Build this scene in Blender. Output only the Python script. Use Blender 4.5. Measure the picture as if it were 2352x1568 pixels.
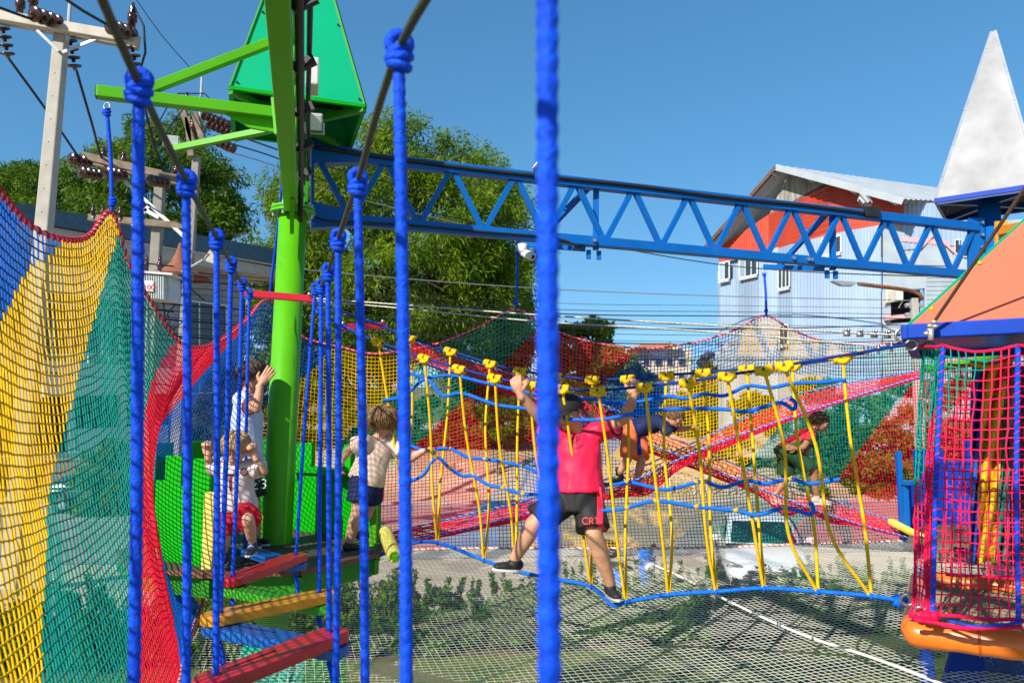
import bpy, bmesh, math, random
import numpy as np
from mathutils import Vector, Matrix, noise as mnoise
from mathutils.bvhtree import BVHTree
for o in list(bpy.data.objects):
    bpy.data.objects.remove(o)
scene = bpy.context.scene
COL = scene.collection
R = math.radians
random.seed(7)
RNG = np.random.default_rng(7)

# ---------------------------------------------------------------- camera
CAMZ = 3.6
PITCH = R(5.92)
FPX = 1699.0                      # focal length in units of a 2352 px wide frame
cd = bpy.data.cameras.new('Camera')
cam = bpy.data.objects.new('Camera', cd); COL.objects.link(cam)
cam.location = (0, 0, CAMZ)
cam.rotation_euler = (R(90) + PITCH, 0, 0)
cd.sensor_width = 36.0
cd.lens = 36.0 * FPX / 2352.0
cd.clip_start = 0.05
cd.clip_end = 3000
cd.dof.use_dof = True
cd.dof.focus_distance = 4.9
cd.dof.aperture_fstop = 4.5
scene.camera = cam

# ---------------------------------------------------------------- sky and sun
TO_SUN = Vector((-0.52, -0.66, 0.545)).normalized()
w = bpy.data.worlds.new('World'); scene.world = w; w.use_nodes = True
nt = w.node_tree; nt.nodes.clear()
sky = nt.nodes.new('ShaderNodeTexSky'); sky.sky_type = 'NISHITA'; sky.sun_disc = False
sky.sun_elevation = math.asin(TO_SUN.z)
sky.sun_rotation = math.atan2(TO_SUN.x, TO_SUN.y)
sky.altitude = 0; sky.air_density = 1.0; sky.dust_density = 0.0; sky.ozone_density = 10.0
bg = nt.nodes.new('ShaderNodeBackground'); bg.inputs[1].default_value = 0.15
wo = nt.nodes.new('ShaderNodeOutputWorld')
gmn = nt.nodes.new('ShaderNodeGamma'); gmn.inputs[1].default_value = .65       # softens the gradient of the whole sky evenly
hsv = nt.nodes.new('ShaderNodeHueSaturation'); hsv.inputs['Saturation'].default_value = 1.22; hsv.inputs['Hue'].default_value = .493; hsv.inputs['Value'].default_value = 1.16
nt.links.new(sky.outputs[0], gmn.inputs[0]); nt.links.new(gmn.outputs[0], hsv.inputs['Color']); nt.links.new(hsv.outputs[0], bg.inputs[0]); nt.links.new(bg.outputs[0], wo.inputs[0])
sl = bpy.data.lights.new('Sun', 'SUN'); sl.energy = 4.5; sl.angle = R(0.55); sl.color = (1.0, 0.93, 0.80)
sun = bpy.data.objects.new('Sun', sl); COL.objects.link(sun)
sun.rotation_euler = (-TO_SUN).to_track_quat('-Z', 'Y').to_euler()
sun.location = TO_SUN * 60
scene.view_settings.view_transform = 'Standard'
scene.view_settings.look = 'None'
scene.view_settings.exposure = 0.60
scene.view_settings.gamma = 1.0

# ---------------------------------------------------------------- helpers
CP, SP_ = math.cos(PITCH), math.sin(PITCH)
def at(px, py, Y):
    """world point seen at (px,py) of a 2352x1568 frame, at distance Y ahead"""
    dx = (px - 1176) / FPX; dy = (784 - py) / FPX
    d = Vector((dx, CP - dy * SP_, SP_ + dy * CP))
    return Vector((0, 0, CAMZ)) + d * (Y / d.y)
def atz(px, py, z):
    dx = (px - 1176) / FPX; dy = (784 - py) / FPX
    d = Vector((dx, CP - dy * SP_, SP_ + dy * CP))
    return Vector((0, 0, CAMZ)) + d * ((z - CAMZ) / d.z)
def V(*a): return Vector(a)

_m = {}
def lin(c):
    if isinstance(c, str):
        c = c.lstrip('#'); c = [int(c[i:i+2], 16) / 255 for i in (0, 2, 4)]
        return tuple(x / 12.92 if x <= .04045 else ((x + .055) / 1.055) ** 2.4 for x in c)
    return c
def M(name, col, rough=.55, metal=0., var=.12, vs=6., bump=0., bs=60., spec=.4, trans=0., coat=0., dirt=0., col2=None, stretch=None):
    if name in _m: return _m[name]
    m = bpy.data.materials.new(name); m.use_nodes = True; n = m.node_tree; N = n.nodes; L = n.links
    b = N['Principled BSDF']; c = lin(col)
    b.inputs['Roughness'].default_value = rough; b.inputs['Metallic'].default_value = metal
    b.inputs['Specular IOR Level'].default_value = spec
    if coat: b.inputs['Coat Weight'].default_value = coat; b.inputs['Coat Roughness'].default_value = .15
    tc = N.new('ShaderNodeTexCoord')
    src = tc.outputs['Object']
    if stretch:
        mp = N.new('ShaderNodeMapping'); mp.inputs['Scale'].default_value = stretch
        L.new(src, mp.inputs[0]); src = mp.outputs[0]
    nz = N.new('ShaderNodeTexNoise'); nz.inputs['Scale'].default_value = vs; nz.inputs['Detail'].default_value = 5
    L.new(src, nz.inputs['Vector'])
    rp = N.new('ShaderNodeValToRGB'); L.new(nz.outputs[0], rp.inputs[0])
    a = lin(col2) if col2 else tuple(x * (1 - var) for x in c)
    d = c if col2 else tuple(min(1, x * (1 + var)) for x in c)
    rp.color_ramp.elements[0].position = .32; rp.color_ramp.elements[1].position = .68
    rp.color_ramp.elements[0].color = (*a, 1); rp.color_ramp.elements[1].color = (*d, 1)
    out = rp.outputs[0]
    if dirt:
        n2 = N.new('ShaderNodeTexNoise'); n2.inputs['Scale'].default_value = vs * 3.7; n2.inputs['Detail'].default_value = 8; n2.inputs['Roughness'].default_value = .7
        L.new(tc.outputs['Object'], n2.inputs['Vector'])
        r2 = N.new('ShaderNodeValToRGB'); r2.color_ramp.elements[0].position = .56; r2.color_ramp.elements[1].position = .78
        r2.color_ramp.elements[0].color = (0, 0, 0, 1); r2.color_ramp.elements[1].color = (dirt, dirt, dirt, 1)
        L.new(n2.outputs[0], r2.inputs[0])
        mx = N.new('ShaderNodeMixRGB'); L.new(r2.outputs[0], mx.inputs[0]); L.new(out, mx.inputs[1])
        mx.inputs[2].default_value = (.10, .085, .065, 1); out = mx.outputs[0]
    L.new(out, b.inputs['Base Color'])
    if bump:
        n3 = N.new('ShaderNodeTexNoise'); n3.inputs['Scale'].default_value = bs; n3.inputs['Detail'].default_value = 4
        L.new(src, n3.inputs['Vector'])
        bp = N.new('ShaderNodeBump'); bp.inputs['Strength'].default_value = bump; bp.inputs['Distance'].default_value = .02
        L.new(n3.outputs[0], bp.inputs['Height']); L.new(bp.outputs[0], b.inputs['Normal'])
    if trans:
        t = N.new('ShaderNodeBsdfTranslucent'); L.new(out, t.inputs[0])
        mxs = N.new('ShaderNodeMixShader'); mxs.inputs[0].default_value = trans
        L.new(b.outputs[0], mxs.inputs[1]); L.new(t.outputs[0], mxs.inputs[2])
        L.new(mxs.outputs[0], N['Material Output'].inputs[0])
    _m[name] = m; return m

class MB:
    def __init__(s): s.v = []; s.f = []
    def add(s, vs, fs):
        k = len(s.v); s.v.extend([tuple(p) for p in vs]); s.f.extend([tuple(i + k for i in f) for f in fs]); return s
    def box(s, c, size, rz=0., rx=0., ry=0.):
        c = Vector(c); a, b, d = [x / 2 for x in size]
        m = Matrix.Rotation(rz, 3, 'Z') @ Matrix.Rotation(ry, 3, 'Y') @ Matrix.Rotation(rx, 3, 'X')
        p = [c + m @ Vector((x, y, z)) for x in (-a, a) for y in (-b, b) for z in (-d, d)]
        return s.add(p, [(0, 1, 3, 2), (4, 6, 7, 5), (0, 4, 5, 1), (2, 3, 7, 6), (0, 2, 6, 4), (1, 5, 7, 3)])
    def bar(s, p0, p1, w, h=None, up=(0, 0, 1), taper=1.):
        h = h or w; p0 = Vector(p0); p1 = Vector(p1); d = (p1 - p0).normalized(); u = Vector(up)
        if abs(d.dot(u)) > .98: u = Vector((1, 0, 0))
        x = d.cross(u).normalized(); y = x.cross(d).normalized()
        p = []
        for q, k in ((p0, 1.), (p1, taper)):
            for a, b in ((-1, -1), (1, -1), (1, 1), (-1, 1)): p.append(q + x * a * w * k / 2 + y * b * h * k / 2)
        return s.add(p, [(3, 2, 1, 0), (4, 5, 6, 7), (0, 1, 5, 4), (1, 2, 6, 5), (2, 3, 7, 6), (3, 0, 4, 7)])
    def tube(s, pts, r, n=8, braid=0., cap=True, k=40.):
        pts = [Vector(p) for p in pts]; m = len(pts)
        rs = r if isinstance(r, (list, tuple)) else [r] * m
        t0 = (pts[1] - pts[0]).normalized(); u = Vector((0, 0, 1))
        if abs(t0.dot(u)) > .9: u = Vector((1, 0, 0))
        x = t0.cross(u).normalized(); base = len(s.v); L = 0.
        for i in range(m):
            t = (pts[min(i + 1, m - 1)] - pts[max(i - 1, 0)])
            t = t.normalized() if t.length > 1e-9 else t0
            x = (x - t * x.dot(t)); x = x.normalized() if x.length > 1e-6 else t.orthogonal().normalized()
            y = t.cross(x)
            if i: L += (pts[i] - pts[i - 1]).length
            for j in range(n):
                a = 2 * math.pi * j / n; rr = rs[i]
                if braid: rr *= 1 + braid * math.sin(k * L + 3 * a) * math.sin(k * L - 3 * a)
                s.v.append(tuple(pts[i] + (x * math.cos(a) + y * math.sin(a)) * rr))
        for i in range(m - 1):
            for j in range(n):
                a = base + i * n + j; b = base + i * n + (j + 1) % n
                s.f.append((a, b, b + n, a + n))
        if cap:
            s.f.append(tuple(base + j for j in reversed(range(n)))); s.f.append(tuple(base + (m - 1) * n + j for j in range(n)))
        return s
    def cyl(s, p0, p1, r0, r1=None, n=16): return s.tube([p0, p1], [r0, r0 if r1 is None else r1], n)
    def lathe(s, c, prof, n=20, axis=(0, 0, 1)):
        """prof: (radius, distance along axis)"""
        c = Vector(c); a = Vector(axis).normalized()
        pts = [c + a * z for _, z in prof]; x = a.orthogonal().normalized(); y = a.cross(x); b0 = len(s.v)
        for (r, z), p in zip(prof, pts):
            for j in range(n):
                t = 2 * math.pi * j / n; s.v.append(tuple(p + (x * math.cos(t) + y * math.sin(t)) * max(r, 1e-4)))
        for i in range(len(prof) - 1):
            for j in range(n):
                q = b0 + i * n + j; e = b0 + i * n + (j + 1) % n; s.f.append((q, e, e + n, q + n))
        s.f.append(tuple(b0 + j for j in reversed(range(n)))); s.f.append(tuple(b0 + (len(prof) - 1) * n + j for j in range(n)))
        return s
    def ell(s, c, rad, rot=None, nu=14, nv=9):
        c = Vector(c); rot = rot or Matrix.Identity(3); b0 = len(s.v)
        if not isinstance(rad, (tuple, list)): rad = (rad,) * 3
        P = [c + rot @ Vector((0, 0, -rad[2]))]
        for i in range(1, nv):
            ph = -math.pi / 2 + math.pi * i / nv
            for j in range(nu):
                t = 2 * math.pi * j / nu
                P.append(c + rot @ Vector((rad[0] * math.cos(ph) * math.cos(t), rad[1] * math.cos(ph) * math.sin(t), rad[2] * math.sin(ph))))
        P.append(c + rot @ Vector((0, 0, rad[2]))); F = []
        for j in range(nu): F.append((0, 1 + (j + 1) % nu, 1 + j))
        for i in range(nv - 2):
            for j in range(nu):
                a = 1 + i * nu + j; b = 1 + i * nu + (j + 1) % nu; F.append((a, b, b + nu, a + nu))
        k = 1 + (nv - 2) * nu
        for j in range(nu): F.append((k + j, k + (j + 1) % nu, len(P) - 1))
        return s.add(P, F)
    def prism(s, poly, off):
        """closed polygon (3D points) pushed by vector off"""
        off = Vector(off); n = len(poly); p = [Vector(q) for q in poly]
        return s.add(p + [q + off for q in p], [tuple(range(n)), tuple(reversed(range(n, 2 * n)))] + [((i + 1) % n, i, i + n, (i + 1) % n + n) for i in range(n)])
    def quad(s, a, b, c, d): return s.add([a, b, c, d], [(0, 1, 2, 3)])
    def torus(s, c, ax, R0, r, n=24, m=8, arc=2 * math.pi, a0=0.):
        ax = Vector(ax).normalized(); x = ax.orthogonal().normalized(); y = ax.cross(x); c = Vector(c)
        k = n if arc > 6.2 else n
        return s.tube([c + (x * math.cos(a0 + arc * i / k) + y * math.sin(a0 + arc * i / k)) * R0 for i in range(k + 1)], r, m)
    def mesh(s, name, smooth=False):
        me = bpy.data.meshes.new(name); me.from_pydata(s.v, [], s.f); me.update()
        if smooth: me.shade_smooth()
        return me

def tag(o, label=None, cat=None, group=None, kind=None):
    if label: o['label'] = label
    if cat: o['category'] = cat
    if group: o['group'] = group
    if kind: o['kind'] = kind
    return o
def link(o, parent=None):
    COL.objects.link(o)
    if parent is not None:
        o.parent = parent
        o.matrix_parent_inverse = Matrix.Translation(-wloc(parent))
    return o
_wl = {}
def wloc(o): return _wl.get(o.name, Vector((0, 0, 0)))
def thing(name, loc, label, cat, group=None):
    o = bpy.data.objects.new(name, None); o.empty_display_size = .1; COL.objects.link(o)
    o.location = loc; _wl[o.name] = Vector(loc)
    return tag(o, label, cat, group)
def O(name, mb, mat, parent=None, label=None, cat=None, group=None, kind=None, smooth=False, bevel=0., bseg=2, autos=False):
    me = mb.mesh(name, smooth) if isinstance(mb, MB) else mb
    me.materials.clear(); me.materials.append(mat)
    o = bpy.data.objects.new(name, me); link(o, parent); tag(o, label, cat, group, kind)
    if bevel:
        m = o.modifiers.new('bevel', 'BEVEL'); m.width = bevel; m.segments = bseg; m.limit_method = 'ANGLE'; m.angle_limit = R(40)
    return o
def bez(pts, step=.03):
    """smooth polyline through points (Catmull-Rom), resampled"""
    P = [Vector(p) for p in pts]
    if len(P) == 2:
        n = max(2, int((P[1] - P[0]).length / step)); return [P[0].lerp(P[1], i / n) for i in range(n + 1)]
    P = [P[0] * 2 - P[1]] + P + [P[-1] * 2 - P[-2]]; out = []
    for i in range(1, len(P) - 2):
        a, b, c, d = P[i - 1:i + 3]; n = max(1, int((c - b).length / step))
        for k in range(n):
            t = k / n
            out.append(.5 * ((2 * b) + (c - a) * t + (2 * a - 5 * b + 4 * c - d) * t * t + (3 * b - a - 3 * c + d) * t ** 3))
    out.append(P[-2]); return out
def sag(a, b, s, n=12):
    a = Vector(a); b = Vector(b)
    return [a.lerp(b, i / n) - Vector((0, 0, s * 4 * (i / n) * (1 - i / n))) for i in range(n + 1)]
def rope_knot(mb, c, d, r, size=1.):
    """a bulky overhand knot at c around direction d"""
    d = Vector(d).normalized(); x = d.orthogonal().normalized(); y = d.cross(x); c = Vector(c)
    for k, (o, sc, ph) in enumerate(((-.9, 1.5, 0.), (.2, 1.75, 1.), (1.2, 1.4, 2.))):
        pts = []
        for i in range(17):
            a = 2 * math.pi * i / 16 + ph
            pts.append(c + d * (o * r * size + .55 * r * math.sin(a * 1 + ph)) + (x * math.cos(a) + y * math.sin(a)) * r * sc * .8 * size)
        mb.tube(pts, r * .72 * size, 7, cap=False)
    mb.ell(c, (r * 1.4 * size,) * 3, nu=10, nv=7)
    return mb
# ================================================================ SETTING
def hit(px, py, P0, n):
    d = at(px, py, 1.) - V(0, 0, CAMZ); n = Vector(n); o = V(0, 0, CAMZ)
    return o + d * ((Vector(P0) - o).dot(n) / d.dot(n))

def ground_mat(name, c1, c2, vs, c3=None, s3=1.2, bump=.4, bs=18., rough=.95):
    m = bpy.data.materials.new(name); m.use_nodes = True; n = m.node_tree; N = n.nodes; L = n.links
    b = N['Principled BSDF']; b.inputs['Roughness'].default_value = rough; b.inputs['Specular IOR Level'].default_value = .25
    tc = N.new('ShaderNodeTexCoord')
    def nz(s, d=6): q = N.new('ShaderNodeTexNoise'); q.inputs['Scale'].default_value = s; q.inputs['Detail'].default_value = d; q.inputs['Roughness'].default_value = .65; L.new(tc.outputs['Object'], q.inputs['Vector']); return q
    a = nz(vs); r = N.new('ShaderNodeValToRGB'); r.color_ramp.elements[0].position = .35; r.color_ramp.elements[1].position = .65
    r.color_ramp.elements[0].color = (*lin(c1), 1); r.color_ramp.elements[1].color = (*lin(c2), 1); L.new(a.outputs[0], r.inputs[0]); out = r.outputs[0]
    if c3:
        a2 = nz(s3, 4); r2 = N.new('ShaderNodeValToRGB'); r2.color_ramp.elements[0].position = .48; r2.color_ramp.elements[1].position = .62; L.new(a2.outputs[0], r2.inputs[0])
        mx = N.new('ShaderNodeMixRGB'); L.new(r2.outputs[0], mx.inputs[0]); L.new(out, mx.inputs[1]); mx.inputs[2].default_value = (*lin(c3), 1); out = mx.outputs[0]
    L.new(out, b.inputs['Base Color'])
    a3 = nz(bs, 5); bp = N.new('ShaderNodeBump'); bp.inputs['Strength'].default_value = bump; bp.inputs['Distance'].default_value = .03
    L.new(a3.outputs[0], bp.inputs['Height']); L.new(bp.outputs[0], b.inputs['Normal'])
    return m
def sheet(poly, z, nx=1): return MB().add([(x, y, z) for x, y in poly], [tuple(range(len(poly)))])
m_dirt = ground_mat('dry_earth', (.44, .325, .215), (.56, .43, .295), .7, (.36, .29, .17), .25)
m_lawn = ground_mat('lawn_soil', (.07, .12, .012), (.15, .19, .03), 1.6, (.20, .165, .07), .9, .8, 40.)
m_asph = ground_mat('worn_asphalt', (.22, .215, .205), (.30, .285, .265), .9, (.34, .31, .27), .4, .3, 60.)
m_soil = ground_mat('bed_soil', (.10, .07, .045), (.17, .12, .08), 3., None, 1, .8, 25.)
m_conc = ground_mat('kerb_concrete', (.34, .33, .31), (.44, .42, .39), 3., None, 1, .3, 40.)
def paving_mat():
    m = ground_mat('paving_blocks', (.50, .40, .29), (.60, .49, .365), 1.3, (.43, .35, .265), .5, .25, 40.)
    N = m.node_tree.nodes; L = m.node_tree.links; b = N['Principled BSDF']
    tc = N.new('ShaderNodeTexCoord'); br = N.new('ShaderNodeTexBrick'); br.inputs['Scale'].default_value = 1.
    br.inputs['Brick Width'].default_value = .22; br.inputs['Row Height'].default_value = .11; br.inputs['Mortar Size'].default_value = .008
    br.inputs['Color1'].default_value = (1, 1, 1, 1); br.inputs['Color2'].default_value = (.86, .86, .86, 1); br.inputs['Mortar'].default_value = (.55, .53, .5, 1)
    mp = N.new('ShaderNodeMapping'); mp.inputs['Rotation'].default_value = (0, 0, R(12)); L.new(tc.outputs['Object'], mp.inputs[0]); L.new(mp.outputs[0], br.inputs['Vector'])
    old = b.inputs['Base Color'].links[0].from_socket
    mx = N.new('ShaderNodeMixRGB'); mx.blend_type = 'MULTIPLY'; mx.inputs[0].default_value = .8; L.new(old, mx.inputs[1]); L.new(br.outputs[0], mx.inputs[2]); L.new(mx.outputs[0], b.inputs['Base Color'])
    return m
O('ground', sheet([(-400, -60), (400, -60), (400, 900), (-400, 900)], 0), m_dirt, kind='structure')
HED = lambda x: 12.05 + .155 * x          # hedge line
O('lawn', sheet([(-14, -4), (16, -4), (16, HED(16) - .1), (-14, HED(-14) - .1)], .006), m_lawn, kind='structure')
O('planting_bed', sheet([(-14, HED(-14) - .25), (16, HED(16) - .25), (16, HED(16) + .55), (-14, HED(-14) + .55)], .012), m_soil, kind='structure')
O('paved_drive', sheet([(-30, HED(-30) + .66), (34, HED(34) + .66), (34, 22.5), (-30, 17.0)], .010), paving_mat(), kind='structure')
O('road', sheet([(-80, 12.8), (-30, 17.1), (34, 22.6), (80, 26.6), (80, 36.6), (-80, 27)], .018), m_asph, kind='structure')
kb = MB(); a = V(-30, HED(-30) + .6, .05); b = V(34, HED(34) + .6, .05); kb.bar(a, b, .12, .12); O('kerb', kb, m_conc, kind='structure')
kb = MB(); kb.bar(V(-80, 27.1, .06), V(80, 36.7, .06), .18, .14); O('far_kerb', kb, m_conc, kind='structure')
mk = MB()
for i in range(16):
    x = -52 + i * 7.; y0 = 25.3 + .075 * (x + 30) * 1.05
    mk.add([(x, y0, .024), (x + 3, y0 + .24, .024), (x + 3, y0 + .38, .024), (x, y0 + .14, .024)], [(0, 1, 2, 3)])
O('road_marking', mk, M('road_paint', (.62, .6, .56), .8, var=.2), kind='structure')

# the lot beyond the road climbs gently
def kerb_y(x): return 27 + (x + 80) * .06
def zg(x, y):
    d = y - kerb_y(x) - .3
    if d <= 0: return 0.
    e = lambda t: t * t * (3 - 2 * t)
    return 1.5 * e(min(1, d / 7)) + 1.0 * e(min(1, max(0, d - 5) / 12)) + .12 * mnoise.noise(Vector((x * .25, y * .25, 1)))*min(1, d / 3)
lot = MB(); NX, NY = 100, 40
for j in range(NY):
    for i in range(NX):
        x = -85 + 180 * i / (NX - 1); y = kerb_y(x) + .25 + 130 * (j / (NY - 1)) ** 2; lot.v.append((x, y, zg(x, y) + .02))
lot.f = [(j * NX + i, j * NX + i + 1, (j + 1) * NX + i + 1, (j + 1) * NX + i) for j in range(NY - 1) for i in range(NX - 1)]
O('dirt_lot', lot, m_dirt, kind='structure', smooth=True)
# hills with a dry wood
hm = MB(); NX, NY = 90, 14
for j in range(NY):
    for i in range(NX):
        x = -60 + 330 * i / (NX - 1); y = 170 + 110 * j / (NY - 1)
        h = 17.5 * math.sin(math.pi * min(1, j / 7) / 2) * (.8 + .25 * mnoise.noise(Vector((x / 60, y / 60, 0)))) + 1.5 * mnoise.noise(Vector((x / 14, y / 14, 3)))
        hm.v.append((x, y, h - 2))
hm.f = [(j * NX + i, j * NX + i + 1, (j + 1) * NX + i + 1, (j + 1) * NX + i) for j in range(NY - 1) for i in range(NX - 1)]
O('hill', hm, ground_mat('dry_hillside', (.16, .115, .06), (.23, .165, .09), .09, (.10, .12, .035), .05, 1., .5), kind='structure', smooth=True)

# ---------------------------------------------------------------- foliage
def leaf_mat(name, c1, c2, trans=.35, scale=1.4):
    m = M(name, c2, .55, var=.0, vs=scale, col2=c1, trans=trans, spec=.3); return m
def leaf_cloud(centers, radii, n, size, droop=.3, asp=.35, seed=0, flat=.75):
    rng = np.random.default_rng(seed); centers = np.asarray(centers); radii = np.asarray(radii)
    w = radii ** 2; idx = rng.choice(len(centers), n, p=w / w.sum())
    d = rng.normal(size=(n, 3)); d /= np.linalg.norm(d, axis=1)[:, None]
    rad = rng.random(n) ** .45
    p = centers[idx] + d * (radii[idx] * rad)[:, None] * np.array([1, 1, flat])
    ax = d + rng.normal(size=(n, 3)) * .7; ax[:, 2] -= droop; ax /= np.linalg.norm(ax, axis=1)[:, None]
    sd = np.cross(ax, rng.normal(size=(n, 3))); sd /= np.linalg.norm(sd, axis=1)[:, None] + 1e-9
    s = size * (.6 + .8 * rng.random(n)); a = ax * s[:, None]; b = sd * (s * asp)[:, None]
    v = np.empty((n, 4, 3)); v[:, 0] = p - a * .5; v[:, 1] = p + b * .5; v[:, 2] = p + a * .5; v[:, 3] = p - b * .5
    me = bpy.data.meshes.new('crown'); me.vertices.add(4 * n); me.vertices.foreach_set('co', v.ravel())
    me.loops.add(4 * n); me.loops.foreach_set('vertex_index', np.arange(4 * n)); me.polygons.add(n)
    me.polygons.foreach_set('loop_start', np.arange(0, 4 * n, 4)); me.polygons.foreach_set('loop_total', np.full(n, 4)); me.update(); me.validate()
    return me
m_bark = M('bark', (.10, .075, .05), .9, var=.4, vs=8, bump=.8, bs=20, stretch=(4, 4, .7))
def tree(base, h, crown_r, crown_c, nclump, nleaf, size, lm, label, seed, group='trees beyond the road', asp=.35, droop=.5, flat=.75, cl=(.16, .30), low=0.):
    """crown_r: ellipsoid radii, crown_c: crown centre above base"""
    rnd = random.Random(seed); base = Vector(base); t = thing('tree', base, label, 'tree', group)
    C = base + Vector((0, 0, crown_c)); mb = MB()
    mid = base + V(rnd.uniform(-.3, .3), 0, h * .35); mb.tube(bez([base, mid, C + V(0, 0, crown_r[2] * .3)], .6), None or [max(.04, h * .026 * (1 - .8 * i / 40)) for i in range(len(bez([base, mid, C + V(0, 0, crown_r[2] * .3)], .6)))], 9)
    cs, rs = [], []
    for i in range(nclump):
        while True:
            q = Vector((rnd.uniform(-1, 1), rnd.uniform(-1, 1), rnd.uniform(-1, 1)))
            if .35 < q.length < 1: break
        lob = .80 + .30 * mnoise.noise(q * 2.1 + V(seed, 0, 0)) + .08 * rnd.random()
        q = q.normalized() * (q.length ** .5) * lob
        c = C + Vector((q.x * crown_r[0], q.y * crown_r[1], q.z * crown_r[2]))
        if c.z < base.z + low: continue
        cs.append(tuple(c)); rs.append(rnd.uniform(*cl) * min(crown_r))
        if i % 7 == 0:
            s = base.lerp(C, rnd.uniform(.55, 1.)); pts = bez([s, s.lerp(c, .5) + V(0, 0, .3), c], .7); mb.tube(pts, [max(.02, h * .008 * (1 - k / len(pts))) for k in range(len(pts))], 5)
    O('trunk', mb, m_bark, t, smooth=True)
    O('crown', leaf_cloud(cs, rs, nleaf, size, droop, asp, seed, flat), lm, t)
    return t
lm_a = leaf_mat('leaves_feathery_green', (.05, .14, .004), (.23, .34, .012), .45, .55)
lm_b = leaf_mat('leaves_dark_green', (.035, .10, .005), (.14, .25, .012), .38, .5)
lm_c = leaf_mat('leaves_bright_green', (.09, .18, .015), (.20, .30, .03), .4, .5)
lm_d = leaf_mat('leaves_hedge', (.03, .10, .006), (.13, .26, .014), .3, 3.)
lm_e = leaf_mat('leaves_dry', (.14, .10, .04), (.24, .18, .08), .3, .3)
lm_f = leaf_mat('leaves_yellow_green', (.12, .16, .015), (.26, .30, .03), .4, .6)
def tb(px, Y):
    b = at(px, 960, Y); b.z = zg(b.x, Y); return b
tree(tb(885, 46), 20, (10.6, 7.5, 9.0), 11.4, 600, 165000, .40, lm_a, 'huge feathery green tree behind the blue truss', 3, asp=.20, droop=.9, flat=.9, cl=(.11, .21), low=1.0)
tree(tb(1120, 50), 13, (3.9, 3.4, 6.0), 7.6, 170, 30000, .40, lm_a, 'lower feathery tree at the right flank of the huge tree', 5, asp=.22, droop=.9, flat=.9, low=.8)
tree(tb(680, 50), 13, (3.4, 3.2, 5.8), 7.2, 150, 26000, .40, lm_a, 'green tree just behind the green mast', 6, asp=.24, droop=.8, low=.8)
tree(tb(340, 48), 19, (6.6, 5.0, 7.0), 14.6, 300, 60000, .40, lm_b, 'dark green tree above the grey roof behind the utility poles', 8, asp=.24, droop=.7, cl=(.14, .26))
tree(tb(90, 50), 19, (7.4, 5.2, 5.6), 13.8, 270, 52000, .42, lm_b, 'broad dark green tree at the left edge behind the concrete pole', 9, asp=.24, droop=.7, cl=(.14, .26))
tree(tb(545, 60), 17, (3.0, 2.8, 5.6), 12.2, 60, 3400, .40, lm_f, 'thin sparse young tree left of the green mast', 12, asp=.35, droop=.2, cl=(.2, .4))
tree(tb(1350, 52), 9, (3.6, 3.0, 4.6), 4.4, 140, 18000, .40, lm_c, 'bright green tree right of the thick blue rope', 15, asp=.4, droop=.5)
tree(tb(1440, 56), 6, (3.2, 2.8, 3.0), 2.6, 80, 9000, .40, lm_c, 'low bright green tree below the pale house on the slope', 16, asp=.4, droop=.5)
# trees on the hill that can be told apart
for i, (px, Y, s, dry) in enumerate(((1300, 172, 4.2, 0), (1385, 176, 4.6, 0), (1420, 178, 3.4, 1), (1475, 174, 4.0, 0), (1540, 172, 4.8, 0), (1585, 178, 3.6, 1), (1615, 176, 3.8, 0), (1510, 180, 4.0, 1), (1450, 180, 3.6, 1), (1350, 180, 3.8, 1), (1640, 172, 4.0, 1))):
    b = at(px, 960, Y); b.z = 11.0 + 1.6 * math.sin(i * 2.1)
    tree(b, s * 1.6, (s * 1.05, s, s * .85), s * .9, 26, 1300, 1.1, lm_e if dry else lm_c,
         ('brown leafless looking tree on the far hill, number %s from the left' if dry else 'bright green tree on the far hill, number %s from the left') % ('one two three four five six seven eight nine ten eleven'.split()[sorted([1300, 1385, 1420, 1475, 1540, 1585, 1615, 1510, 1450, 1350, 1640]).index(px)]), 30 + i, 'trees on the far hill', asp=.6)
hw = []
for i in range(900):
    x = RNG.uniform(-20, 150); y = RNG.uniform(166, 205); hw.append((x, y, 8.5 + (y - 166) * .10 + RNG.uniform(0, 3)))
O('hill_scrub', leaf_cloud(hw, [RNG.uniform(1.6, 3.0) for _ in hw], 26000, .9, .1, .5, 77), lm_e, label='dry brown scrub covering the far hill', cat='scrub', kind='stuff')

# hedge of single shrubs along the drive
shrub_meshes = []
for k in range(4):
    rnd = random.Random(50 + k); cs, rs = [], []
    for i in range(34):
        z = rnd.uniform(.08, .82); r = .23 * (1 - .62 * (z / .9) ** 2.2); a = rnd.uniform(0, 6.28)
        cs.append((r * .75 * math.cos(a), r * .75 * math.sin(a), z)); rs.append(.055 + .075 * (1 - z))
    for q in range(3):
        a = rnd.uniform(0, 6.28)
        for z in (.84, .90, .96): cs.append((.07 * math.cos(a) * (1 + z), .07 * math.sin(a) * (1 + z), z + q * .02)); rs.append(.035)
    crown = leaf_cloud(cs, rs, 2300, .070, -.35, .45, 60 + k, 1.1); crown.name = 'shrub_leaves'
    st = MB()
    for q in range(5):
        a = rnd.uniform(0, 6.28); e = V(.12 * math.cos(a), .12 * math.sin(a), .78); st.tube([V(0, 0, 0), e * .5 + V(.01, .01, .05), e], [.008, .006, .003], 5)
    shrub_meshes.append((crown, st.mesh('stem')))
ords = ['first', 'second', 'third', 'fourth', 'fifth', 'sixth', 'seventh', 'eighth', 'ninth', 'tenth']
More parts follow.
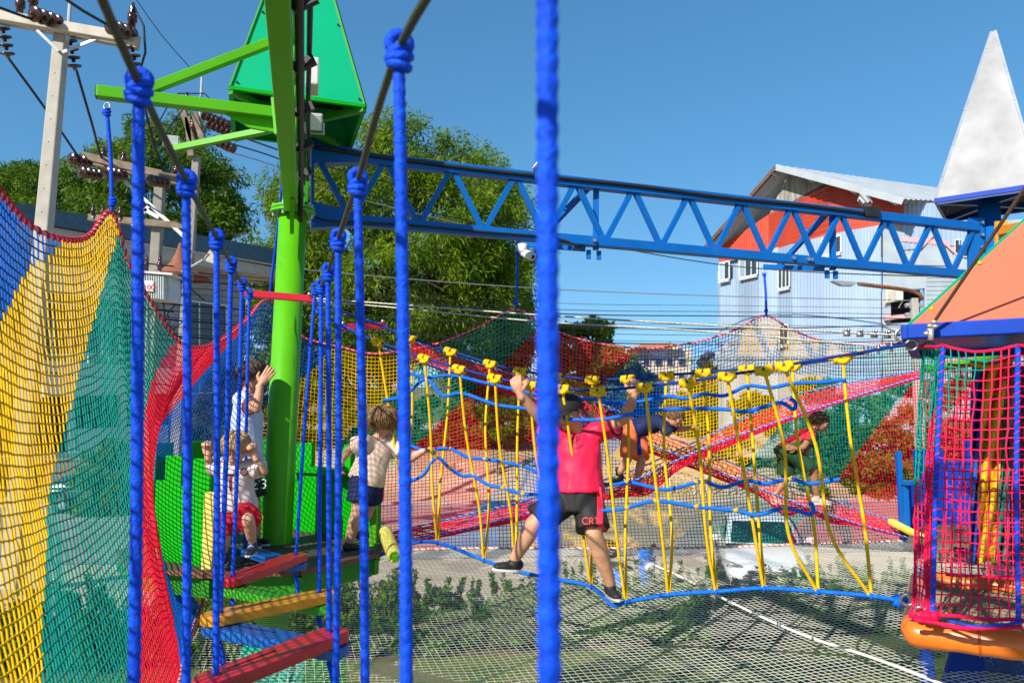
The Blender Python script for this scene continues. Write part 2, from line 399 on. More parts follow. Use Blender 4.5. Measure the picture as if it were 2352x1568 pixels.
def nth(i):
    tens = ['', 'twenty', 'thirty', 'forty', 'fifty', 'sixty']; teens = ['eleventh', 'twelfth', 'thirteenth', 'fourteenth', 'fifteenth', 'sixteenth', 'seventeenth', 'eighteenth', 'nineteenth']
    if i < 10: return ords[i]
    if i < 19: return teens[i - 10]
    t, u = divmod(i + 1, 10); st_ = {2: 'twent', 3: 'thirt', 4: 'fort', 5: 'fift', 6: 'sixt', 7: 'sevent', 8: 'eight', 9: 'ninet'}[t]
    return st_ + 'ieth' if u == 0 else st_ + 'y-' + ords[u - 1]
x = -8.6; i = 0
m_stem = M('shrub_stem', (.12, .09, .06), .9)
while x < 9.2:
    s = random.uniform(.95, 1.25); y = HED(x) + random.uniform(-.12, .16)
    t = thing('hedge_shrub', V(x, y, .01), 'small pointed green shrub in the hedge by the drive, %s from the left' % nth(i), 'shrub', 'shrubs of the hedge')
    cm, sm = shrub_meshes[random.randrange(4)]
    for nm, me, mt in (('leaves', cm, lm_d), ('stem', sm, m_stem)):
        o = bpy.data.objects.new(nm, me)
        if not me.materials: me.materials.append(mt)
        COL.objects.link(o); o.parent = t
    t.scale = (s * 1.06, s * 1.06, s * random.uniform(.86, 1.12)); t.rotation_euler = (0, 0, random.uniform(0, 6.28))
    x += random.uniform(.19, .28); i += 1
# grass
def grass(n, seed):
    rng = np.random.default_rng(seed); x = rng.uniform(-9, 10, n); y = 6.5 + rng.random(n) ** .8 * 6.8; ok = y < HED(x) - .2; x, y = x[ok], y[ok]
    k = np.array([mnoise.noise(Vector((a * .9, b * .9, 5))) for a, b in zip(x, y)]) > -.12; x, y = x[k], y[k]; n = len(x)
    a = rng.uniform(0, 6.28, n); h = rng.uniform(.02, .055, n); wd = .007; v = np.zeros((n, 3, 3))
    v[:, 0] = np.c_[x - wd * np.cos(a), y - wd * np.sin(a), np.full(n, .004)]; v[:, 1] = np.c_[x + wd * np.cos(a), y + wd * np.sin(a), np.full(n, .004)]
    v[:, 2] = np.c_[x + rng.normal(0, .018, n), y + rng.normal(0, .018, n), h]
    me = bpy.data.meshes.new('grass'); me.vertices.add(3 * n); me.vertices.foreach_set('co', v.ravel()); me.loops.add(3 * n); me.loops.foreach_set('vertex_index', np.arange(3 * n))
    me.polygons.add(n); me.polygons.foreach_set('loop_start', np.arange(0, 3 * n, 3)); me.polygons.foreach_set('loop_total', np.full(n, 3)); me.update(); return me
O('grass', grass(70000, 4), leaf_mat('grass_blades', (.08, .15, .012), (.19, .25, .03), .3, .8), label='short patchy lawn grass below the white safety net', cat='grass', kind='stuff')

def bush(c, r, n, size, lm, label, seed, name='bush', cat='bush', group=None):
    z0 = zg(c[0], c[1]) - .05
    rnd = random.Random(seed); t = thing(name, V(c[0], c[1], z0), label, cat, group); cs, rs = [], []
    for i in range(60):
        q = Vector((rnd.gauss(0, .5), rnd.gauss(0, .5), abs(rnd.gauss(0, .6)))); q = q / max(1, q.length)
        cs.append((c[0] + q.x * r[0], c[1] + q.y * r[1], z0 + .2 + q.z * r[2])); rs.append(rnd.uniform(.2, .36) * min(r))
    O('leaves', leaf_cloud(cs, rs, n, size, .2, .4, seed), lm, t)
    st = MB()
    for k in range(6): e = Vector(cs[k]); st.tube([V(c[0] + .1 * math.cos(k), c[1] + .1 * math.sin(k), z0), V(c[0], c[1], z0).lerp(e, .6), e], [.05, .03, .01], 5)
    O('stem', st, m_bark, t)
for i, (px, Y, r, lm, lab) in enumerate((
    (1975, 34.5, (2.6, 1.6, 4.6), lm_b, 'dense dark green bush behind the teal net left of the blue castle'),
    (2085, 34.0, (2.4, 1.5, 5.2), lm_c, 'tall green bush behind the net beside the blue castle tower'),
    (2220, 34.0, (2.6, 1.5, 5.2), lm_b, 'green bush seen through the pink net of the near tower'),
    (1870, 37.0, (2.2, 1.6, 4.4), lm_b, 'rounded green bush behind the yellow net patch'),
    (1730, 38.0, (2.0, 1.4, 3.4), lm_f, 'yellowish bush at the foot of the blue metal building'),
    (1620, 48.0, (3.2, 1.8, 3.0), lm_b, 'green bush left of the blue metal building'),
    (1290, 46.0, (3.2, 1.8, 3.6), lm_b, 'dark bush behind the red net right of the thick rope'),
    (1140, 42.0, (3.4, 1.6, 2.6), lm_b, 'low dark bush behind the red net left of the thick rope'),
    (1010, 42.0, (3.6, 1.6, 2.6), lm_b, 'low dark bush behind the teal net below the huge tree'),
    (850, 42.0, (3.6, 1.6, 3.0), lm_b, 'low dark bush behind the yellow net below the huge tree'),
    (640, 42.0, (3.4, 1.8, 4.6), lm_b, 'dark bush behind the green mast'),
    (560, 40.0, (2.8, 1.8, 4.4), lm_b, 'dark bush left of the green mast behind the blue net'),
    (255, 28.0, (1.1, .9, 2.6), lm_f, 'spiky yellow-green plant by the parked dark car'))):
    b = at(px, 960, Y); bush((b.x, Y), r, 8000, .24, lm, lab, 90 + i, group='bushes round the playground')
# ================================================================ HOUSES
def corrug(p00, p10, p01, p11, n, amp, nrm):
    """corrugated sheet: ribs run from edge (p00,p10) to edge (p01,p11)"""
    mb = MB(); nrm = Vector(nrm).normalized(); prof = ((0, 0), (.30, 0), (.42, 1), (.70, 1), (.82, 0))
    us = [(i + a) / n for i in range(n) for a, _ in prof] + [1.]; hs = [h for i in range(n) for _, h in prof] + [0]
    for u, h in zip(us, hs):
        mb.v.append(tuple(p00.lerp(p10, u) + nrm * amp * h)); mb.v.append(tuple(p01.lerp(p11, u) + nrm * amp * h))
    k = len(us); mb.f = [(2 * i, 2 * i + 2, 2 * i + 3, 2 * i + 1) for i in range(k - 1)]
    return mb
m_glass = M('window_glass', (.03, .04, .05), .12, spec=.8, var=.1)
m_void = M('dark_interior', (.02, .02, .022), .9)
m_pale = M('pale_blue_sheet', (.30, .40, .56), .5, var=.13, vs=.9, dirt=.3, stretch=(1, 1, .15))
m_pale2 = M('pale_blue_sheet_aged', (.25, .34, .47), .5, var=.18, vs=.8, dirt=.35, stretch=(1, 1, .12))
m_orng = M('orange_sheet', (.50, .06, .03), .55, var=.14, vs=1.2, dirt=.25, stretch=(1, 1, .2))
m_roof = M('roof_sheet', (.34, .38, .42), .5, metal=.1, var=.1, vs=1.2, dirt=.2)
m_wood = M('soffit_wood', (.12, .065, .045), .8, var=.3)
m_trimw = M('white_trim', (.62, .64, .66), .5, var=.08)
m_gpl = M('grey_plaster', (.34, .40, .45), .8, var=.1, vs=1.5, dirt=.25)
m_pink = M('pink_trim', (.72, .34, .36), .6, var=.08)
WL = at(1650, 700, 44.5); WR = at(2026, 700, 38.0); WL.z = WR.z = 0
wd = (WR - WL).normalized(); wn = wd.cross(V(0, 0, 1)).normalized()
if wn.y > 0: wn = -wn
def W(px, py): return hit(px, py, WL, wn)
house = thing('metal_clad_house', WL.lerp(WR, .5), 'tall pale blue corrugated metal house with orange gable and grey roof', 'house')
def rect_sheet(px0, px1, pt0, pt1, pb0, pb1, n, mat, name='wall_sheet', off=0., amp=.035):
    a, b_, c, d = W(px0, pb0), W(px1, pb1), W(px0, pt0), W(px1, pt1)
    for p in (a, b_):
        pass
    o = wn * off
    return O(name, corrug(a + o, b_ + o, c + o, d + o, n, amp, wn), mat, house)
GY = 1120
rect_sheet(1650, 1700, 648, 637, GY, GY, 7, m_pale2)
rect_sheet(1652, 1700, 602, 592, 648, 637, 7, m_pale, off=-.25)
rect_sheet(1700, 1745, 594, 580, GY, GY, 6, m_pale2, off=.05)
rect_sheet(1745, 1790, 582, 568, GY, GY, 6, m_pale, off=.10)
rect_sheet(1790, 1822, 570, 560, GY, GY, 5, m_pale2, off=.06)
rect_sheet(1822, 1888, 562, 545, GY, GY, 9, m_pale, off=.12)
rect_sheet(1888, 1940, 545, 533, GY, GY, 7, m_pale, off=.14)
rect_sheet(1940, 2026, 533, 518, GY, GY, 12, m_pale, off=.16)
# gable: orange sheets under the rake, grey weathered tip, louvres
rect_sheet(1652, 1712, 566, 530, 602, 592, 9, m_orng, 'gable_sheet', .04)
rect_sheet(1712, 1768, 530, 492, 592, 575, 9, m_orng, 'gable_sheet', .05)
rect_sheet(1905, 1980, 416, 436, 545, 528, 11, m_orng, 'gable_sheet', .06)
rect_sheet(1980, 2078, 436, 462, 528, 508, 13, m_orng, 'gable_sheet', .06)
gm = MB(); gm.prism([W(1768, 490), W(1806, 405), W(1906, 416), W(1906, 440)], wn * -.05); O('gable_tip', gm, M('weathered_board', (.26, .25, .22), .9, var=.35, vs=2, stretch=(3, 3, .3)), house)
gm = MB(); gm.prism([W(1768, 490), W(1906, 415), W(1906, 560), W(1768, 590)], wn * -.12); O('louvre_backing', gm, m_orng, house)
for k in range(9):
    f = k / 9.; y0a = 500 + 88 * f; y0b = 432 + 108 * f
    lv = MB(); a = W(1768, y0a); b_ = W(1905, y0b); lv.bar(a + wn * .03, b_ + wn * .03, .02, .30, up=(wn * .5 + V(0, 0, 1)).normalized()); O('louvre_slat', lv, m_orng, house)
def window(px0, px1, pt, pb, panes=2, slope=-.22, shut=False):
    a, b_, c, d = W(px0, pb), W(px1, pb + (px1 - px0) * slope), W(px1, pt + (px1 - px0) * slope), W(px0, pt)
    o = wn * .20; f = MB()
    for p, q in ((a, b_), (b_, c), (c, d), (d, a)): f.bar(p + o, q + o, .07, .07, up=wn)
    wdw = O('window', f, m_trimw, house)
    for k in range(panes):
        p0 = a.lerp(b_, k / panes); p1 = a.lerp(b_, (k + 1) / panes); q0 = d.lerp(c, k / panes); q1 = d.lerp(c, (k + 1) / panes)
        O('pane', MB().add([p0 + o * .97, p1 + o * .97, q1 + o * .97, q0 + o * .97], [(0, 1, 2, 3)]), m_pale2 if shut and k == 0 else m_glass, wdw)
        if k: O('mullion', MB().bar(p0 + o * 1.1, q0 + o * 1.1, .05, .05), m_trimw, wdw)
    O('sill', MB().bar(a + o + V(0, 0, -.12), b_ + o + V(0, 0, -.12), .22, .06, up=V(0, 0, 1)), m_trimw, wdw)
window(1656, 1679, 606, 646, 2, shut=True); window(1702, 1743, 594, 640, 3, shut=True); window(1791, 1817, 620, 665, 3)
window(1890, 1935, 552, 590, 2, shut=True); window(1794, 1814, 750, 794, 2)
# roof
A0 = W(1803, 392) + wn * 1.25; A1 = at(2185, 437, 47.0); E0 = W(2092, 470) + wn * 1.25; E1 = at(2330, 470, 43.0)
L0 = W(1626, 590) + wn * 1.25; L1 = L0 + (A1 - A0)
rn = (E0 - A0).cross(A1 - A0).normalized(); rn = rn if rn.z > 0 else -rn
O('roof_sheet', corrug(A0, A1, E0, E1, 26, .05, rn), m_roof, house)
rn2 = (L0 - A0).cross(A1 - A0).normalized(); rn2 = rn2 if rn2.z > 0 else -rn2
O('roof_sheet', corrug(A0, A1, L0, L1, 26, .05, rn2), m_roof, house)
O('rake_board', MB().bar(A0 - V(0, 0, .1), E0 - V(0, 0, .1), .06, .34, up=V(0, 0, 1)), m_roof, house)
O('rake_board', MB().bar(A0 - V(0, 0, .12), L0 - V(0, 0, .12), .06, .2, up=V(0, 0, 1)), m_wood, house)
sf = MB(); sf.add([A0 - V(0, 0, .06), L0 - V(0, 0, .06), L0 - V(0, 0, .06) - wn * 1.2, A0 - V(0, 0, .06) - wn * 1.2], [(0, 1, 2, 3)])
O('soffit', sf, m_wood, house)
for f in (.05, .35, .65, .95):
    O('purlin', MB().bar(A0.lerp(L0, f) - V(0, 0, .14), A0.lerp(L0, f) - V(0, 0, .14) - wn * 1.25, .1, .12), m_trimw, house)
for f in (.25, .6, .9):
    O('purlin', MB().bar(A0.lerp(E0, f) - V(0, 0, .2), A0.lerp(E0, f) - V(0, 0, .2) - wn * 1.25, .1, .12), m_trimw, house)
O('side_wall', MB().prism([WL + V(0, 0, 0), WL + V(0, 0, 12.5), WL + V(0, 0, 12.5) - wn * 11, WL - wn * 11], wd * .1), m_pale2, house)

# grey plaster house at the right
GL = WR.copy(); GR = at(2420, 700, 36.0); GR.z = 0
gd = (GR - GL).normalized(); gn = gd.cross(V(0, 0, 1)).normalized(); gn = gn if gn.y < 0 else -gn
def G(px, py, off=0.): return hit(px, py, GL, gn) + gn * off
gh = thing('grey_plaster_house', GL.lerp(GR, .5), 'grey plaster house with pink trim and a balcony behind the blue truss', 'house')
def gpoly(pts, th, off, mat, name, parent=gh): return O(name, MB().prism([G(x, y, off) for x, y in pts], -gn * th), mat, parent)
gpoly([(2028, 520), (2420, 500), (2420, 665), (2124, 665), (2124, 662), (2028, 668)], .3, 0, m_gpl, 'wall')
gpoly([(2124, 665), (2420, 665), (2420, 1150), (2124, 1150)], .3, 0, m_gpl, 'wall')
gpoly([(2028, 742), (2124, 738), (2124, 1150), (2028, 1150)], .3, 0, m_gpl, 'wall')
gpoly([(2026, 668), (2046, 668), (2046, 742), (2026, 742)], .3, 0, m_gpl, 'wall')
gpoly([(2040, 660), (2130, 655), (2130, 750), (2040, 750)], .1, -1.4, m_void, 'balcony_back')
O('upper_cladding', corrug(G(2070, 575, .05), G(2240, 560, .05), G(2070, 470, .05), G(2240, 462, .05), 16, .04, gn), m_pale, gh)
gpoly([(2030, 728), (2126, 718), (2126, 726), (2030, 737)], .5, .30, m_pink, 'balcony_ledge')
gpoly([(2070, 545), (2180, 556), (2180, 566), (2070, 555)], .2, .12, m_pink, 'trim_band')
for k, (x0, y0, x1, y1) in enumerate(((2083, 602, 2145, 538), (2145, 538, 2200, 590))):
    O('gable_trim', MB().bar(G(x0, y0, .1), G(x1, y1, .1), .10, .16, up=gn), m_pink, gh)
gpoly([(2083, 608), (2145, 546), (2200, 598), (2200, 612)], .1, .08, m_gpl, 'dormer_face')
for k in range(11):
    y = 625 + k * 10
    O('siding_board', MB().bar(G(2128, y, .03), G(2260, y - 2, .03), .03, .135, up=V(0, 0, 1) + gn * .15), m_gpl, gh)
ar = MB(); pts = [G(2198 + 36 * math.cos(a), 700 - 34 * math.sin(a), .12) for a in [math.pi * i / 14 for i in range(15)]]
ar.tube(pts, .09, 6); O('arch_trim', ar, m_pink, gh)
gpoly([(2198 + 33 * math.cos(math.pi * i / 12), 700 - 31 * math.sin(math.pi * i / 12)) for i in range(13)], .02, .07, m_glass, 'arched_window')
for px in (2192, 2212):
    fr = MB(); a, b_, c, d = G(px, 552, .08), G(px + 16, 551, .08), G(px + 16, 590, .08), G(px, 591, .08)
    for p, q in ((a, b_), (b_, c), (c, d), (d, a)): fr.bar(p, q, .04, .06, up=gn)
    wdw = O('window', fr, m_trimw, gh); O('pane', MB().add([a, b_, c, d], [(0, 1, 2, 3)]), m_glass, wdw)
ac = thing('air_conditioner', G(2053, 690, -.1), 'white air conditioner box on the grey house balcony', 'air conditioner')
m_acw = M('aged_white_plastic', (.62, .58, .50), .6, var=.1)
O('casing', MB().prism([G(2032, 668, .25), G(2072, 662, .25), G(2072, 690, .25), G(2032, 697, .25)], -gn * .4), m_acw, ac, bevel=.02)
for k in range(5): O('grille_slat', MB().bar(G(2036, 674 + k * 4.4, .27), G(2056, 671 + k * 4.4, .27), .02, .03), M('ac_grille', (.45, .42, .37), .7), ac)
br = MB(); br.bar(G(2032, 697, .2), G(2032, 714, -.2), .04, .04); br.bar(G(2072, 690, .2), G(2066, 706, -.2), .04, .04); O('bracket', br, m_trimw, ac)

# pale house on the slope
b0 = at(1505, 960, 78); c = thing('hillside_house', V(b0.x, 78, 0), 'cream flat-roofed house on the slope behind the red net', 'house')
m_cream = M('cream_wall', (.62, .52, .38), .8, var=.1, vs=.4); m_tile = M('clay_tile_roof', (.42, .16, .09), .8, var=.2, vs=.8)
O('wall', MB().prism([at(1438, 905, 78), at(1588, 905, 78), at(1588, 800, 78), at(1438, 800, 78)], V(0, 8, 0)), m_cream, c)
O('wall', MB().prism([at(1480, 802, 77), at(1560, 802, 77), at(1560, 788, 77), at(1480, 790, 77)], V(0, 6, 0)), m_cream, c)
O('roof', MB().prism([at(1445, 802, 76.6), at(1545, 800, 76.6), at(1535, 787, 76.6), at(1475, 789, 76.6)], V(0, 4, 0)), m_tile, c)
for k in range(5):
    for r in range(2):
        px = 1450 + k * 27; py = 822 + r * 36
        wdw = O('window', MB().prism([at(px, py, 77.9), at(px + 15, py, 77.9), at(px + 15, py + 16, 77.9), at(px, py + 16, 77.9)], V(0, -.15, 0)), m_trimw, c)
        O('pane', MB().add([at(px + 1, py + 1, 77.7), at(px + 14, py + 1, 77.7), at(px + 14, py + 15, 77.7), at(px + 1, py + 15, 77.7)], [(0, 1, 2, 3)]), m_glass, wdw)

# left building behind the net
lb = thing('roadside_shop', V(-9, 17, 0), 'two-storey white and grey shop building with a dark blue roof edge', 'building')
BL = at(-60, 900, 31.0); BR = at(650, 900, 42.5); BL.z = BR.z = 0
bd = (BR - BL).normalized(); bn = bd.cross(V(0, 0, 1)).normalized(); bn = bn if bn.y < 0 else -bn
def B(px, py, off=0.): return hit(px, py, BL, bn) + bn * off
def bpoly(pts, th, off, mat, name, parent=lb): return O(name, MB().prism([B(x, y, off) for x, y in pts], -bn * th), mat, parent)
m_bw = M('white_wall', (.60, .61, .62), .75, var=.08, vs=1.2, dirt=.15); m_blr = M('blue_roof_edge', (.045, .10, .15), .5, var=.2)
m_bg = M('grey_shop_wall', (.30, .31, .33), .8, var=.15); m_beam = M('beige_fascia', (.42, .40, .37), .7, var=.1)  # plain grey for the main shop wall, beige for fascia and step
zt = lambda px, py: B(px, py).z
bpoly([(-60, 470), (430, 552), (650, 590), (650, 628), (430, 588), (-60, 505)], 3.0, 1.6, m_blr, 'roof_edge')
bpoly([(-60, 507), (430, 590), (650, 630), (650, 650), (430, 618), (-60, 545)], 2.6, 1.35, m_beam, 'fascia')
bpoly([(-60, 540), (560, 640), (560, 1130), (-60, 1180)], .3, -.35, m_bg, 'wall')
for (x0, x1, y0, y1) in ((80, 235, 690, 812), (-40, 58, 640, 790), (245, 330, 705, 815), (425, 520, 690, 900)):
    fr = MB(); q = [B(x0, y0, -.0), B(x1, y0 + (x1 - x0) * .12, 0), B(x1, y1, 0), B(x0, y1 + 4, 0)]
    for p, r_ in zip(q, q[1:] + q[:1]): fr.bar(p, r_, .07, .09, up=bn)
    n = 4 if x1 - x0 > 100 else 3
    wdw = O('window', fr, m_trimw, lb)
    O('pane', MB().add([p - bn * .05 for p in q], [(0, 1, 2, 3)]), m_glass, wdw)
    for k in range(1, n): O('mullion', MB().bar(q[0].lerp(q[1], k / n), q[3].lerp(q[2], k / n), .06, .06, up=bn), m_trimw, wdw)
bpoly([(70, 600), (340, 645), (340, 700), (70, 668)], .3, .25, m_bw, 'sign_band')
bpoly([(88, 828), (420, 850), (420, 902), (88, 912)], .5, .6, m_bw, 'balcony_front')
bpoly([(-60, 790), (88, 812), (88, 850), (-60, 846)], .5, .4, m_bw, 'balcony_front')
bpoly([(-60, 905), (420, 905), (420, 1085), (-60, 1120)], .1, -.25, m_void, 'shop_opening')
for px in (30, 150, 268, 385): bpoly([(px, 900), (px + 14, 900), (px + 14, 1068 - (px * .08)), (px, 1070 - (px * .08))], .3, .45, m_bw, 'column')
bpoly([(170, 985), (380, 975), (380, 1040), (170, 1060)], .1, .3, m_bw, 'low_wall')
bpoly([(-60, 1050), (420, 1020), (420, 1035), (-60, 1070)], 1.2, 1.2, m_beam, 'shop_step')
for k in range(7):
    O('railing_bar', MB().bar(B(100 + k * 46, 812 + k * 3, .5), B(100 + k * 46, 832 + k * 3, .5), .04, .04), m_trimw, lb)
# brown tent roof beside the poles
tm = MB(); tc_ = at(412, 605, 30)
prof = [(1.25, -.62), (.95, -.48), (.6, -.25), (.32, .05), (.16, .45), (.05, .85)]
tm.lathe(tc_, prof, 14); O('tent_canopy', tm, M('brown_canvas', (.33, .12, .07), .8, var=.15, trans=.2), label='rust brown tent canopy with pointed top behind the utility poles', cat='canopy', smooth=True)
# red brick planter and parked dark car on the left
pl = MB(); c0 = at(155, 1100, 30); pl.box(c0 + V(0, 0, .1), (1.5, .6, 1.3), R(20)); pl.box(c0 + V(0, 0, .78), (1.62, .7, .08), R(20))
O('planter_box', pl, M('red_brick', (.40, .15, .10), .85, var=.25, vs=8), label='red brick planter box behind the yellow net', cat='planter', bevel=.02)
for k, (px, lab) in enumerate(((1545, 'white steel railing in the dirt lot left of the car'), (1615, 'white steel railing in the dirt lot directly behind the car'), (1690, 'white steel railing in the dirt lot near the green bushes'))):
    rl = thing('steel_railing', at(px, 1130, 34), lab, 'railing', 'railings in the dirt lot'); m_rl = M('railing_white', (.6, .6, .62), .5)
    a = at(px - 22, 1092, 34); b_ = at(px + 22, 1092, 34); O('top_rail', MB().bar(a, b_, .06), m_rl, rl)
    for q in range(4): p = a.lerp(b_, q / 3); O('post', MB().bar(p, V(p.x, p.y, zg(p.x, p.y)), .05), m_rl, rl)
lw = MB(); lw.prism([at(1690, 1050, 37), at(1930, 1050, 37), at(1930, 988, 37), at(1690, 988, 37)], V(0, .25, 0)); O('garden_wall', lw, M('grey_block', (.40, .38, .35), .9, var=.2, vs=1.5), label='low grey concrete wall behind the boy in green', cat='wall')
for k, (px, lab) in enumerate(((1043, 'rusty wooden stake left in the dirt lot'), (1143, 'wooden stake near the pink dressed boy in the dirt lot'))):
    p = at(px, 1062, 36); O('wooden_stake', MB().bar(p, V(p.x, p.y, zg(p.x, p.y)), .16), M('stake_wood', (.30, .17, .10), .9), label=lab, cat='stake', group='stakes in the dirt lot', bevel=.02)
# ================================================================ TOWERS AND TRUSSES
m_gm = M('green_mast_paint', (.095, .42, .006), .38, var=.06, vs=3, spec=.25, dirt=.3)
m_gp = M('green_panel_paint', (.002, .38, .003), .5, var=.06, vs=3, spec=.18, dirt=.22)
m_gs = M('green_roof_sheet', (.002, .40, .185), .5, var=.04, vs=2, spec=.2, dirt=.05)
m_gd = M('green_frame_paint', (.02, .24, .008), .5, var=.1)
m_bl = M('blue_truss_paint', (.002, .115, .44), .42, var=.07, vs=3, spec=.22, dirt=.28)
m_blk = M('black_conduit', (.018, .018, .02), .5, var=.2)
m_bolt = M('galvanised_steel', (.55, .55, .55), .35, metal=.9, var=.15, vs=20)
m_red = M('red_bar_paint', (.60, .012, .03), .4, var=.08, coat=.2)
m_floor = M('platform_board', (.10, .078, .055), .75, var=.2, vs=4, bump=.3, bs=90, dirt=.3)
m_edge = M('platform_edge', (.18, .075, .045), .7, var=.2)
m_yel = M('yellow_foam', (.78, .66, .14), .6, var=.06, dirt=.1)
m_wht = M('white_plastic', (.7, .7, .68), .45, var=.05)
FL = CAMZ - .92
PC = V(-1.76, 5.68, 0)

gt = thing('green_castle_tower', V(PC.x, PC.y, 0), 'green play tower with round mast, castle panels and dark platform', 'play tower')
mtop = at(673, 492, 5.62); mbot = at(636, 1228, 5.62)
dirm = (mtop - mbot).normalized()
O('mast', MB().cyl(mbot - dirm * 2.9, mtop, .120, .105, 32), m_gm, gt, smooth=True)
fl = MB(); fl.cyl(mtop, mtop + V(0, 0, .02), .17, .17, 24); fl.cyl(mtop + V(0, 0, .03), mtop + V(0, 0, .05), .165, .165, 24); O('flange', fl, m_gm, gt)
up = mtop + V(0, 0, .05); utop = V(up.x - .0, up.y + .05, CAMZ + 2.35)
O('upper_post', MB().bar(up, utop, .17, .17, up=V(-.33, .94, 0)), m_gd, gt, bevel=.01)
gp_ = MB()
gp_.bar(up + V(.10, -.03, 0), utop + V(.10, -.03, -.25), .02, .22, up=V(-.33, .94, 0)); O('splice_plate', gp_, m_gd, gt)
for k in range(6):
    p = up.lerp(utop, .08 + .13 * k) + V(.03, -.125, 0); O('bolt', MB().cyl(p, p + V(.01, -.03, 0), .013, .013, 8), m_bolt, gt)
for k in range(7):
    a = 2 * math.pi * k / 7; p = mtop + V(.145 * math.cos(a), .145 * math.sin(a), -.03); O('bolt', MB().cyl(p, p + V(0, 0, .1), .012, .012, 8), m_bolt, gt)

# green pyramid roof
RH = CAMZ + 2.27
c1 = atz(530, 199, RH); c2 = atz(838, 241, RH); ex = (c2 - c1); en = V(-ex.y, ex.x, 0)
c3 = c2 + en; c4 = c1 + en; cs4 = [c1, c2, c3, c4]; ctr = (c1 + c3) / 2; apex = V(ctr.x, ctr.y, CAMZ + 4.15)
for i, (a, b) in enumerate(((c1, c2), (c2, c3), (c3, c4), (c4, c1))):
    q = ctr + (apex - ctr) * .94
    t1 = a.lerp(apex, .95); t2 = b.lerp(apex, .95); n = (b - a).cross(apex - a).normalized()
    O('roof_sheet', MB().prism([a, b, t2, t1], -n * .012), m_gs, gt)
    O('edge_rib', MB().bar(a, a.lerp(apex, .95), .018, .018), m_gd, gt)
    O('eave_frame', MB().bar(a - V(0, 0, .012), b - V(0, 0, .012), .03, .024), m_gp, gt)
    O('eave_strut', MB().bar(a - V(0, 0, .03), ctr - V(0, 0, .03), .04, .05), m_gd, gt)
    for k in (.02, .35, .7):
        for e, f in ((a, b), (b, a)):
            p = e.lerp(apex, k) + (f - e).normalized() * .03; O('screw', MB().cyl(p, p - n * -.012 if False else p + n * .012, .008, .008, 6), m_blk, gt)
O('roof_ceiling', MB().prism([p.lerp(ctr, .17) + V(0, 0, .28) for p in cs4], V(0, 0, .01)), M('green_roof_shade', (.012, .06, .010), .8), gt)  # ceiling coloured near-black green to stand for the shade inside the roof

# green truss running overhead along the board bridge
gtr = thing('green_overhead_truss', V(PC.x, PC.y, CAMZ + 1.6), 'green steel truss beam running from the mast overhead above the board bridge', 'truss')
BD = V(.268, -.963, 0)                      # bridge direction towards the camera
t0 = at(668, 472, 5.45); t1 = t0 + BD * 6.0 + V(0, 0, .10)
O('bottom_chord', MB().bar(t0, t1, .098, .098), m_gm, gtr, bevel=.008)
O('top_chord', MB().bar(t0 + V(.012, 0, .55), t1 + V(.012, 0, .55), .09, .09), m_gm, gtr, bevel=.008)
for k in range(12):
    a = t0.lerp(t1, (k + .0) / 12); b = t0.lerp(t1, (k + .5) / 12); c = t0.lerp(t1, (k + 1.) / 12)
    O('brace', MB().bar(a + V(.01, 0, .5), b + V(.01, 0, .04), .045, .045), m_gm, gtr); O('brace', MB().bar(b + V(.01, 0, .04), c + V(.01, 0, .5), .045, .045), m_gm, gtr)
gs = MB(); gs.prism([t0 + V(0, 0, -.05), t0 + BD * .35 + V(0, 0, -.05), t0 + V(0, 0, -.22)], V(.03, 0, 0)); O('gusset', gs, m_gm, gtr)
cb = MB()
cb.tube(bez([t0 + V(.075, 0, -.12), t0 + V(.075, 0, .05) + BD * .3, t0 + BD * 1.2 + V(.08, 0, .07), t0 + BD * 2.6 + V(.082, 0, .06), t1 + V(.08, 0, .07)], .1), .020, 8)
O('cable', cb, m_blk, gtr, smooth=True)
cb = MB(); cb.tube(bez([t0 + V(.12, 0, .2), t0 + BD * .7 + V(.125, 0, .14), t0 + BD * 1.6 + V(.12, 0, .16), t0 + BD * 2.8 + V(.125, 0, .13), t1 + V(.12, 0, .15)], .1), .013, 8); O('cable', cb, m_blk, gtr, smooth=True)
for k in range(5): p = t0 + BD * (.5 + .55 * k); O('cable_clip', MB().bar(p + V(.05, 0, .06), p + V(.15, 0, .11), .03, .05), m_blk, gtr)
jb = t0 + BD * 1.55 + V(.14, 0, .30); O('junction_box', MB().box(jb, (.07, .16, .16), R(15)), m_wht, gtr, bevel=.01)

# outrigger arm carrying the left net
tip = at(223, 212, 3.72); root = at(640, 262, 4.05)
oa = thing('green_outrigger_arm', root, 'green outrigger arm sticking out to the left with a diagonal brace', 'arm')
O('arm', MB().bar(tip, root, .062, .062), m_gm, oa, bevel=.005)
O('brace', MB().bar(at(338, 208, 3.80), at(622, 98, 4.02), .05, .05), m_gm, oa, bevel=.004)
sk = MB(); sk.prism([at(470, 238, 3.93), at(560, 252, 4.0), at(640, 268, 4.06), at(640, 305, 4.06), at(570, 292, 4.0)], V(.01, .03, 0)); O('gusset', sk, m_gm, oa)
O('end_plate', MB().bar(at(637, 235, 4.05), at(645, 318, 4.05), .14, .03), m_gm, oa)
O('end_cap', MB().box(tip + (tip - root).normalized() * .004, (.006, .058, .058), math.atan2((tip - root).y, (tip - root).x)), m_gd, oa)
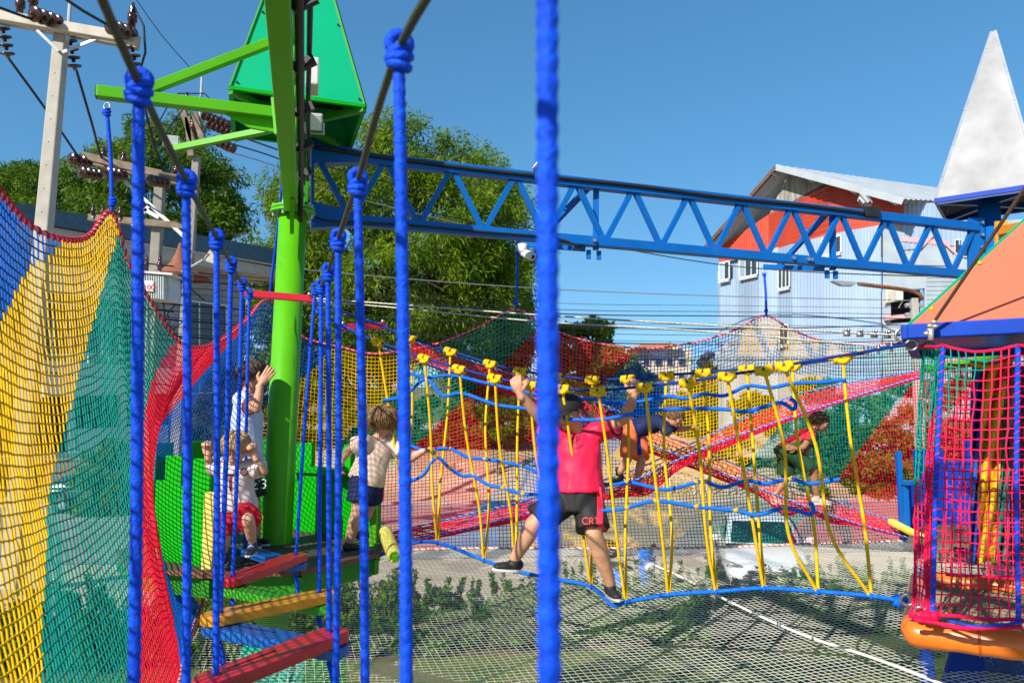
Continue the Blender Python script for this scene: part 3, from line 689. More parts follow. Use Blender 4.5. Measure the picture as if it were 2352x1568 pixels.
# floodlight on the lower arm
fa = thing('floodlight', at(400, 335, 4.4), 'grey floodlight on a thin green arm left of the mast', 'floodlight', 'floodlights')
O('arm', MB().bar(at(398, 342, 4.4), at(642, 293, 4.3), .035, .035), m_gm, fa)
def flood(par, c, w_, h_, nrm, glass=True):
    nrm = Vector(nrm).normalized(); x = nrm.cross(V(0, 0, 1)).normalized(); y = x.cross(nrm); c = Vector(c)
    q = [c + x * a * w_ / 2 + y * b * h_ / 2 for a, b in ((-1, -1), (1, -1), (1, 1), (-1, 1))]
    O('housing', MB().prism([p - nrm * .004 for p in q], -nrm * .035), M('lamp_grey', (.42, .43, .42), .5), par, bevel=.008)
    O('lens', MB().prism([c + (p - c) * .84 + nrm * .002 for p in q], -nrm * .006), M('lamp_glass', (.55, .60, .66), .1, spec=.8) if glass else m_wht, par)
    hs = MB()
    for k in range(5):
        a = c - nrm * .05 + x * w_ * (-.3 + .15 * k); hs.bar(a - y * h_ * .3, a + y * h_ * .3, .008, .03, up=nrm)
    O('heat_sink', hs, M('lamp_grey', (.42, .43, .42), .5), par)
    O('bracket', MB().tube([c - x * w_ * .55, c - x * w_ * .55 - y * h_ * .62, c + x * w_ * .55 - y * h_ * .62, c + x * w_ * .55], .008, 6), m_bolt, par)
flood(fa, at(395, 322, 4.38), .085, .062, (.25, -.8, -.15))
f2 = thing('floodlight', at(722, 280, 5.15), 'white square floodlight hanging under the green pyramid roof', 'floodlight', 'floodlights')
flood(f2, at(722, 282, 5.05), .115, .12, (.15, -.8, -.55), False)

# platform
hexp = [(-2.42, 4.80), (-1.84, 4.56), (-1.30, 4.64), (-.93, 5.22), (-1.02, 6.05), (-1.5, 6.6), (-2.2, 6.62), (-2.72, 6.1), (-2.75, 5.3)]
O('platform', MB().prism([V(x, y, FL) for x, y in hexp], V(0, 0, -.022)), m_floor, gt)
n = len(hexp)
for i in range(n):
    a = V(*hexp[i], FL - .016); b = V(*hexp[(i + 1) % n], FL - .016); mdl = V(-1.8, 5.6, FL)
    o_ = ((a + b) / 2 - mdl); o_.z = 0; o_.normalize()
    O('edge_strip', MB().bar(a + o_ * .012, b + o_ * .012, .022, .030), m_edge, gt)
    O('rim_beam', MB().bar(a - o_ * .08 - V(0, 0, .09), b - o_ * .08 - V(0, 0, .09), .05, .12), m_gd, gt)
    O('floor_joist', MB().bar(a - V(0, 0, .08), mdl - V(0, 0, .08), .05, .1), m_gd, gt)

def parapet(name, pa, pb, prof, th, mat, parent, zb, trim=True):
    """castle panel between plan points pa, pb; prof: (u 0..1, height) outline of the top edge"""
    pa = Vector(pa); pb = Vector(pb); d = pb - pa; nn = V(-d.y, d.x, 0).normalized()
    poly = [pa + V(0, 0, zb)] + [pa + d * u + V(0, 0, h) for u, h in prof] + [pb + V(0, 0, zb)]
    return O(name, MB().prism(poly, nn * th), mat, parent, bevel=.006)
z1 = CAMZ - .245; z2 = CAMZ - .44; zb = CAMZ - 1.06
P = lambda px, Y: V(*at(px, 1000, Y).to_tuple()[:2], 0)
parapet('castle_panel', P(362, 5.0), P(487, 4.72), [(0, z2 + .03), (.17, z2 + .03), (.17, z1), (.47, z1), (.47, z2), (.68, z2), (.68, z1 - .012), (1, z1 - .012)], .045, m_gp, gt, zb)
O('corner_post', MB().bar(P(490, 4.68) + V(0, 0, zb - .03), P(490, 4.68) + V(0, 0, CAMZ - .455), .05, .07), m_yel, gt, bevel=.01)
parapet('castle_panel', P(352, 5.05), P(352, 5.75), [(0, z2), (.2, z2), (.2, z1), (.5, z1), (.5, z2), (.75, z2), (.75, z1), (1, z1)], .045, m_gp, gt, zb)
parapet('castle_panel', P(360, 5.95), P(490, 6.45), [(0, z1 + .05), (.3, z1 + .05), (.3, z2), (.55, z2), (.55, z1 + .05), (1, z1 + .05)], .045, m_gp, gt, zb)
parapet('castle_panel', P(492, 6.5), P(628, 6.55), [(0, z1 + .05), (.28, z1 + .05), (.28, z2 + .05), (.5, z2 + .05), (.5, z1 + .06), (1, z1 + .06)], .045, m_gp, gt, zb)
# right rear group with ledges
parapet('castle_panel', P(660, 6.35), P(742, 6.2), [(0, CAMZ - .22), (.70, CAMZ - .20), (.70, CAMZ - .42), (1, CAMZ - .42)], .05, m_gp, gt, zb)
O('panel_ledge', MB().bar(P(668, 6.25) + V(0, 0, CAMZ - .42), P(744, 6.08) + V(0, 0, CAMZ - .42), .12, .05), m_gp, gt, bevel=.006)
parapet('castle_panel', P(690, 6.17), P(741, 6.06), [(0, CAMZ - .45), (1, CAMZ - .45)], .04, m_gp, gt, FL)
parapet('castle_panel', P(742, 6.02), P(868, 5.62), [(0, CAMZ - .44), (.28, CAMZ - .43), (.28, CAMZ - .215), (.52, CAMZ - .20), (.52, CAMZ - .42), (1, CAMZ - .40)], .05, m_gp, gt, zb)
O('panel_ledge', MB().bar(P(746, 5.96) + V(0, 0, CAMZ - .425), P(866, 5.56) + V(0, 0, CAMZ - .40), .11, .05), m_gp, gt, bevel=.006)
for px, Y in ((840, 5.56), (862, 5.50), (738, 6.02)):
    p = P(px, Y); O('panel_post', MB().bar(p + V(0, 0, zb - .05), p + V(0, 0, CAMZ - .42), .05, .05), m_gm, gt, bevel=.005)

# red spreader bars on the mast
def spreader(p0, p1, label, ln):
    t = thing('spreader_bar', p0.lerp(p1, .5), label, 'bar', 'red spreader bars')
    O('bar', MB().bar(p0, p1, .045, .05), m_red, t, bevel=.006)
    for e in (p0.lerp(p1, .07), p0.lerp(p1, .93)):
        O('shackle', MB().torus(e + V(0, 0, -.015), (0, 1, .2), .022, .007, 14, 6), m_bolt, t, smooth=True)
        O('clamp_nut', MB().ell(e + V(.005, -.02, .03), .014), m_bolt, t, smooth=True)
    return t
spreader(at(556, 673, 5.10), at(722, 687, 5.22), 'long red spreader bar across the green mast', 1)
spreader(at(780, 752, 5.55), at(886, 747, 5.75), 'short red spreader bar right of the mast', 1)

# ---------------------------------------------------------------- blue truss
Y0, Y1 = 5.88, 7.78
tr = thing('blue_truss_beam', at(1480, 480, 6.8), 'long blue lattice truss beam spanning from green mast to blue tower', 'truss')
TA, TB = at(722, 352, Y0), at(2243, 523, Y1); BA, BB = at(722, 499, Y0), at(2243, 633, Y1)
O('top_chord', MB().bar(TA, TB, .088, .092), m_bl, tr, bevel=.008)
O('bottom_chord', MB().bar(BA, BB, .088, .088), m_bl, tr, bevel=.008)
for k in range(12):
    a = TA.lerp(TB, (k + .06) / 12.08); b = BA.lerp(BB, (k + .47) / 12.08); b2 = BA.lerp(BB, (k + .54) / 12.08); c = TA.lerp(TB, (k + .97) / 12.08)
    O('brace', MB().bar(a - V(0, 0, .04), b + V(0, 0, .04), .044, .044, up=V(-.3, .95, 0)), m_bl, tr)
    O('brace', MB().bar(b2 + V(0, 0, .04), c - V(0, 0, .04), .044, .044, up=V(-.3, .95, 0)), m_bl, tr)
for A_, s in ((TA, 1), (BA, 1)):
    ep = MB(); ep.prism([A_ + V(0, -.05, .12), A_ + V(.38, .08, .045), A_ + V(.38, .08, -.045), A_ + V(0, -.05, -.10)], V(-.03, .1, 0)); O('end_gusset', ep, m_bl, tr)
O('end_plate', MB().bar(at(717, 325, Y0) , at(717, 522, Y0), .24, .02, up=V(.95, .3, 0)), m_bl, tr)
TD = (TB - TA).normalized(); TN = V(-TD.y, TD.x, 0).normalized()
cp = [at(722, 352, Y0) + V(0, -.07, .03)]
for k, (f, dz) in enumerate(((.1, .01), (.2, .0), (.3, .005), (.42, .015), (.55, .0), (.68, .012), (.8, .0))): cp.append(TA.lerp(TB, f) - TN * .056 + V(0, 0, dz))
O('cable_conduit', MB().tube(bez(cp, .08), .017, 8), m_blk, tr, smooth=True)
cp = [at(690, 470, Y0 - .1), at(740, 505, Y0 - .08)]
for f in (.1, .2, .3): cp.append(BA.lerp(BB, f) - TN * .056 + V(0, 0, -.012))
cp += [BA.lerp(BB, .335) - TN * .06 + V(0, 0, -.08)]
O('cable_conduit', MB().tube(bez(cp, .08), .010, 8), m_blk, tr, smooth=True)
for f in (.355, .66, .69, .685):
    p = BA.lerp(BB, f) - TN * .048; O('bolt', MB().cyl(p, p - TN * .02, .018, .018, 8), m_bolt, tr)
def net_arm(f, label, px, py, Yt):
    t = thing('net_hanger_arm', BA.lerp(BB, f), label, 'arm', 'blue arms behind the truss')
    e = at(px, py, Yt); a = BA.lerp(BB, f) + TN * .04 - V(0, 0, .06)
    O('arm', MB().bar(a, e, .06, .05), m_bl, t, bevel=.004)
    O('brace', MB().bar(e.lerp(a, .25), TA.lerp(TB, f + .01) + TN * .05, .05, .05), m_bl, t, bevel=.004)
    O('strut', MB().bar(a + TD * .12, TA.lerp(TB, f + .02) + TN * .06, .05, .05), m_bl, t)
    for k in (0, .1):
        lg = a + TD * (.05 + k) - V(0, 0, .05); O('lug', MB().box(lg, (.04, .03, .08)), m_bl, t)
    return e
e1 = net_arm(.345, 'blue arm with a camera hung behind the truss near the thick rope', 1190, 560, 7.25)
e2 = net_arm(.72, 'blue arm behind the right half of the truss', 1757, 612, 8.0)
sc = thing('security_camera', at(1205, 575, 7.05), 'white security camera under the blue truss arm', 'camera')
O('mount', MB().lathe(at(1200, 568, 7.1), [(.05, .03), (.05, -.03), (.03, -.06)], 16), m_wht, sc, smooth=True)
O('joint', MB().ell(at(1200, 584, 7.08), .02), m_wht, sc, smooth=True)
O('body', MB().lathe(at(1208, 583, 7.06), [(.0, -.01), (.042, 0), (.045, .05), (.045, .1), (.03, .11), (0, .112)], 16, (.5, -.55, -.35)), m_wht, sc, smooth=True)
O('lens', MB().lathe(at(1208, 583, 7.06) + V(.5, -.55, -.35).normalized() * .105, [(.02, 0), (.02, .01)], 14, (.5, -.55, -.35)), m_blk, sc)
for f, lab, d in ((.285, 'solar floodlight on the truss left of the thick rope', (-.9, -.25, .6)), (.795, 'solar floodlight on the truss in front of the orange gable', (.9, -.3, .6))):
    base = TA.lerp(TB, f) + V(0, 0, .05); t = thing('solar_floodlight', base, lab, 'floodlight', 'solar floodlights on the truss')
    O('junction_box', MB().box(base - TN * .055 - V(0, 0, .03), (.17, .06, .105), math.atan2(TD.y, TD.x)), m_blk, t, bevel=.008)
    O('stem', MB().cyl(base, base + V(0, 0, .11), .012, .012, 8), m_bolt, t)
    flood(t, base + V(-.01, 0, .13), .17, .13, d)

# ---------------------------------------------------------------- blue tower with silver roof
m_bd = M('blue_dark_paint', (.004, .045, .22), .4, var=.08, coat=.2)
m_bp = M('blue_panel_paint', (.002, .045, .40), .45, var=.07, spec=.2, dirt=.08)
m_silver = M('hammered_silver_sheet', (.33, .33, .345), .6, metal=.0, var=.22, vs=2.6, bump=.6, bs=9)
m_ora = M('orange_bracket_paint', (.80, .30, .012), .4, var=.06, coat=.2)
mb_ = at(2277, 560, 7.85)
bt = thing('blue_castle_tower', V(mb_.x, mb_.y, 0), 'blue play tower with round mast and silver pyramid roof', 'play tower')
O('mast', MB().cyl(V(mb_.x, mb_.y, 0), V(mb_.x, mb_.y, CAMZ + 2.5), .105, .105, 28), m_bl, bt, smooth=True)
fp = MB(); fp.prism([at(2225, 500, 7.76), at(2262, 500, 7.76), at(2262, 640, 7.76), at(2225, 640, 7.76)], V(0, .03, 0)); O('flange_plate', fp, m_bl, bt)
for k in range(5): p = at(2254, 512 + k * 28, 7.75); O('bolt', MB().cyl(p, p + V(0, -.03, 0), .016, .016, 8), m_bolt, bt)
SH = CAMZ + 2.33
k1 = at(2148, 457, 7.75); SH = k1.z; cc = V(mb_.x, mb_.y, SH); of = k1 - cc; of.z = 0
ring = [cc + Matrix.Rotation(math.pi / 2 * i, 3, 'Z') @ of for i in range(4)]; sap = at(2282, 60, 7.85)
for i in range(4):
    a, b = ring[i], ring[(i + 1) % 4]; nn = (b - a).cross(sap - a).normalized(); t1_ = a.lerp(sap, .965); t2_ = b.lerp(sap, .965)
    sm = MB(); G_ = 14
    for r in range(G_ + 1):
        for q in range(G_ + 1):
            p = a.lerp(b, q / G_).lerp(t1_.lerp(t2_, q / G_), r / G_); e = 0 if q in (0, G_) or r in (0, G_) else .012 * mnoise.noise(p * 3.1)
            sm.v.append(tuple(p + nn * e))
    sm.f = [(r * (G_ + 1) + q, r * (G_ + 1) + q + 1, (r + 1) * (G_ + 1) + q + 1, (r + 1) * (G_ + 1) + q) for r in range(G_) for q in range(G_)]
    O('roof_sheet', sm, m_silver, bt, smooth=True)
    O('edge_rib', MB().bar(a, t1_, .022, .022), M('silver_rib', (.6, .62, .68), .4, metal=.4), bt)
    O('eave_rim', MB().bar(a - V(0, 0, .02), b - V(0, 0, .02), .02, .05), m_bp, bt)
    O('eave_lip', MB().bar(a - V(0, 0, .05) + (cc - a) * .03, b - V(0, 0, .05) + (cc - b) * .03, .03, .03), m_bd, bt)
    O('eave_strut', MB().bar(a - V(0, 0, .03) + (cc - a) * .05, cc - V(0, 0, .02), .05, .06), m_bd, bt)
    for kk in (.12, .3, .5, .68, .86):
        p = a.lerp(sap, kk); O('screw', MB().ell(p, .013, nu=8, nv=5), m_bd, bt)
O('roof_ceiling', MB().prism([p.lerp(cc, .16) + V(0, 0, .22) for p in ring], V(0, 0, .01)), M('navy_roof_shade', (.004, .012, .05), .8), bt)  # raised inner sheet; its dark navy paints the shadow under the silver roof
# orange bracket
ob = thing('orange_truss_bracket', at(2310, 560, 7.4), 'orange steel bracket bolted to the blue mast', 'bracket')
O('plate', MB().prism([at(2288, 508, 7.6), at(2315, 508, 7.5), at(2318, 600, 7.5), at(2288, 606, 7.6)], V(0, .03, 0)), m_ora, ob)
O('chord', MB().bar(at(2300, 530, 7.5), at(2420, 505, 6.6), .09, .09), m_ora, ob, bevel=.006)
O('brace', MB().bar(at(2312, 535, 7.45), at(2350, 600, 7.2), .06, .06), m_ora, ob)
O('bottom_chord', MB().bar(at(2300, 640, 7.5), at(2420, 640, 6.6), .09, .09), m_ora, ob)
for k in range(4): p = at(2296, 520 + k * 27, 7.55); O('bolt', MB().cyl(p, p + V(0, -.03, 0), .016, .016, 8), m_bolt, ob)
O('ring', MB().bar(at(2330, 555, 7.6), at(2420, 555, 7.0), .05, .1), m_red, ob)

# blue castle platform of the far right tower
Q = lambda px, Y: V(*at(px, 1000, Y).to_tuple()[:2], 0)
bz = CAMZ - 1.12
O('platform', MB().prism([V(*Q(2072, 7.15).to_tuple()[:2], bz), V(*Q(2300, 6.7).to_tuple()[:2], bz), V(*Q(2360, 8.2).to_tuple()[:2], bz), V(*Q(2100, 8.5).to_tuple()[:2], bz)], V(0, 0, -.05)), m_floor, bt)
zc = at(2090, 1038, 7.9).z
parapet('castle_panel', Q(2088, 7.95), Q(2165, 8.05), [(0, at(2088, 1115, 7.95).z), (.18, at(2088, 1115, 7.95).z), (.18, zc + .02), (1, zc + .02)], .05, m_bp, bt, bz - .1)
parapet('castle_panel', Q(2066, 7.6), Q(2066, 8.2), [(0, zc), (.4, zc), (.4, zc - .2), (.7, zc - .2), (.7, zc), (1, zc)], .05, m_bp, bt, bz - .1)
parapet('castle_panel', Q(2170, 8.0), Q(2300, 8.0), [(0, zc - .1), (.35, zc - .1), (.35, zc + .12), (.65, zc + .12), (.65, zc - .1), (1, zc - .1)], .05, m_bp, bt, bz - .1)
parapet('castle_panel', Q(2078, 7.85), Q(2120, 7.9), [(0, at(2078, 1108, 7.9).z), (1, at(2078, 1104, 7.9).z)], .04, m_bp, bt, bz)
O('panel_post', MB().bar(Q(2072, 7.5) + V(0, 0, bz - .1), Q(2072, 7.5) + V(0, 0, at(2072, 1108, 7.5).z), .05, .05), m_bl, bt, bevel=.005)
O('panel_post', MB().bar(Q(2063, 7.58) + V(0, 0, bz - .1), Q(2063, 7.58) + V(0, 0, at(2063, 1035, 7.58).z), .035, .04), m_bl, bt, bevel=.005)
O('panel_ledge', MB().bar(Q(2070, 7.45) + V(0, 0, at(2070, 1108, 7.5).z), Q(2112, 7.5) + V(0, 0, at(2100, 1106, 7.5).z), .1, .04), m_bl, bt, bevel=.005)
for k in range(3): O('tower_leg', MB().bar(Q(2100 + 90 * k, 7.6) + V(0, 0, 0), Q(2100 + 90 * k, 7.6) + V(0, 0, bz), .09, .09), m_bp, bt)
# sloping support legs of the play frame seen below the nets
for lab, a, b, mt in (('wide turquoise steel panel leaning below the board bridge', at(560, 1480, 4.6), at(470, 1700, 4.2), M('turquoise_panel', (.01, .36, .22), .5, dirt=.15)),):
    leg = thing('sloping_support_panel', a, lab, 'support')
    w_ = V(.36, .12, 0)
    O('panel', MB().prism([a, a + w_, b + w_ * 1.2, b], V(0, .03, 0)), mt, leg); O('rib', MB().bar(a + w_ * .75, b + w_ * .95, .05, .03), mt, leg)
    O('side_panel', MB().prism([a + w_, a + w_ * 1.5 + V(0, .1, 0), b + w_ * 1.9 + V(0, .1, 0), b + w_ * 1.2], V(0, .03, 0)), m_gd, leg)
leg = thing('blue_support_foot', at(2280, 1560, 4.4), 'blue steel support below the orange padded tower floor', 'support')
O('panel', MB().prism([at(2195, 1470, 4.5), at(2262, 1470, 4.5), at(2262, 1700, 4.5), at(2130, 1700, 4.5)], V(0, .03, 0)), m_bp, leg)
O('side_panel', MB().prism([at(2262, 1465, 4.5), at(2480, 1465, 4.2), at(2480, 1700, 4.2), at(2262, 1700, 4.5)], V(0, .03, 0)), m_bd, leg)
# ================================================================ ROPES, BRIDGES AND NETS
def rope_mat(name, c, c2=None, rough=.6):
    return M(name, c, rough, var=.18, vs=45, bump=.35, bs=180, spec=.18, col2=c2)
m_rb = rope_mat('blue_rope', (.004, .090, .82), (.003, .050, .55))
m_rb2 = rope_mat('bright_blue_rope', (.004, .17, .86), (.003, .11, .66))
m_nb = rope_mat('navy_rope', (.008, .035, .22))
m_ry = rope_mat('yellow_rope', (.90, .54, .006), (.76, .40, .004))
m_olive = M('olive_cable', (.055, .06, .018), .5, var=.2, vs=30, bump=.3, bs=150)
m_brownc = M('brown_cable', (.07, .042, .025), .55, var=.2, vs=30, bump=.3, bs=150)
m_steel = M('steel_wire_rope', (.42, .40, .36), .4, metal=.7, var=.25, vs=60)
m_net = {'blue': M('net_blue', (.002, .105, .50), .6, spec=.15, var=.12, vs=3), 'yellow': M('net_yellow', (.82, .47, .004), .6, spec=.15, var=.12, vs=3),
         'teal': M('net_teal', (.002, .26, .21), .6, spec=.15, var=.12, vs=3), 'red': M('net_red', (.76, .008, .04), .6, spec=.15, var=.12, vs=3)}
m_nw = M('net_white', (.80, .78, .72), .7, var=.12, vs=2)
m_nr = M('net_crimson', (.82, .010, .055), .6, spec=.15, var=.1, vs=3)
m_np = M('net_pink_red', (.82, .008, .075), .6, spec=.15, var=.1, vs=3)
m_wt = M('white_lashing', (.72, .66, .60), .7, var=.15, vs=20)
m_pk = M('pink_lashing', (.75, .30, .36), .7, var=.15, vs=20)

# --- board bridge in front of the green tower
CABL = [(-.15, -.4, .62), None]
def cable_pts(lst): return [at(px, py, Y) for px, py, Y in lst]
Ltops = [(573, 674, 4.80), (556, 651, 3.75), (531, 606, 3.02), (498, 547, 2.42), (429, 418, 1.78), (320, 195, 1.27)]
Rtops = [(724, 662, 4.35), (738, 655, 3.42), (754, 622, 2.76), (777, 548, 2.22), (822, 415, 1.70), (917, 112, 1.16)]
lc = [at(590, 690, 5.12)] + cable_pts(Ltops); lc.append(lc[-1] * 2 - lc[-2] + V(0, 0, .03)); lc.append(lc[-1] + V(.25, -.9, .06))
rc = [at(716, 684, 5.18)] + cable_pts(Rtops); e7 = V(.035, .64, CAMZ + .60); rc.append(e7); rc.append(V(.16, .05, CAMZ + .66)); rc.append(V(.3, -.6, CAMZ + .72))
O('overhead_cable', MB().tube(bez(lc, .05), .0075, 9), m_olive, label='dark olive overhead cable on the left of the board bridge', cat='cable', group='overhead cables', smooth=True)
O('overhead_cable', MB().tube(bez(rc, .05), .0075, 9), m_olive, label='dark olive overhead cable on the right of the board bridge', cat='cable', group='overhead cables', smooth=True)
BZ = CAMZ - .85
Lj = [atz(563, 1263, BZ), atz(534, 1354, BZ), atz(504, 1444, BZ), atz(497, 1600, BZ), at(427, 1900, 1.78), at(296, 2300, 1.27)]
Rj = [atz(678, 1299, BZ), atz(733, 1394, BZ), atz(757, 1491, BZ), atz(771, 1640, BZ), at(842, 1950, 1.70), at(936, 2500, 1.16)]
hl = 0
for side, tops, js in (('left', Ltops, Lj), ('right', Rtops, Rj)):
    for k, (tp, j) in enumerate(zip(tops, js)):
        p0 = at(*tp); t = thing('hanger_rope', j, 'blue braided hanger rope on the %s side of the board bridge, %s from the camera' % (side, ords[(6 if side == 'right' else 5) - k]), 'rope', 'blue hanger ropes of the board bridge')
        mid = p0.lerp(j, .5) + V(random.uniform(-.006, .006), 0, 0); rr = .0095
        O('rope', MB().tube(bez([p0 - V(0, 0, .02), mid, j - V(0, 0, .05)], .005), rr, 16, braid=.17, k=150.), m_rb, t, smooth=True)
        kn = MB(); rope_knot(kn, p0 - V(0, 0, .018), V(0, 0, 1), .0115, 1.05)
        kn.torus(p0 + V(0, 0, .008), (lc[2] - lc[1]) if side == 'left' else (rc[2] - rc[1]), .016, .0095, 14, 8)
        O('knot', kn, m_rb, t, smooth=True)
        O('tail', MB().tube(bez([j - V(0, 0, .05), j + V(.015, .0, -.10), j + V(.03, -.01, -.2)], .02), .012, 8, braid=.1, k=120), m_rb, t, smooth=True)
t = thing('hanger_rope', V(.05, .64, 2.5), 'thick blurred blue rope hanging closest to the camera', 'rope', 'blue hanger ropes of the board bridge')
O('rope', MB().tube(bez([V(.0335, .64, CAMZ + .58), V(.031, .64, CAMZ), V(.033, .64, CAMZ - .9)], .004), .0100, 18, braid=.17, k=150.), m_rb, t, smooth=True)
kn = MB(); rope_knot(kn, V(.0335, .64, CAMZ + .585), V(0, 0, 1), .0115); O('knot', kn, m_rb, t, smooth=True)
# boards
def board(p0, p1, wd_, th, mat, label, dz):
    d = (p1 - p0); d.z = 0; L = d.length; d.normalize(); n = V(-d.y, d.x, 0); p0 = p0 + V(0, 0, dz) - d * .012; p1 = p1 + V(0, 0, dz) + d * .012
    poly = []
    for c, s in ((p1, 1), (p0, -1)):
        for i in range(9):
            a = -math.pi / 2 + math.pi * i / 8; poly.append(c + (d * math.cos(a) * s + n * math.sin(a) * s) * wd_ / 2)
    t = thing('stepping_board', p0.lerp(p1, .5), label, 'board', 'zigzag stepping boards')
    O('board', MB().prism([p - V(0, 0, th / 2) for p in poly], V(0, 0, th)), mat, t, bevel=.006, bseg=3)
    O('groove', MB().bar(p0 + d * .06 + V(0, 0, th / 2 + .001) + n * wd_ * .12, p0.lerp(p1, .5) + V(0, 0, th / 2 + .001) + n * wd_ * .12, .006, .002), m_blk, t)
    for p in (p0 + d * .012, p1 - d * .012): O('rope_hole', MB().lathe(p + V(0, 0, th / 2), [(.015, -.001), (.015, .003)], 12), m_blk, t)
    return t
bm = lambda n, c: M('board_paint_' + n, c, .38, var=.08, vs=5, coat=.25, dirt=.14)
bR, bB, bG, bO = bm('red', (.58, .010, .025)), bm('blue', (.006, .10, .42)), bm('green', (.03, .36, .012)), bm('orange', (.74, .28, .012))
board(Lj[0], Rj[0], .125, .04, bB, 'blue stepping board under the foot of the small boy', .0)
board(Lj[1], Rj[0], .125, .042, bR, 'upper red stepping board in front of the platform', .045)
board(Lj[1], Rj[1], .125, .04, bG, 'green stepping board under the upper red board', .0)
board(Lj[2], Rj[1], .125, .042, bO, 'orange stepping board of the hanging bridge', .045)
board(Lj[2], Rj[2], .125, .04, bB, 'lower blue stepping board under the orange board', .0)
board(Lj[3], Rj[2], .125, .042, bR, 'lower red stepping board cut by the bottom edge of the picture', .045)
board(Lj[3], Rj[3], .125, .04, bG, 'green stepping board just below the picture edge', .0)

# --- yellow rope bridge
rbz = thing('yellow_rope_bridge', at(1430, 1350, 4.6), 'rope bridge of yellow hanging ropes with blue hand, side and foot ropes', 'rope bridge')
def zc_(px):
    u = (px - 780) / (2085 - 780.); return 1 / ((1 - u) / 5.45 + u / 3.92)
def spread(px): u = min(1, max(0, (px - 780) / 1305.)); return .05 + .20 * min(1, 4 * u * (1 - u) * 1.4)
nearT = [(790, 752), (868, 784), (975, 822), (1055, 846), (1137, 867), (1217, 883), (1291, 891), (1374, 896), (1481, 887), (1580, 876), (1670, 861), (1755, 848), (1800, 839), (1960, 812), (2084, 791)]
farT = [(880, 749), (942, 776), (1035, 806), (1126, 834), (1195, 851), (1275, 862), (1361, 871), (1442, 869), (1531, 861), (1615, 855), (1715, 846), (1820, 838), (1935, 821), (2084, 784)]
pn = lambda px, py, k: at(px, py, zc_(px) + spread(px) * k)
for lst, k in ((nearT, -1), (farT, 1)):
    pts = [pn(px, py, k) for px, py in lst]
    O('hand_rope', MB().tube(bez(pts, .012), .0085, 9, braid=.14, k=150.), m_nb, rbz, smooth=True)
foot = [(780, 1306), (872, 1275), (940, 1249), (1005, 1246), (1110, 1285), (1180, 1310), (1270, 1328), (1358, 1347), (1405, 1388), (1438, 1382), (1536, 1365), (1645, 1358), (1755, 1350), (1878, 1358), (2000, 1368), (2072, 1380)]
O('foot_rope', MB().tube(bez([pn(a, b, 0) for a, b in foot], .012), .0115, 10, braid=.15, k=150.), m_rb2, rbz, smooth=True)
VS = [(868, 942, 942, 1248), (975, 1035, 1005, 1245), (1055, 1126, 1112, 1285), (1137, 1195, 1181, 1310), (1217, 1275, 1271, 1328), (1291, 1361, 1358, 1346), (1374, 1442, 1438, 1382), (1481, 1531, 1536, 1365), (1580, 1615, 1645, 1358), (1670, 1715, 1755, 1350), (1755, 1820, 1878, 1358), (1800, 1935, 2000, 1368)]
def yat(lst, px):
    for (a, b), (c, d) in zip(lst, lst[1:]):
        if a <= px <= c: return b + (d - b) * (px - a) / (c - a)
    return lst[-1][1]
def vknot(mb, c, d, g=1.3):
    d = d.normalized()
    for s in (-1, 1):
        for j in range(3):
            q = c + d * s * (.012 + .009 * j) * g; mb.torus(q + V(0, 0, -.002), d + V(0, 0, .15 * s), .0145 * g * .9, .0075 * g, 14, 7)
    mb.ell(c + V(0, -.008, -.018) * g, (.026 * g, .015 * g, .013 * g)); mb.tube(bez([c + (d * -.028 + V(0, -.012, 0)) * g, c + V(0, -.020, -.022) * g, c + (d * .028 + V(0, -.012, 0)) * g], .006), .0085 * g, 8, braid=.12, k=160)
for i, (a, b, c, d) in enumerate(VS):
    bot = pn(c, d, 0)
    for lst, px, k in ((nearT, a, -1), (farT, b, 1)):
        top = pn(px, yat(lst, px), k); jig = V(random.uniform(-.02, .02), 0, 0)
        m1 = top.lerp(bot, .35) + jig; m2 = top.lerp(bot, .72) - jig * 1.1
        if i in (10, 11) and k == -1: m2 = m2 + V(-.07, 0, -.02)
        pts = bez([top, m1, m2, bot + V(.004 * k, 0, .0)], .009)
        O('hanger', MB().tube(pts, .0088, 10, braid=.17, k=165.), m_ry, rbz, smooth=True)
        kb_ = MB(); td = pn(px + 6, yat(lst, px + 6), k) - top; vknot(kb_, top, td); O('knot', kb_, m_ry, rbz, smooth=True)
    kb_ = MB(); kb_.torus(bot, (1, -.4, .1), .012, .009, 14, 7); kb_.ell(bot - V(0, 0, .004), .013); O('foot_tie', kb_, m_rb2, rbz, smooth=True)
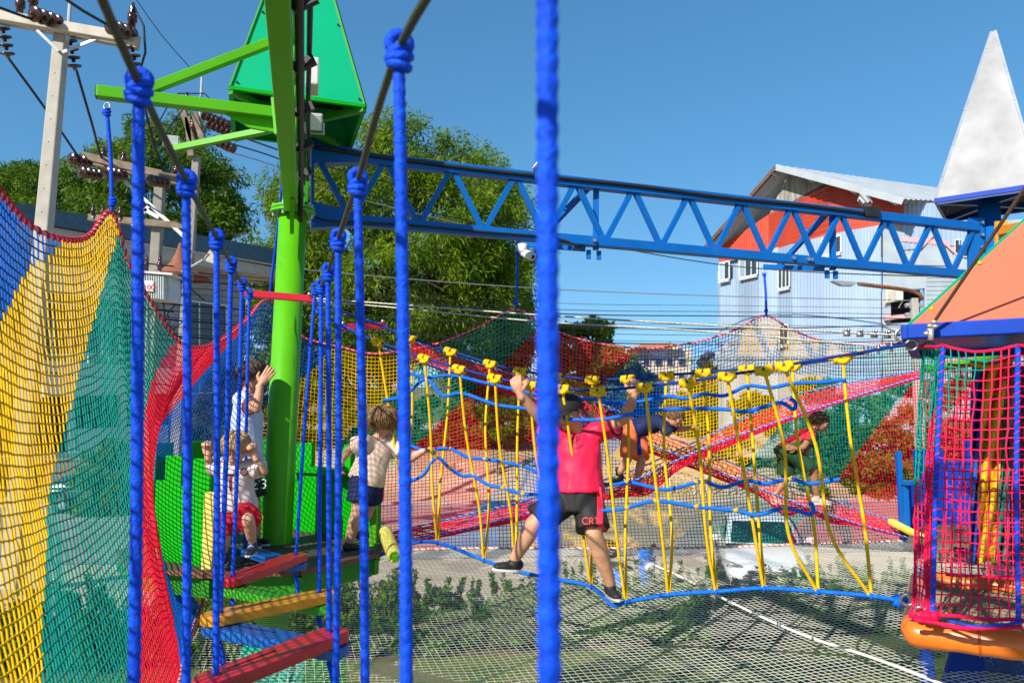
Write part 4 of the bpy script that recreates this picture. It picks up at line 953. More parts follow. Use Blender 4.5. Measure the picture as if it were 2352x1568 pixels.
rails = [
 ([(932, 855), (982, 867), (1037, 862), (1123, 881), (1243, 908), (1300, 918), (1362, 916), (1400, 925), (1442, 924), (1480, 920), (1531, 910), (1575, 915), (1616, 905), (1665, 908), (1717, 886), (1770, 890), (1822, 880), (1880, 878), (1942, 872)], 1, .8),
 ([(880, 919), (928, 909), (978, 871), (1017, 908), (1062, 903), (1140, 929), (1221, 940), (1290, 960), (1340, 964), (1390, 962), (1481, 945), (1580, 938), (1670, 940), (1715, 945), (1790, 925), (1822, 940), (1827, 925), (1815, 914)], -1, .8),
 ([(936, 1020), (972, 1032), (1032, 1030), (1075, 1050), (1114, 1054), (1201, 1070), (1240, 1086), (1320, 1108), (1410, 1112), (1440, 1106), (1470, 1112), (1530, 1124), (1600, 1107), (1620, 1106), (1660, 1118), (1715, 1104), (1760, 1110), (1815, 1100), (1860, 1110), (1930, 1100)], 1, .42),
 ([(932, 1109), (972, 1090), (1003, 1050), (1032, 1074), (1062, 1092), (1086, 1092), (1122, 1113), (1155, 1120), (1201, 1134), (1245, 1137), (1300, 1160), (1350, 1170), (1400, 1171), (1440, 1166), (1506, 1150), (1600, 1163), (1690, 1172), (1740, 1182), (1802, 1166), (1862, 1180), (1866, 1158), (1858, 1154)], -1, .42)]
for lst, k, m_ in rails:
    O('side_rope', MB().tube(bez([pn(px, py, k * m_) for px, py in lst], .010), .0110, 10, braid=.15, k=150.), m_rb2, rbz, smooth=True)
for lst, k, m_, tp in ((rails[2][0], 1, .42, farT), (rails[3][0], -1, .42, nearT)):
    for px in [p for p in (1003, 1032, 1114, 1155, 1201, 1440, 1506, 1600, 1620, 1690, 1715, 1802, 1815)]:
        if any(abs(px - q[0]) < 3 for q in lst):
            py = [q[1] for q in lst if abs(px - q[0]) < 3][0]; kb_ = MB(); c = pn(px, py, k * m_ * 1.02)
            kb_.torus(c, (.3, .1, 1), .012, .0055, 12, 6); kb_.torus(c + V(0, 0, .008), (-.3, .1, 1), .012, .0055, 12, 6); kb_.ell(c, .013); O('rail_tie', kb_, m_ry, rbz, smooth=True)
kn = MB(); rope_knot(kn, pn(2066, 1379, 0), V(1, -.6, 0), .014, 1.25); O('foot_rope_knot', kn, m_rb2, rbz, smooth=True)
kn = MB(); rope_knot(kn, pn(785, 1304, 0), V(1, -.6, 0), .012, 1.0); O('foot_rope_knot', kn, m_rb2, rbz, smooth=True)
O('eye_ring', MB().torus(at(2086, 1376, 3.88), (.2, .9, .5), .035, .008, 20, 8), m_bolt, rbz, smooth=True)
O('eye_ring', MB().torus(at(2094, 792, 3.88), (.2, .9, .3), .028, .007, 20, 8), m_bolt, rbz, smooth=True)
for px, py in ((1990, 806), (2018, 802), (2048, 797)):
    for k in (-1, 1):
        c = pn(px, py - (4 if k > 0 else -2), k * .6); q = MB(); q.ell(c + V(0, 0, .012), .009); q.ell(c - V(0, 0, .012), .009); q.torus(c, (1, -.5, 0), .011, .005, 12, 6); O('cable_clamp', q, m_bolt, rbz, smooth=True)
O('yellow_splice', MB().tube([pn(1905, 826, 1), pn(1985, 806, .7)], .012, 9), m_ry, rbz, smooth=True)
# blue feeder ropes between mast and short spreader
for a, b in (((720, 702, 5.35), (795, 755, 5.5)), ((722, 690, 5.4), (884, 748, 5.72)), ((722, 712, 5.35), (870, 785, 5.35))):
    O('feeder_rope', MB().tube(sag(at(*a), at(*b), .01), .0075, 8), m_rb, rbz, smooth=True)
# steel wire ropes from mast to near tower
for lab, pts, cl in (('upper twisted steel wire rope from green mast to orange-roofed tower', [(712, 684, 5.5), (900, 698, 5.2), (1236, 723, 4.8), (1600, 745, 4.4), (2068, 770, 3.95)], True),
                 ('lower twisted steel wire rope below the upper one', [(712, 690, 5.5), (900, 706, 5.3), (1236, 738, 5.0), (1600, 760, 4.7), (1960, 790, 4.3), (2090, 792, 4.1)], False)):
    P_ = bez([at(*p) for p in pts], .012); t = thing('steel_wire_rope', P_[-1], lab, 'cable', 'steel wire ropes')
    tw = MB()
    for s in range(3):
        ph = s * 2.094; L = 0; q = []
        for i, p in enumerate(P_):
            if i: L += (P_[i] - P_[i - 1]).length
            q.append(p + V(0, math.cos(L * 110 + ph), math.sin(L * 110 + ph)) * .0035)
        tw.tube(q, .0038, 5)
    O('wire', tw, m_steel, t, smooth=True)
    if cl:
        O('thimble', MB().torus(at(2072, 770, 3.93), (.1, 1, .1), .034, .0075, 24, 8), m_bolt, t, smooth=True)
        for px in (1945, 1975, 2008, 2038):
            c = at(px, 766 + (px - 1945) * .05, 4.03); q = MB(); q.box(c, (.03, .02, .03)); q.ell(c + V(.007, -.01, .02), .009); q.ell(c + V(-.007, -.01, .02), .009); O('clamp', q, m_bolt, t, smooth=True)

# ---------------------------------------------------------------- net machinery
def strands(pairs, r, n=4):
    """many straight strand segments -> one mesh of thin 3-sided tubes"""
    A = np.array([p[0] for p in pairs], float); B = np.array([p[1] for p in pairs], float); m = len(A)
    d = B - A; d /= np.linalg.norm(d, axis=1)[:, None] + 1e-12
    h = np.tile(np.array([.31, .57, .76]), (m, 1)); x = np.cross(d, h); x /= np.linalg.norm(x, axis=1)[:, None]; y = np.cross(d, x)
    v = np.empty((m, 2 * n, 3))
    for j in range(n):
        a = 2 * math.pi * j / n; o = (x * math.cos(a) + y * math.sin(a)) * r; v[:, j] = A + o; v[:, n + j] = B + o
    base = np.arange(m)[:, None, None] * 2 * n
    q = np.array([[j, (j + 1) % n, n + (j + 1) % n, n + j] for j in range(n)])[None]
    f = (base + q).reshape(-1, 4); k = len(f)
    me = bpy.data.meshes.new('net'); me.vertices.add(m * 2 * n); me.vertices.foreach_set('co', v.ravel()); me.loops.add(4 * k); me.loops.foreach_set('vertex_index', f.ravel())
    me.polygons.add(k); me.polygons.foreach_set('loop_start', np.arange(0, 4 * k, 4)); me.polygons.foreach_set('loop_total', np.full(k, 4)); me.update(calc_edges=True); me.shade_flat()
    return me
def lashing(mb, pts, R0, r, pitch, ph=0.):
    q = []; L = 0
    for i, p in enumerate(pts):
        if i: L += (pts[i] - pts[i - 1]).length
        t = (pts[min(i + 1, len(pts) - 1)] - pts[max(i - 1, 0)]).normalized(); x = t.orthogonal().normalized(); y = t.cross(x); a = L / pitch * 2 * math.pi + ph
        q.append(p + (x * math.cos(a) + y * math.sin(a)) * R0)
    mb.tube(q, r, 5, cap=False); return mb

# perimeter net
FN = CAMZ - 1.33
topk = [(-.95, .6, 1.15), (-1.35, 1.3, 1.05), (-1.54, 2.0, .78)]
TOP = [V(x, y, CAMZ + h) for x, y, h in topk] + [at(*p) for p in ((55, 505, 2.62), (128, 545, 2.87), (200, 545, 3.30), (257, 487, 3.71), (290, 590, 3.92), (342, 685, 4.2), (420, 790, 4.7), (500, 786, 5.35), (565, 737, 6.0), (617, 690, 6.6),
    (687, 769, 6.9), (793, 799, 7.05), (870, 812, 7.1), (1000, 790, 7.2), (1100, 750, 7.25), (1185, 710, 7.3), (1250, 748, 7.4), (1350, 783, 7.55), (1480, 800, 7.7), (1600, 785, 7.8), (1690, 757, 7.9), (1760, 725, 8.0), (1820, 758, 8.1), (1930, 790, 8.3), (2100, 786, 8.6), (2260, 780, 8.9), (2420, 770, 9.1))]
BOTk = [(-.55, .6), (-.85, 1.3), (-1.07, 2.0), (-1.27, 2.62), (-1.36, 2.87), (-1.50, 3.3), (-1.64, 3.75), (-1.71, 3.96), (-1.80, 4.2), (-1.97, 4.7), (-2.20, 5.4), (-2.42, 6.05), (-2.50, 6.7),
    (-2.2, 7.1), (-1.7, 7.45), (-1.38, 7.6), (-.78, 7.75), (-.35, 7.8), (.05, 7.8), (.35, 7.8), (.8, 7.8), (1.42, 7.8), (1.98, 7.85), (2.4, 7.9), (2.72, 7.95), (3.05, 8.05), (3.7, 8.15), (4.7, 8.35), (5.6, 8.6), (6.5, 8.8)]
BOT = [V(x, y, FN) for x, y in BOTk]
BUL = [0, .02, .05, .06, .06, .05, .04, .05, .08, .20, .46, .46, .25, .12, .1, .1, .12, .12, .12, .12, .14, .16, .14, .12, .12, .12, .12, .1, .1, .1]
OUT = [V(-1, 0, 0)] * 11 + [V(-.9, .3, 0), V(-.7, .7, 0), V(-.4, .9, 0)] + [V(-.2, 1, 0)] * 16
def cat(P, f):
    i = min(int(f), len(P) - 2); t = f - i
    a = P[max(i - 1, 0)]; b = P[i]; c = P[i + 1]; d = P[min(i + 2, len(P) - 1)]
    return .5 * ((2 * b) + (c - a) * t + (2 * a - 5 * b + 4 * c - d) * t * t + (3 * b - a - 3 * c + d) * t ** 3)
def lerpk(P, f): i = min(int(f), len(P) - 2); return P[i] + (P[i + 1] - P[i]) * (f - i)
# arc length table over key parameter, using the mid line
fs = np.linspace(0, len(TOP) - 1, 1500); mid = [cat(TOP, f) * .5 + cat(BOT, f) * .5 for f in fs]
def flat(v): return Vector((v.x, v.y, 0))
S = [0.]
for a, b in zip(mid, mid[1:]): S.append(S[-1] + (flat(b) - flat(a)).length)
S = np.array(S); CELL = .037; ncol = int(S[-1] / CELL); sP0 = float(np.interp(6, fs, S)); NR = 60
GRID = []; TOPC = []
for i in range(ncol + 1):
    s = S[-1] * i / ncol; f = float(np.interp(s, S, fs)); T = cat(TOP, f); Bm = cat(BOT, f); bu = lerpk(BUL, f); ou = lerpk(OUT, f).normalized(); col = []
    for j in range(NR + 1):
        t = j / NR; p = T.lerp(Bm, t) + ou * bu * math.sin(math.pi * min(1, t * .98 + .02)) ** .9
        p = p - V(0, 0, .05 * math.sin(math.pi * t))
        nzv = mnoise.noise_vector(Vector((s * 1.7, t * 4, 2.2))) * .018 * math.sin(math.pi * t) + mnoise.noise_vector(Vector((s * 17, t * 40, 0))) * .004
        col.append(p + nzv)
    GRID.append(col); TOPC.append(T)
def proj(p):
    d = p - V(0, 0, CAMZ); fwd = d.y * CP + d.z * SP_; return 1176 + FPX * d.x / fwd
sa = lambda i: S[-1] * i / ncol - sP0
def s_at(px, lo): return next(sa(i) for i in range(ncol) if sa(i) > lo and proj(TOPC[i]) > px)
KS = 1.05; ZREF = CAMZ + .9
def v_at(px, lo): i = next(i for i in range(ncol) if sa(i) > lo and proj(TOPC[i]) > px); return sa(i) + KS * (ZREF - TOPC[i].z)
BND = [-2.9, -1.75, -.62, .05, 1.36, 2.72] + [v_at(px, 3.2) for px in (770, 1012, 1245, 1472, 1715, 1960, 2180)] + [99]
BCOL = ['teal', 'red', 'blue', 'yellow', 'teal', 'red', 'blue', 'yellow', 'teal', 'red', 'blue', 'yellow', 'teal', 'red', 'blue']
def ncolor(i, j):
    s = sa(i + .5); v = s + KS * (ZREF - GRID[i][j].z)
    v2 = s + 1.75 * (ZREF - GRID[i][j].z)
    for k, b in enumerate(BND):
        if (v2 < b + .12 if k < 3 else v < b): return BCOL[k]
    return 'red'
seg = {'blue': [], 'yellow': [], 'teal': [], 'red': []}; segn = {'blue': [], 'yellow': [], 'teal': [], 'red': []}
for i in range(ncol):
    for j in range(NR):
        c = ncolor(i, j); a = GRID[i][j]; sg_ = segn if sa(i) < 2.75 else seg; sg_[c].append((a, GRID[i + 1][j])); sg_[c].append((a, GRID[i][j + 1]))
pn_ = thing('perimeter_net', V(0, 7, FN), 'tall striped blue, yellow, teal and red safety net round the play area', 'net')
for c in seg:
    O('net_patch', strands(seg[c], .0040, 4), m_net[c], pn_, label='%s meshes of the far side of the striped net' % c)
    O('net_patch', strands(segn[c], .0033, 4), m_net[c], pn_, label='%s meshes of the near left side of the striped net' % c)
fine = bez(TOPC[::4], .012)
O('edge_rope', MB().tube(fine, .0075, 7), m_pk, pn_, smooth=True)
O('edge_lashing', lashing(MB(), fine, .0075, .0075, .055), m_net['red'], pn_, smooth=True)
bf = bez([g[-1] for g in GRID][::4], .015)
O('bottom_rope', MB().tube(bf, .013, 7), m_wt, pn_, smooth=True)
O('bottom_lashing', lashing(MB(), bf, .014, .006, .07), m_net['red'], pn_, smooth=True)
# hanging ropes for the net peaks
for lab, a, b in (('blue rope with hook hanging from the green outrigger arm to the net peak', (246, 240, 3.71), (257, 487, 3.71)), ('thin blue rope slanting down behind the green mast', (651, 392, 6.0), (618, 690, 6.6)),
                  ('blue rope hanging from the truss arm to the teal net peak', (1188, 572, 7.28), (1185, 708, 7.3)), ('blue rope hanging from the truss arm to the blue and yellow net peak', (1755, 622, 8.0), (1760, 724, 8.0))):
    a = at(*a); b = at(*b); t = thing('net_hanging_rope', b, lab, 'rope', 'ropes holding the net peaks')
    O('rope', MB().tube(bez([a - V(0, 0, .03), a.lerp(b, .5) + V(.006, 0, 0), b], .01), .010 if a.y < 5 else .012, 10, braid=.10, k=145), m_rb, t, smooth=True)
    kn = MB(); rope_knot(kn, a - V(0, 0, .045), a - b, .011); rope_knot(kn, b + V(0, 0, .05), a - b, .011); O('knot', kn, m_rb, t, smooth=True)
    O('hook', MB().torus(a - V(0, 0, .01), (.2, 1, 0), .018, .004, 16, 6), m_bolt, t, smooth=True)

# white floor net
def inpoly(x, y, poly):
    c = False; j = len(poly) - 1
    for i in range(len(poly)):
        xi, yi = poly[i]; xj, yj = poly[j]
        if (yi > y) != (yj > y) and x < (xj - xi) * (y - yi) / (yj - yi) + xi: c = not c
        j = i
    return c
fpoly = [(x, y) for x, y in BOTk[1:]] + [(6.5, 1.2), (-.85, 1.2)]
U_ = V(-.268, .963, 0); V_ = V(.963, .268, 0); o0 = V(0, 5, 0); cell = .046
def fpt(i, j):
    p = o0 + U_ * (i * cell) + V_ * (j * cell * 1.0)
    z = FN - .16 * max(0, 1 - ((p.x - 1.2) / 3.6) ** 2) * max(0, 1 - ((p.y - 4.6) / 3.2) ** 2) + .006 * mnoise.noise(Vector((p.x * 6, p.y * 6, 0)))
    w_ = mnoise.noise_vector(Vector((p.x * 1.1, p.y * 1.1, 7))) * .035
    return V(p.x + w_.x, p.y + w_.y, z + w_.z * .5)
ni = range(-125, 125); nj = range(-125, 170); ok = {}
for i in ni:
    for j in nj:
        p = o0 + U_ * (i * cell) + V_ * (j * cell)
        if inpoly(p.x, p.y, fpoly) and p.y > 1.4 and p.x / p.y < .95: ok[(i, j)] = fpt(i, j)
sg = []
for (i, j), p in ok.items():
    for q in ((i + 1, j), (i, j + 1)):
        if q in ok: sg.append((p, ok[q]))
fnet = thing('floor_net', V(1, 5, FN), 'wide white safety net stretched below the rope bridges', 'net')
O('mesh', strands(sg, .00145), m_nw, fnet)
sm_ = [atz(1475, 1285, FN) + V(0, 0, .0)]
for px, py in ((1560, 1330), (1680, 1392), (1840, 1466), (2000, 1520), (2160, 1582), (2300, 1640)): sm_.append(atz(px, py, FN - .1) + V(0, 0, .03))
O('seam_rope', MB().tube(bez(sm_, .03), .009, 7), m_nw, fnet, smooth=True)

# red net walkways crossing behind the yellow bridge
def hammock(name, label, A, B_, depth, bulges=()):
    """A,B_: lists of (px,py,Y) for the two edge ropes (upper/far and lower/near)"""
    a = bez([at(*p) for p in A], .02); b = bez([at(*p) for p in B_], .02); n = 110; m = 14; g = []
    def samp(P, u): k = u * (len(P) - 1); i = min(int(k), len(P) - 2); return P[i].lerp(P[i + 1], k - i)
    for i in range(n + 1):
        u = i / n; p, q = samp(a, u), samp(b, u); dd = depth * (.35 + .65 * math.sin(math.pi * u))
        for c, w_, h in bulges: dd += h * math.exp(-((u - c) / w_) ** 2)
        g.append([p.lerp(q, j / m) - V(0, 0, dd * math.sin(math.pi * j / m)) + mnoise.noise_vector(Vector((i * .35, j * .6, depth))) * .008 for j in range(m + 1)])
    s_ = []
    for i in range(n):
        for j in range(m):
            s_.append((g[i][j], g[i + 1][j])); s_.append((g[i][j], g[i][j + 1])) if j else None
            if (i + j) % 2 == 0: s_.append((g[i][j], g[i + 1][j + 1]))
    t = thing(name, a[len(a) // 2], label, 'net walkway', 'red net walkways')
    O('mesh', strands(s_, .0046), m_nr, t)
    for P_ in (a, b):
        O('edge_rope', MB().tube(P_, .0068, 7), m_rb2, t, smooth=True); O('edge_lashing', lashing(MB(), P_, .0068, .0038, .06), m_wt, t, smooth=True)
    return t
hammock('red_net_walkway', 'red net walkway sloping down from the mast to the lower right', [(945, 783, 6.2), (1110, 838, 6.6), (1240, 880, 6.9), (1400, 935, 7.2), (1500, 985, 7.35), (1600, 1030, 7.5), (1800, 1110, 7.7), (1960, 1165, 7.85), (2125, 1222, 7.9)],
        [(880, 800, 5.9), (1010, 845, 6.2), (1200, 905, 6.5), (1330, 955, 6.7), (1450, 1010, 6.9), (1580, 1052, 7.05), (1760, 1128, 7.25), (1930, 1190, 7.4), (2110, 1240, 7.45)], .14, ((.73, .03, .12), (.83, .03, .05)))
hammock('red_net_walkway', 'red net walkway rising from the platform up to the right tower', [(900, 1222, 6.3), (1080, 1180, 6.6), (1240, 1140, 6.9), (1440, 1085, 7.2), (1580, 1022, 7.4), (1700, 965, 7.6), (1850, 900, 7.75), (2115, 850, 8.0)],
        [(905, 1248, 5.8), (1080, 1212, 6.1), (1240, 1170, 6.3), (1420, 1118, 6.6), (1580, 1045, 6.8), (1700, 998, 7.0), (1900, 930, 7.2), (2120, 862, 7.4)], .13, ((.43, .04, .10),))
# yellow foam roller on the bridge start and beam ends
yr = thing('yellow_foam_roller', at(895, 1245, 5.0), 'pale yellow foam roller at the start of the rope bridge', 'roller')
a, b = at(885, 1222, 5.25), at(906, 1276, 4.9); O('roller', MB().tube(bez([a, b], .02), .048, 18, braid=0), m_yel, yr, smooth=True, bevel=.006)
O('end_ring', MB().torus(b + (b - a).normalized() * .002, b - a, .036, .010, 18, 8), m_yel, yr, smooth=True)
O('axle', MB().bar(b, b + (b - a).normalized() * .05, .035, .035), m_gm, yr)
yb = thing('yellow_landing_beam', at(2080, 1215, 7.5), 'yellow padded beam at the end of the red walkway', 'beam'); O('beam', MB().bar(at(2045, 1196, 7.7), at(2120, 1235, 7.2), .07, .06), m_yel, yb, bevel=.015); O('pad', MB().bar(at(2060, 1206, 7.62), at(2100, 1227, 7.3), .075, .02), m_ry, yb)

# ---------------------------------------------------------------- near right tower
m_roofo = M('salmon_roof_sheet', (.80, .155, .085), .45, var=.04, vs=2, dirt=.05)
m_vinyl = M('orange_vinyl', (.80, .175, .018), .33, var=.05, vs=4, bump=.25, bs=9, coat=.3)
nt_ = thing('orange_roof_tower', V(2.9, 4.3, 0), 'near right play tower with salmon pyramid roof, blue eave and orange padded floor', 'play tower')
c0 = at(2084, 762, 3.86); FD = V(.867, -.498, 0); SD = V(.5, .866, 0); SIDE = 1.45
c1_ = c0 + FD * SIDE; c2_ = c1_ + SD * SIDE; c3_ = c0 + SD * SIDE; hz = c0.z + .02; rap = (c0 + c2_) / 2 + V(0, 0, .80)
pr = [c0, c1_, c2_, c3_]
for i in range(4):
    a, b = pr[i], pr[(i + 1) % 4]; n_ = (b - a).cross(rap - a).normalized()
    O('roof_sheet', MB().prism([a + V(0, 0, .028), b + V(0, 0, .028), rap], -n_ * .008), m_roofo, nt_)
    O('hip_trim', MB().bar(a + V(0, 0, .03), rap, .012, .012), m_gs, nt_)
    O('eave_beam', MB().bar(a - (b - a).normalized() * .0, b, .06, .078), m_bp, nt_, bevel=.008)
    O('corner_post', MB().bar(a.lerp(rap, .12) + V(0, 0, -.05 - .12 * (rap.z - a.z)), V(a.lerp(rap, .12).x, a.lerp(rap, .12).y, c0.z - 1.55), .04, .04), m_bl, nt_) if i == 2 else None
    for k in (.12, .45): p = a.lerp(rap, k) + (b - a).normalized() * .03 + V(0, 0, .03); O('screw', MB().ell(p, .011, nu=8, nv=5), m_ry, nt_)
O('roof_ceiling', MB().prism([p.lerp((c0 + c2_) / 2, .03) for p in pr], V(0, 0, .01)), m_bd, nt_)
# padded floor frame
fz = at(2085, 1448, 3.86).z
f0 = V(c0.x, c0.y, fz); f0 = at(2100, 1452, 3.84)
fr_ = [f0, f0 + FD * SIDE, f0 + FD * SIDE + SD * SIDE * .97, f0 + SD * SIDE * .97]
def vroll(a, b, r, label=None):
    d = (b - a); n = 60; pts, rs = [], []
    for i in range(n + 1):
        u = i / n; e = min(u, 1 - u) * d.length; pts.append(a.lerp(b, u)); rs.append(r * (min(1, .35 + .65 * (e / .045) ** .5) if e < .045 else 1 + .02 * mnoise.noise(Vector((u * 9, 1, 0)))) * (1 - .06 * math.exp(-((e - .17) / .008) ** 2)))
    mb = MB().tube(pts, rs, 22)
    mb.v = [tuple(Vector(v) + mnoise.noise_vector(Vector(v) * 14) * .005) for v in mb.v]; return mb
O('padded_beam', vroll(f0 - FD * .05, fr_[1], .068), m_vinyl, nt_, smooth=True)
O('padded_beam', vroll(fr_[3] - FD * .02, fr_[2], .066), m_vinyl, nt_, smooth=True)
O('padded_beam', vroll(f0 + SD * .02, fr_[3], .062), m_vinyl, nt_, smooth=True)
for k in (.19, .62): p = f0 + FD * SIDE * k; O('strap', MB().torus(p, FD, .068, .006, 24, 6), M('orange_strap', (.55, .09, .012), .5), nt_, smooth=True)
# woven rope floor
s_ = []; nn_ = 54
for i in range(nn_ + 1):
    for j in range(nn_):
        wv = .006 * (1 if (i + j) % 2 else -1); a = i / nn_; b = j / nn_
        P1 = f0 + FD * SIDE * a + SD * SIDE * .97 * b + V(0, 0, wv - .02); P2 = f0 + FD * SIDE * a + SD * SIDE * .97 * (b + 1 / nn_) + V(0, 0, -wv - .02); s_.append((P1, P2))
        P1 = f0 + FD * SIDE * b + SD * SIDE * .97 * a + V(0, 0, -wv - .02); P2 = f0 + FD * SIDE * (b + 1 / nn_) + SD * SIDE * .97 * a + V(0, 0, wv - .02); s_.append((P1, P2))
O('woven_floor', strands(s_, .0055), M('jute_rope', (.30, .23, .14), .9, var=.3, vs=12), nt_)
# side nets with blue corner rope posts
t1c = at(2166, 792, 3.66); b1c = at(2142, 1412, 3.66)
def cpost(a, b, name='corner_rope_post'):
    P_ = bez([a, a.lerp(b, .5) + V(-.008, 0, 0), b], .01); O(name, MB().tube(P_, .0115, 10), m_rb, nt_, smooth=True); O('post_lashing', lashing(MB(), P_, .0125, .0024, .045), m_np, nt_, smooth=True); return P_
P1_ = cpost(t1c, b1c); t2c = at(2338, 792, 3.42); b2c = at(2340, 1425, 3.42); P2_ = cpost(t2c, b2c)
def samp(P, u): k = u * (len(P) - 1); i = min(int(k), len(P) - 2); return P[i].lerp(P[i + 1], k - i)
tn = thing('tower_net', b1c.lerp(b2c, .5), 'wide-meshed pink and teal net on the near tower front', 'net', 'nets of the near tower')
def netpatch(Pa, Pb, n, m, colf, r, sagt, out, amp, par, top_rope=True):
    g = []
    for i in range(n + 1):
        u = i / n; col = []
        for j in range(m + 1):
            t = j / m; p = samp(Pa, t).lerp(samp(Pb, t), u) - V(0, 0, sagt * math.sin(math.pi * u) * (1 - t) ** 2) + out * amp * math.sin(math.pi * u) * math.sin(math.pi * t)
            col.append(p + mnoise.noise_vector(Vector((i * .5, j * .5, r * 900))) * .009)
        g.append(col)
    sg_ = {}
    for i in range(n + 1):
        for j in range(m + 1):
            c = colf(i / n, j / m)
            if i < n: sg_.setdefault(c, []).append((g[i][j], g[i + 1][j]))
            if j < m: sg_.setdefault(c, []).append((g[i][j], g[i][j + 1]))
    for c, q in sg_.items(): O('net_patch', strands(q, r, 5), {'teal': m_net['teal'], 'pink': m_np}[c], par, label='%s meshes of the tower net' % c)
    if top_rope: O('top_rope', MB().tube(bez([c[0] for c in g], .02), .008, 7), m_np, par, smooth=True)
    O('bottom_rope', MB().tube(bez([c[-1] for c in g], .02), .009, 7), m_np, par, smooth=True)
    return g
netpatch(P1_, P2_, 9, 26, lambda u, t: 'teal' if t < .28 - .42 * u else 'pink', .0036, .03, -SD, .02, tn)
t3c = at(2480, 770, 3.2); b3c = at(2490, 1440, 3.2); netpatch(P2_, bez([t3c, b3c], .02), 7, 26, lambda u, t: 'pink', .0036, .02, -SD, .02, tn)
O('knot_tie', MB().tube(bez([b1c + V(-.09, 0, -.02), b1c + V(0, -.02, -.03), b1c.lerp(b2c, .35) + V(0, -.02, -.045), b2c + V(0, -.02, -.02)], .02), .012, 8, braid=.3, k=60), m_np, tn, smooth=True)
O('blue_tie', MB().tube(bez([b1c + V(.06, -.02, -.02), b1c.lerp(b2c, .5) + V(0, -.025, -.03), b2c + V(0, -.025, 0)], .02), .007, 8, braid=.3, k=60), m_rb, tn, smooth=True)
bn1 = bez([at(2178, 836, 4.75), at(2176, 1000, 4.8), at(2172, 1318, 4.75)], .02); bn2 = bez([at(2356, 812, 4.45), at(2356, 1000, 4.5), at(2360, 1330, 4.45)], .02)
tn2 = thing('tower_net', at(2260, 1320, 4.6), 'darker red net on the rear side of the near tower', 'net', 'nets of the near tower'); netpatch(bn1, bn2, 12, 28, lambda u, t: 'pink', .0036, .03, SD, .03, tn2)
# gathered net at the doorway side (left)
gnet = thing('gathered_door_net', b1c, 'bunched teal and pink net at the bridge doorway of the near tower', 'net', 'nets of the near tower')
tl = [at(2122, 800, 3.95), at(2118, 900, 4.0), at(2116, 1030, 4.0), at(2112, 1150, 3.98), at(2107, 1300, 3.9), at(2096, 1408, 3.8)]
Pl = bez(tl, .02)
ZZ = []
def gath(u, t):
    p = samp(Pl, t).lerp(samp(P1_, t), u); return p + (SD * .06 - FD * .035) * math.sin(u * 3 * math.pi) * (.35 + .65 * math.sin(math.pi * t)) + V(0, 0, .03 * math.sin(u * 2 * math.pi))
n, m = 16, 34; g = [[gath(i / n, j / m) + mnoise.noise_vector(Vector((i * .6, j * .6, 4))) * .008 for j in range(m + 1)] for i in range(n + 1)]
sg_ = {'teal': [], 'pink': []}
for i in range(n + 1):
    for j in range(m + 1):
        c = 'teal' if j / m < .62 - .42 * (i / n) else 'pink'
        if i < n: sg_[c].append((g[i][j], g[i + 1][j]))
        if j < m: sg_[c].append((g[i][j], g[i][j + 1]))
for c, q in sg_.items(): O('net_patch', strands(q, .0036, 5), {'teal': m_net['teal'], 'pink': m_np}[c], gnet)
O('gather_cord', MB().tube(bez([tl[0] + V(-.02, 0, .01), t1c + V(-.03, 0, -.01), t1c], .02), .009, 7), m_np, gnet, smooth=True)
kn = MB()
for k in range(4): rope_knot(kn, tl[-1].lerp(b1c, k / 3) + V(0, -.01, 0), FD, .011, 1.1)
O('gather_knot', kn, m_np, gnet, smooth=True)
for k in (0, 1, 2): O('ring', MB().torus(at(2112 + 20 * k, 1402 + 3 * k, 3.72), (.3, .9, .4), .022, .005, 16, 6), m_bolt, gnet, smooth=True)
# brown brace cable with turnbuckle knot
bc = thing('brown_brace_cable', at(2136, 760, 3.75), 'dark brown brace cable rising to the right with a clamped end', 'cable')
p0, p1 = at(2138, 750, 3.74), at(2470, 262, 3.0); O('cable', MB().tube(bez([p0, p1], .05), .0085, 9), m_brownc, bc, smooth=True)
kn = MB()
for k in range(6): q = p0 + (p0 - p1).normalized() * (.012 * k - .02); kn.ell(q + V(.012 * math.sin(k * 2), -.012, .006 * math.cos(k * 3)), (.016, .014, .012), nu=9, nv=6)
kn.tube([p0, p0 + V(-.01, -.01, -.07)], .014, 8); O('clamp', kn, M('cast_zinc', (.52, .50, .46), .45, metal=.6, var=.2, vs=40), bc, smooth=True)
# striped cloth tube inside the tower
ct = thing('striped_cloth_tube', at(2270, 1000, 4.6), 'hanging blue, yellow and teal cloth tube inside the near tower', 'cloth tube')
def cloth(px0, px1, qx0, qx1, mat, Y, ph):
    mb = MB(); n, m = 14, 30
    for j in range(m + 1):
        t = j / m; y = 838 + (1290 - 838) * t
        for i in range(n + 1):
            u = i / n; px = (px0 + (px1 - px0) * u) * (1 - t) + (qx0 + (qx1 - qx0) * u) * t
            mb.v.append(tuple(at(px, y + 6 * math.sin(u * 6 + ph), Y + .05 * math.sin(u * 9 + t * 14 + ph) + .012 * math.sin(t * 60 + u * 5))))
    mb.f = [(j * (n + 1) + i, j * (n + 1) + i + 1, (j + 1) * (n + 1) + i + 1, (j + 1) * (n + 1) + i) for j in range(m) for i in range(n)]
    o = O('cloth_strip', mb, mat, ct, smooth=True); md = o.modifiers.new('thick', 'SOLIDIFY'); md.thickness = .006
cm_ = lambda n, c: M('cloth_' + n, c, .75, var=.08, bump=.3, bs=30, trans=.15)
cloth(2232, 2262, 2228, 2252, cm_('blue', (.01, .10, .50)), 4.62, 0); cloth(2262, 2312, 2240, 2285, cm_('yellow', (.78, .46, .01)), 4.58, 1.); cloth(2312, 2330, 2285, 2308, cm_('teal', (.01, .22, .18)), 4.60, 2.)
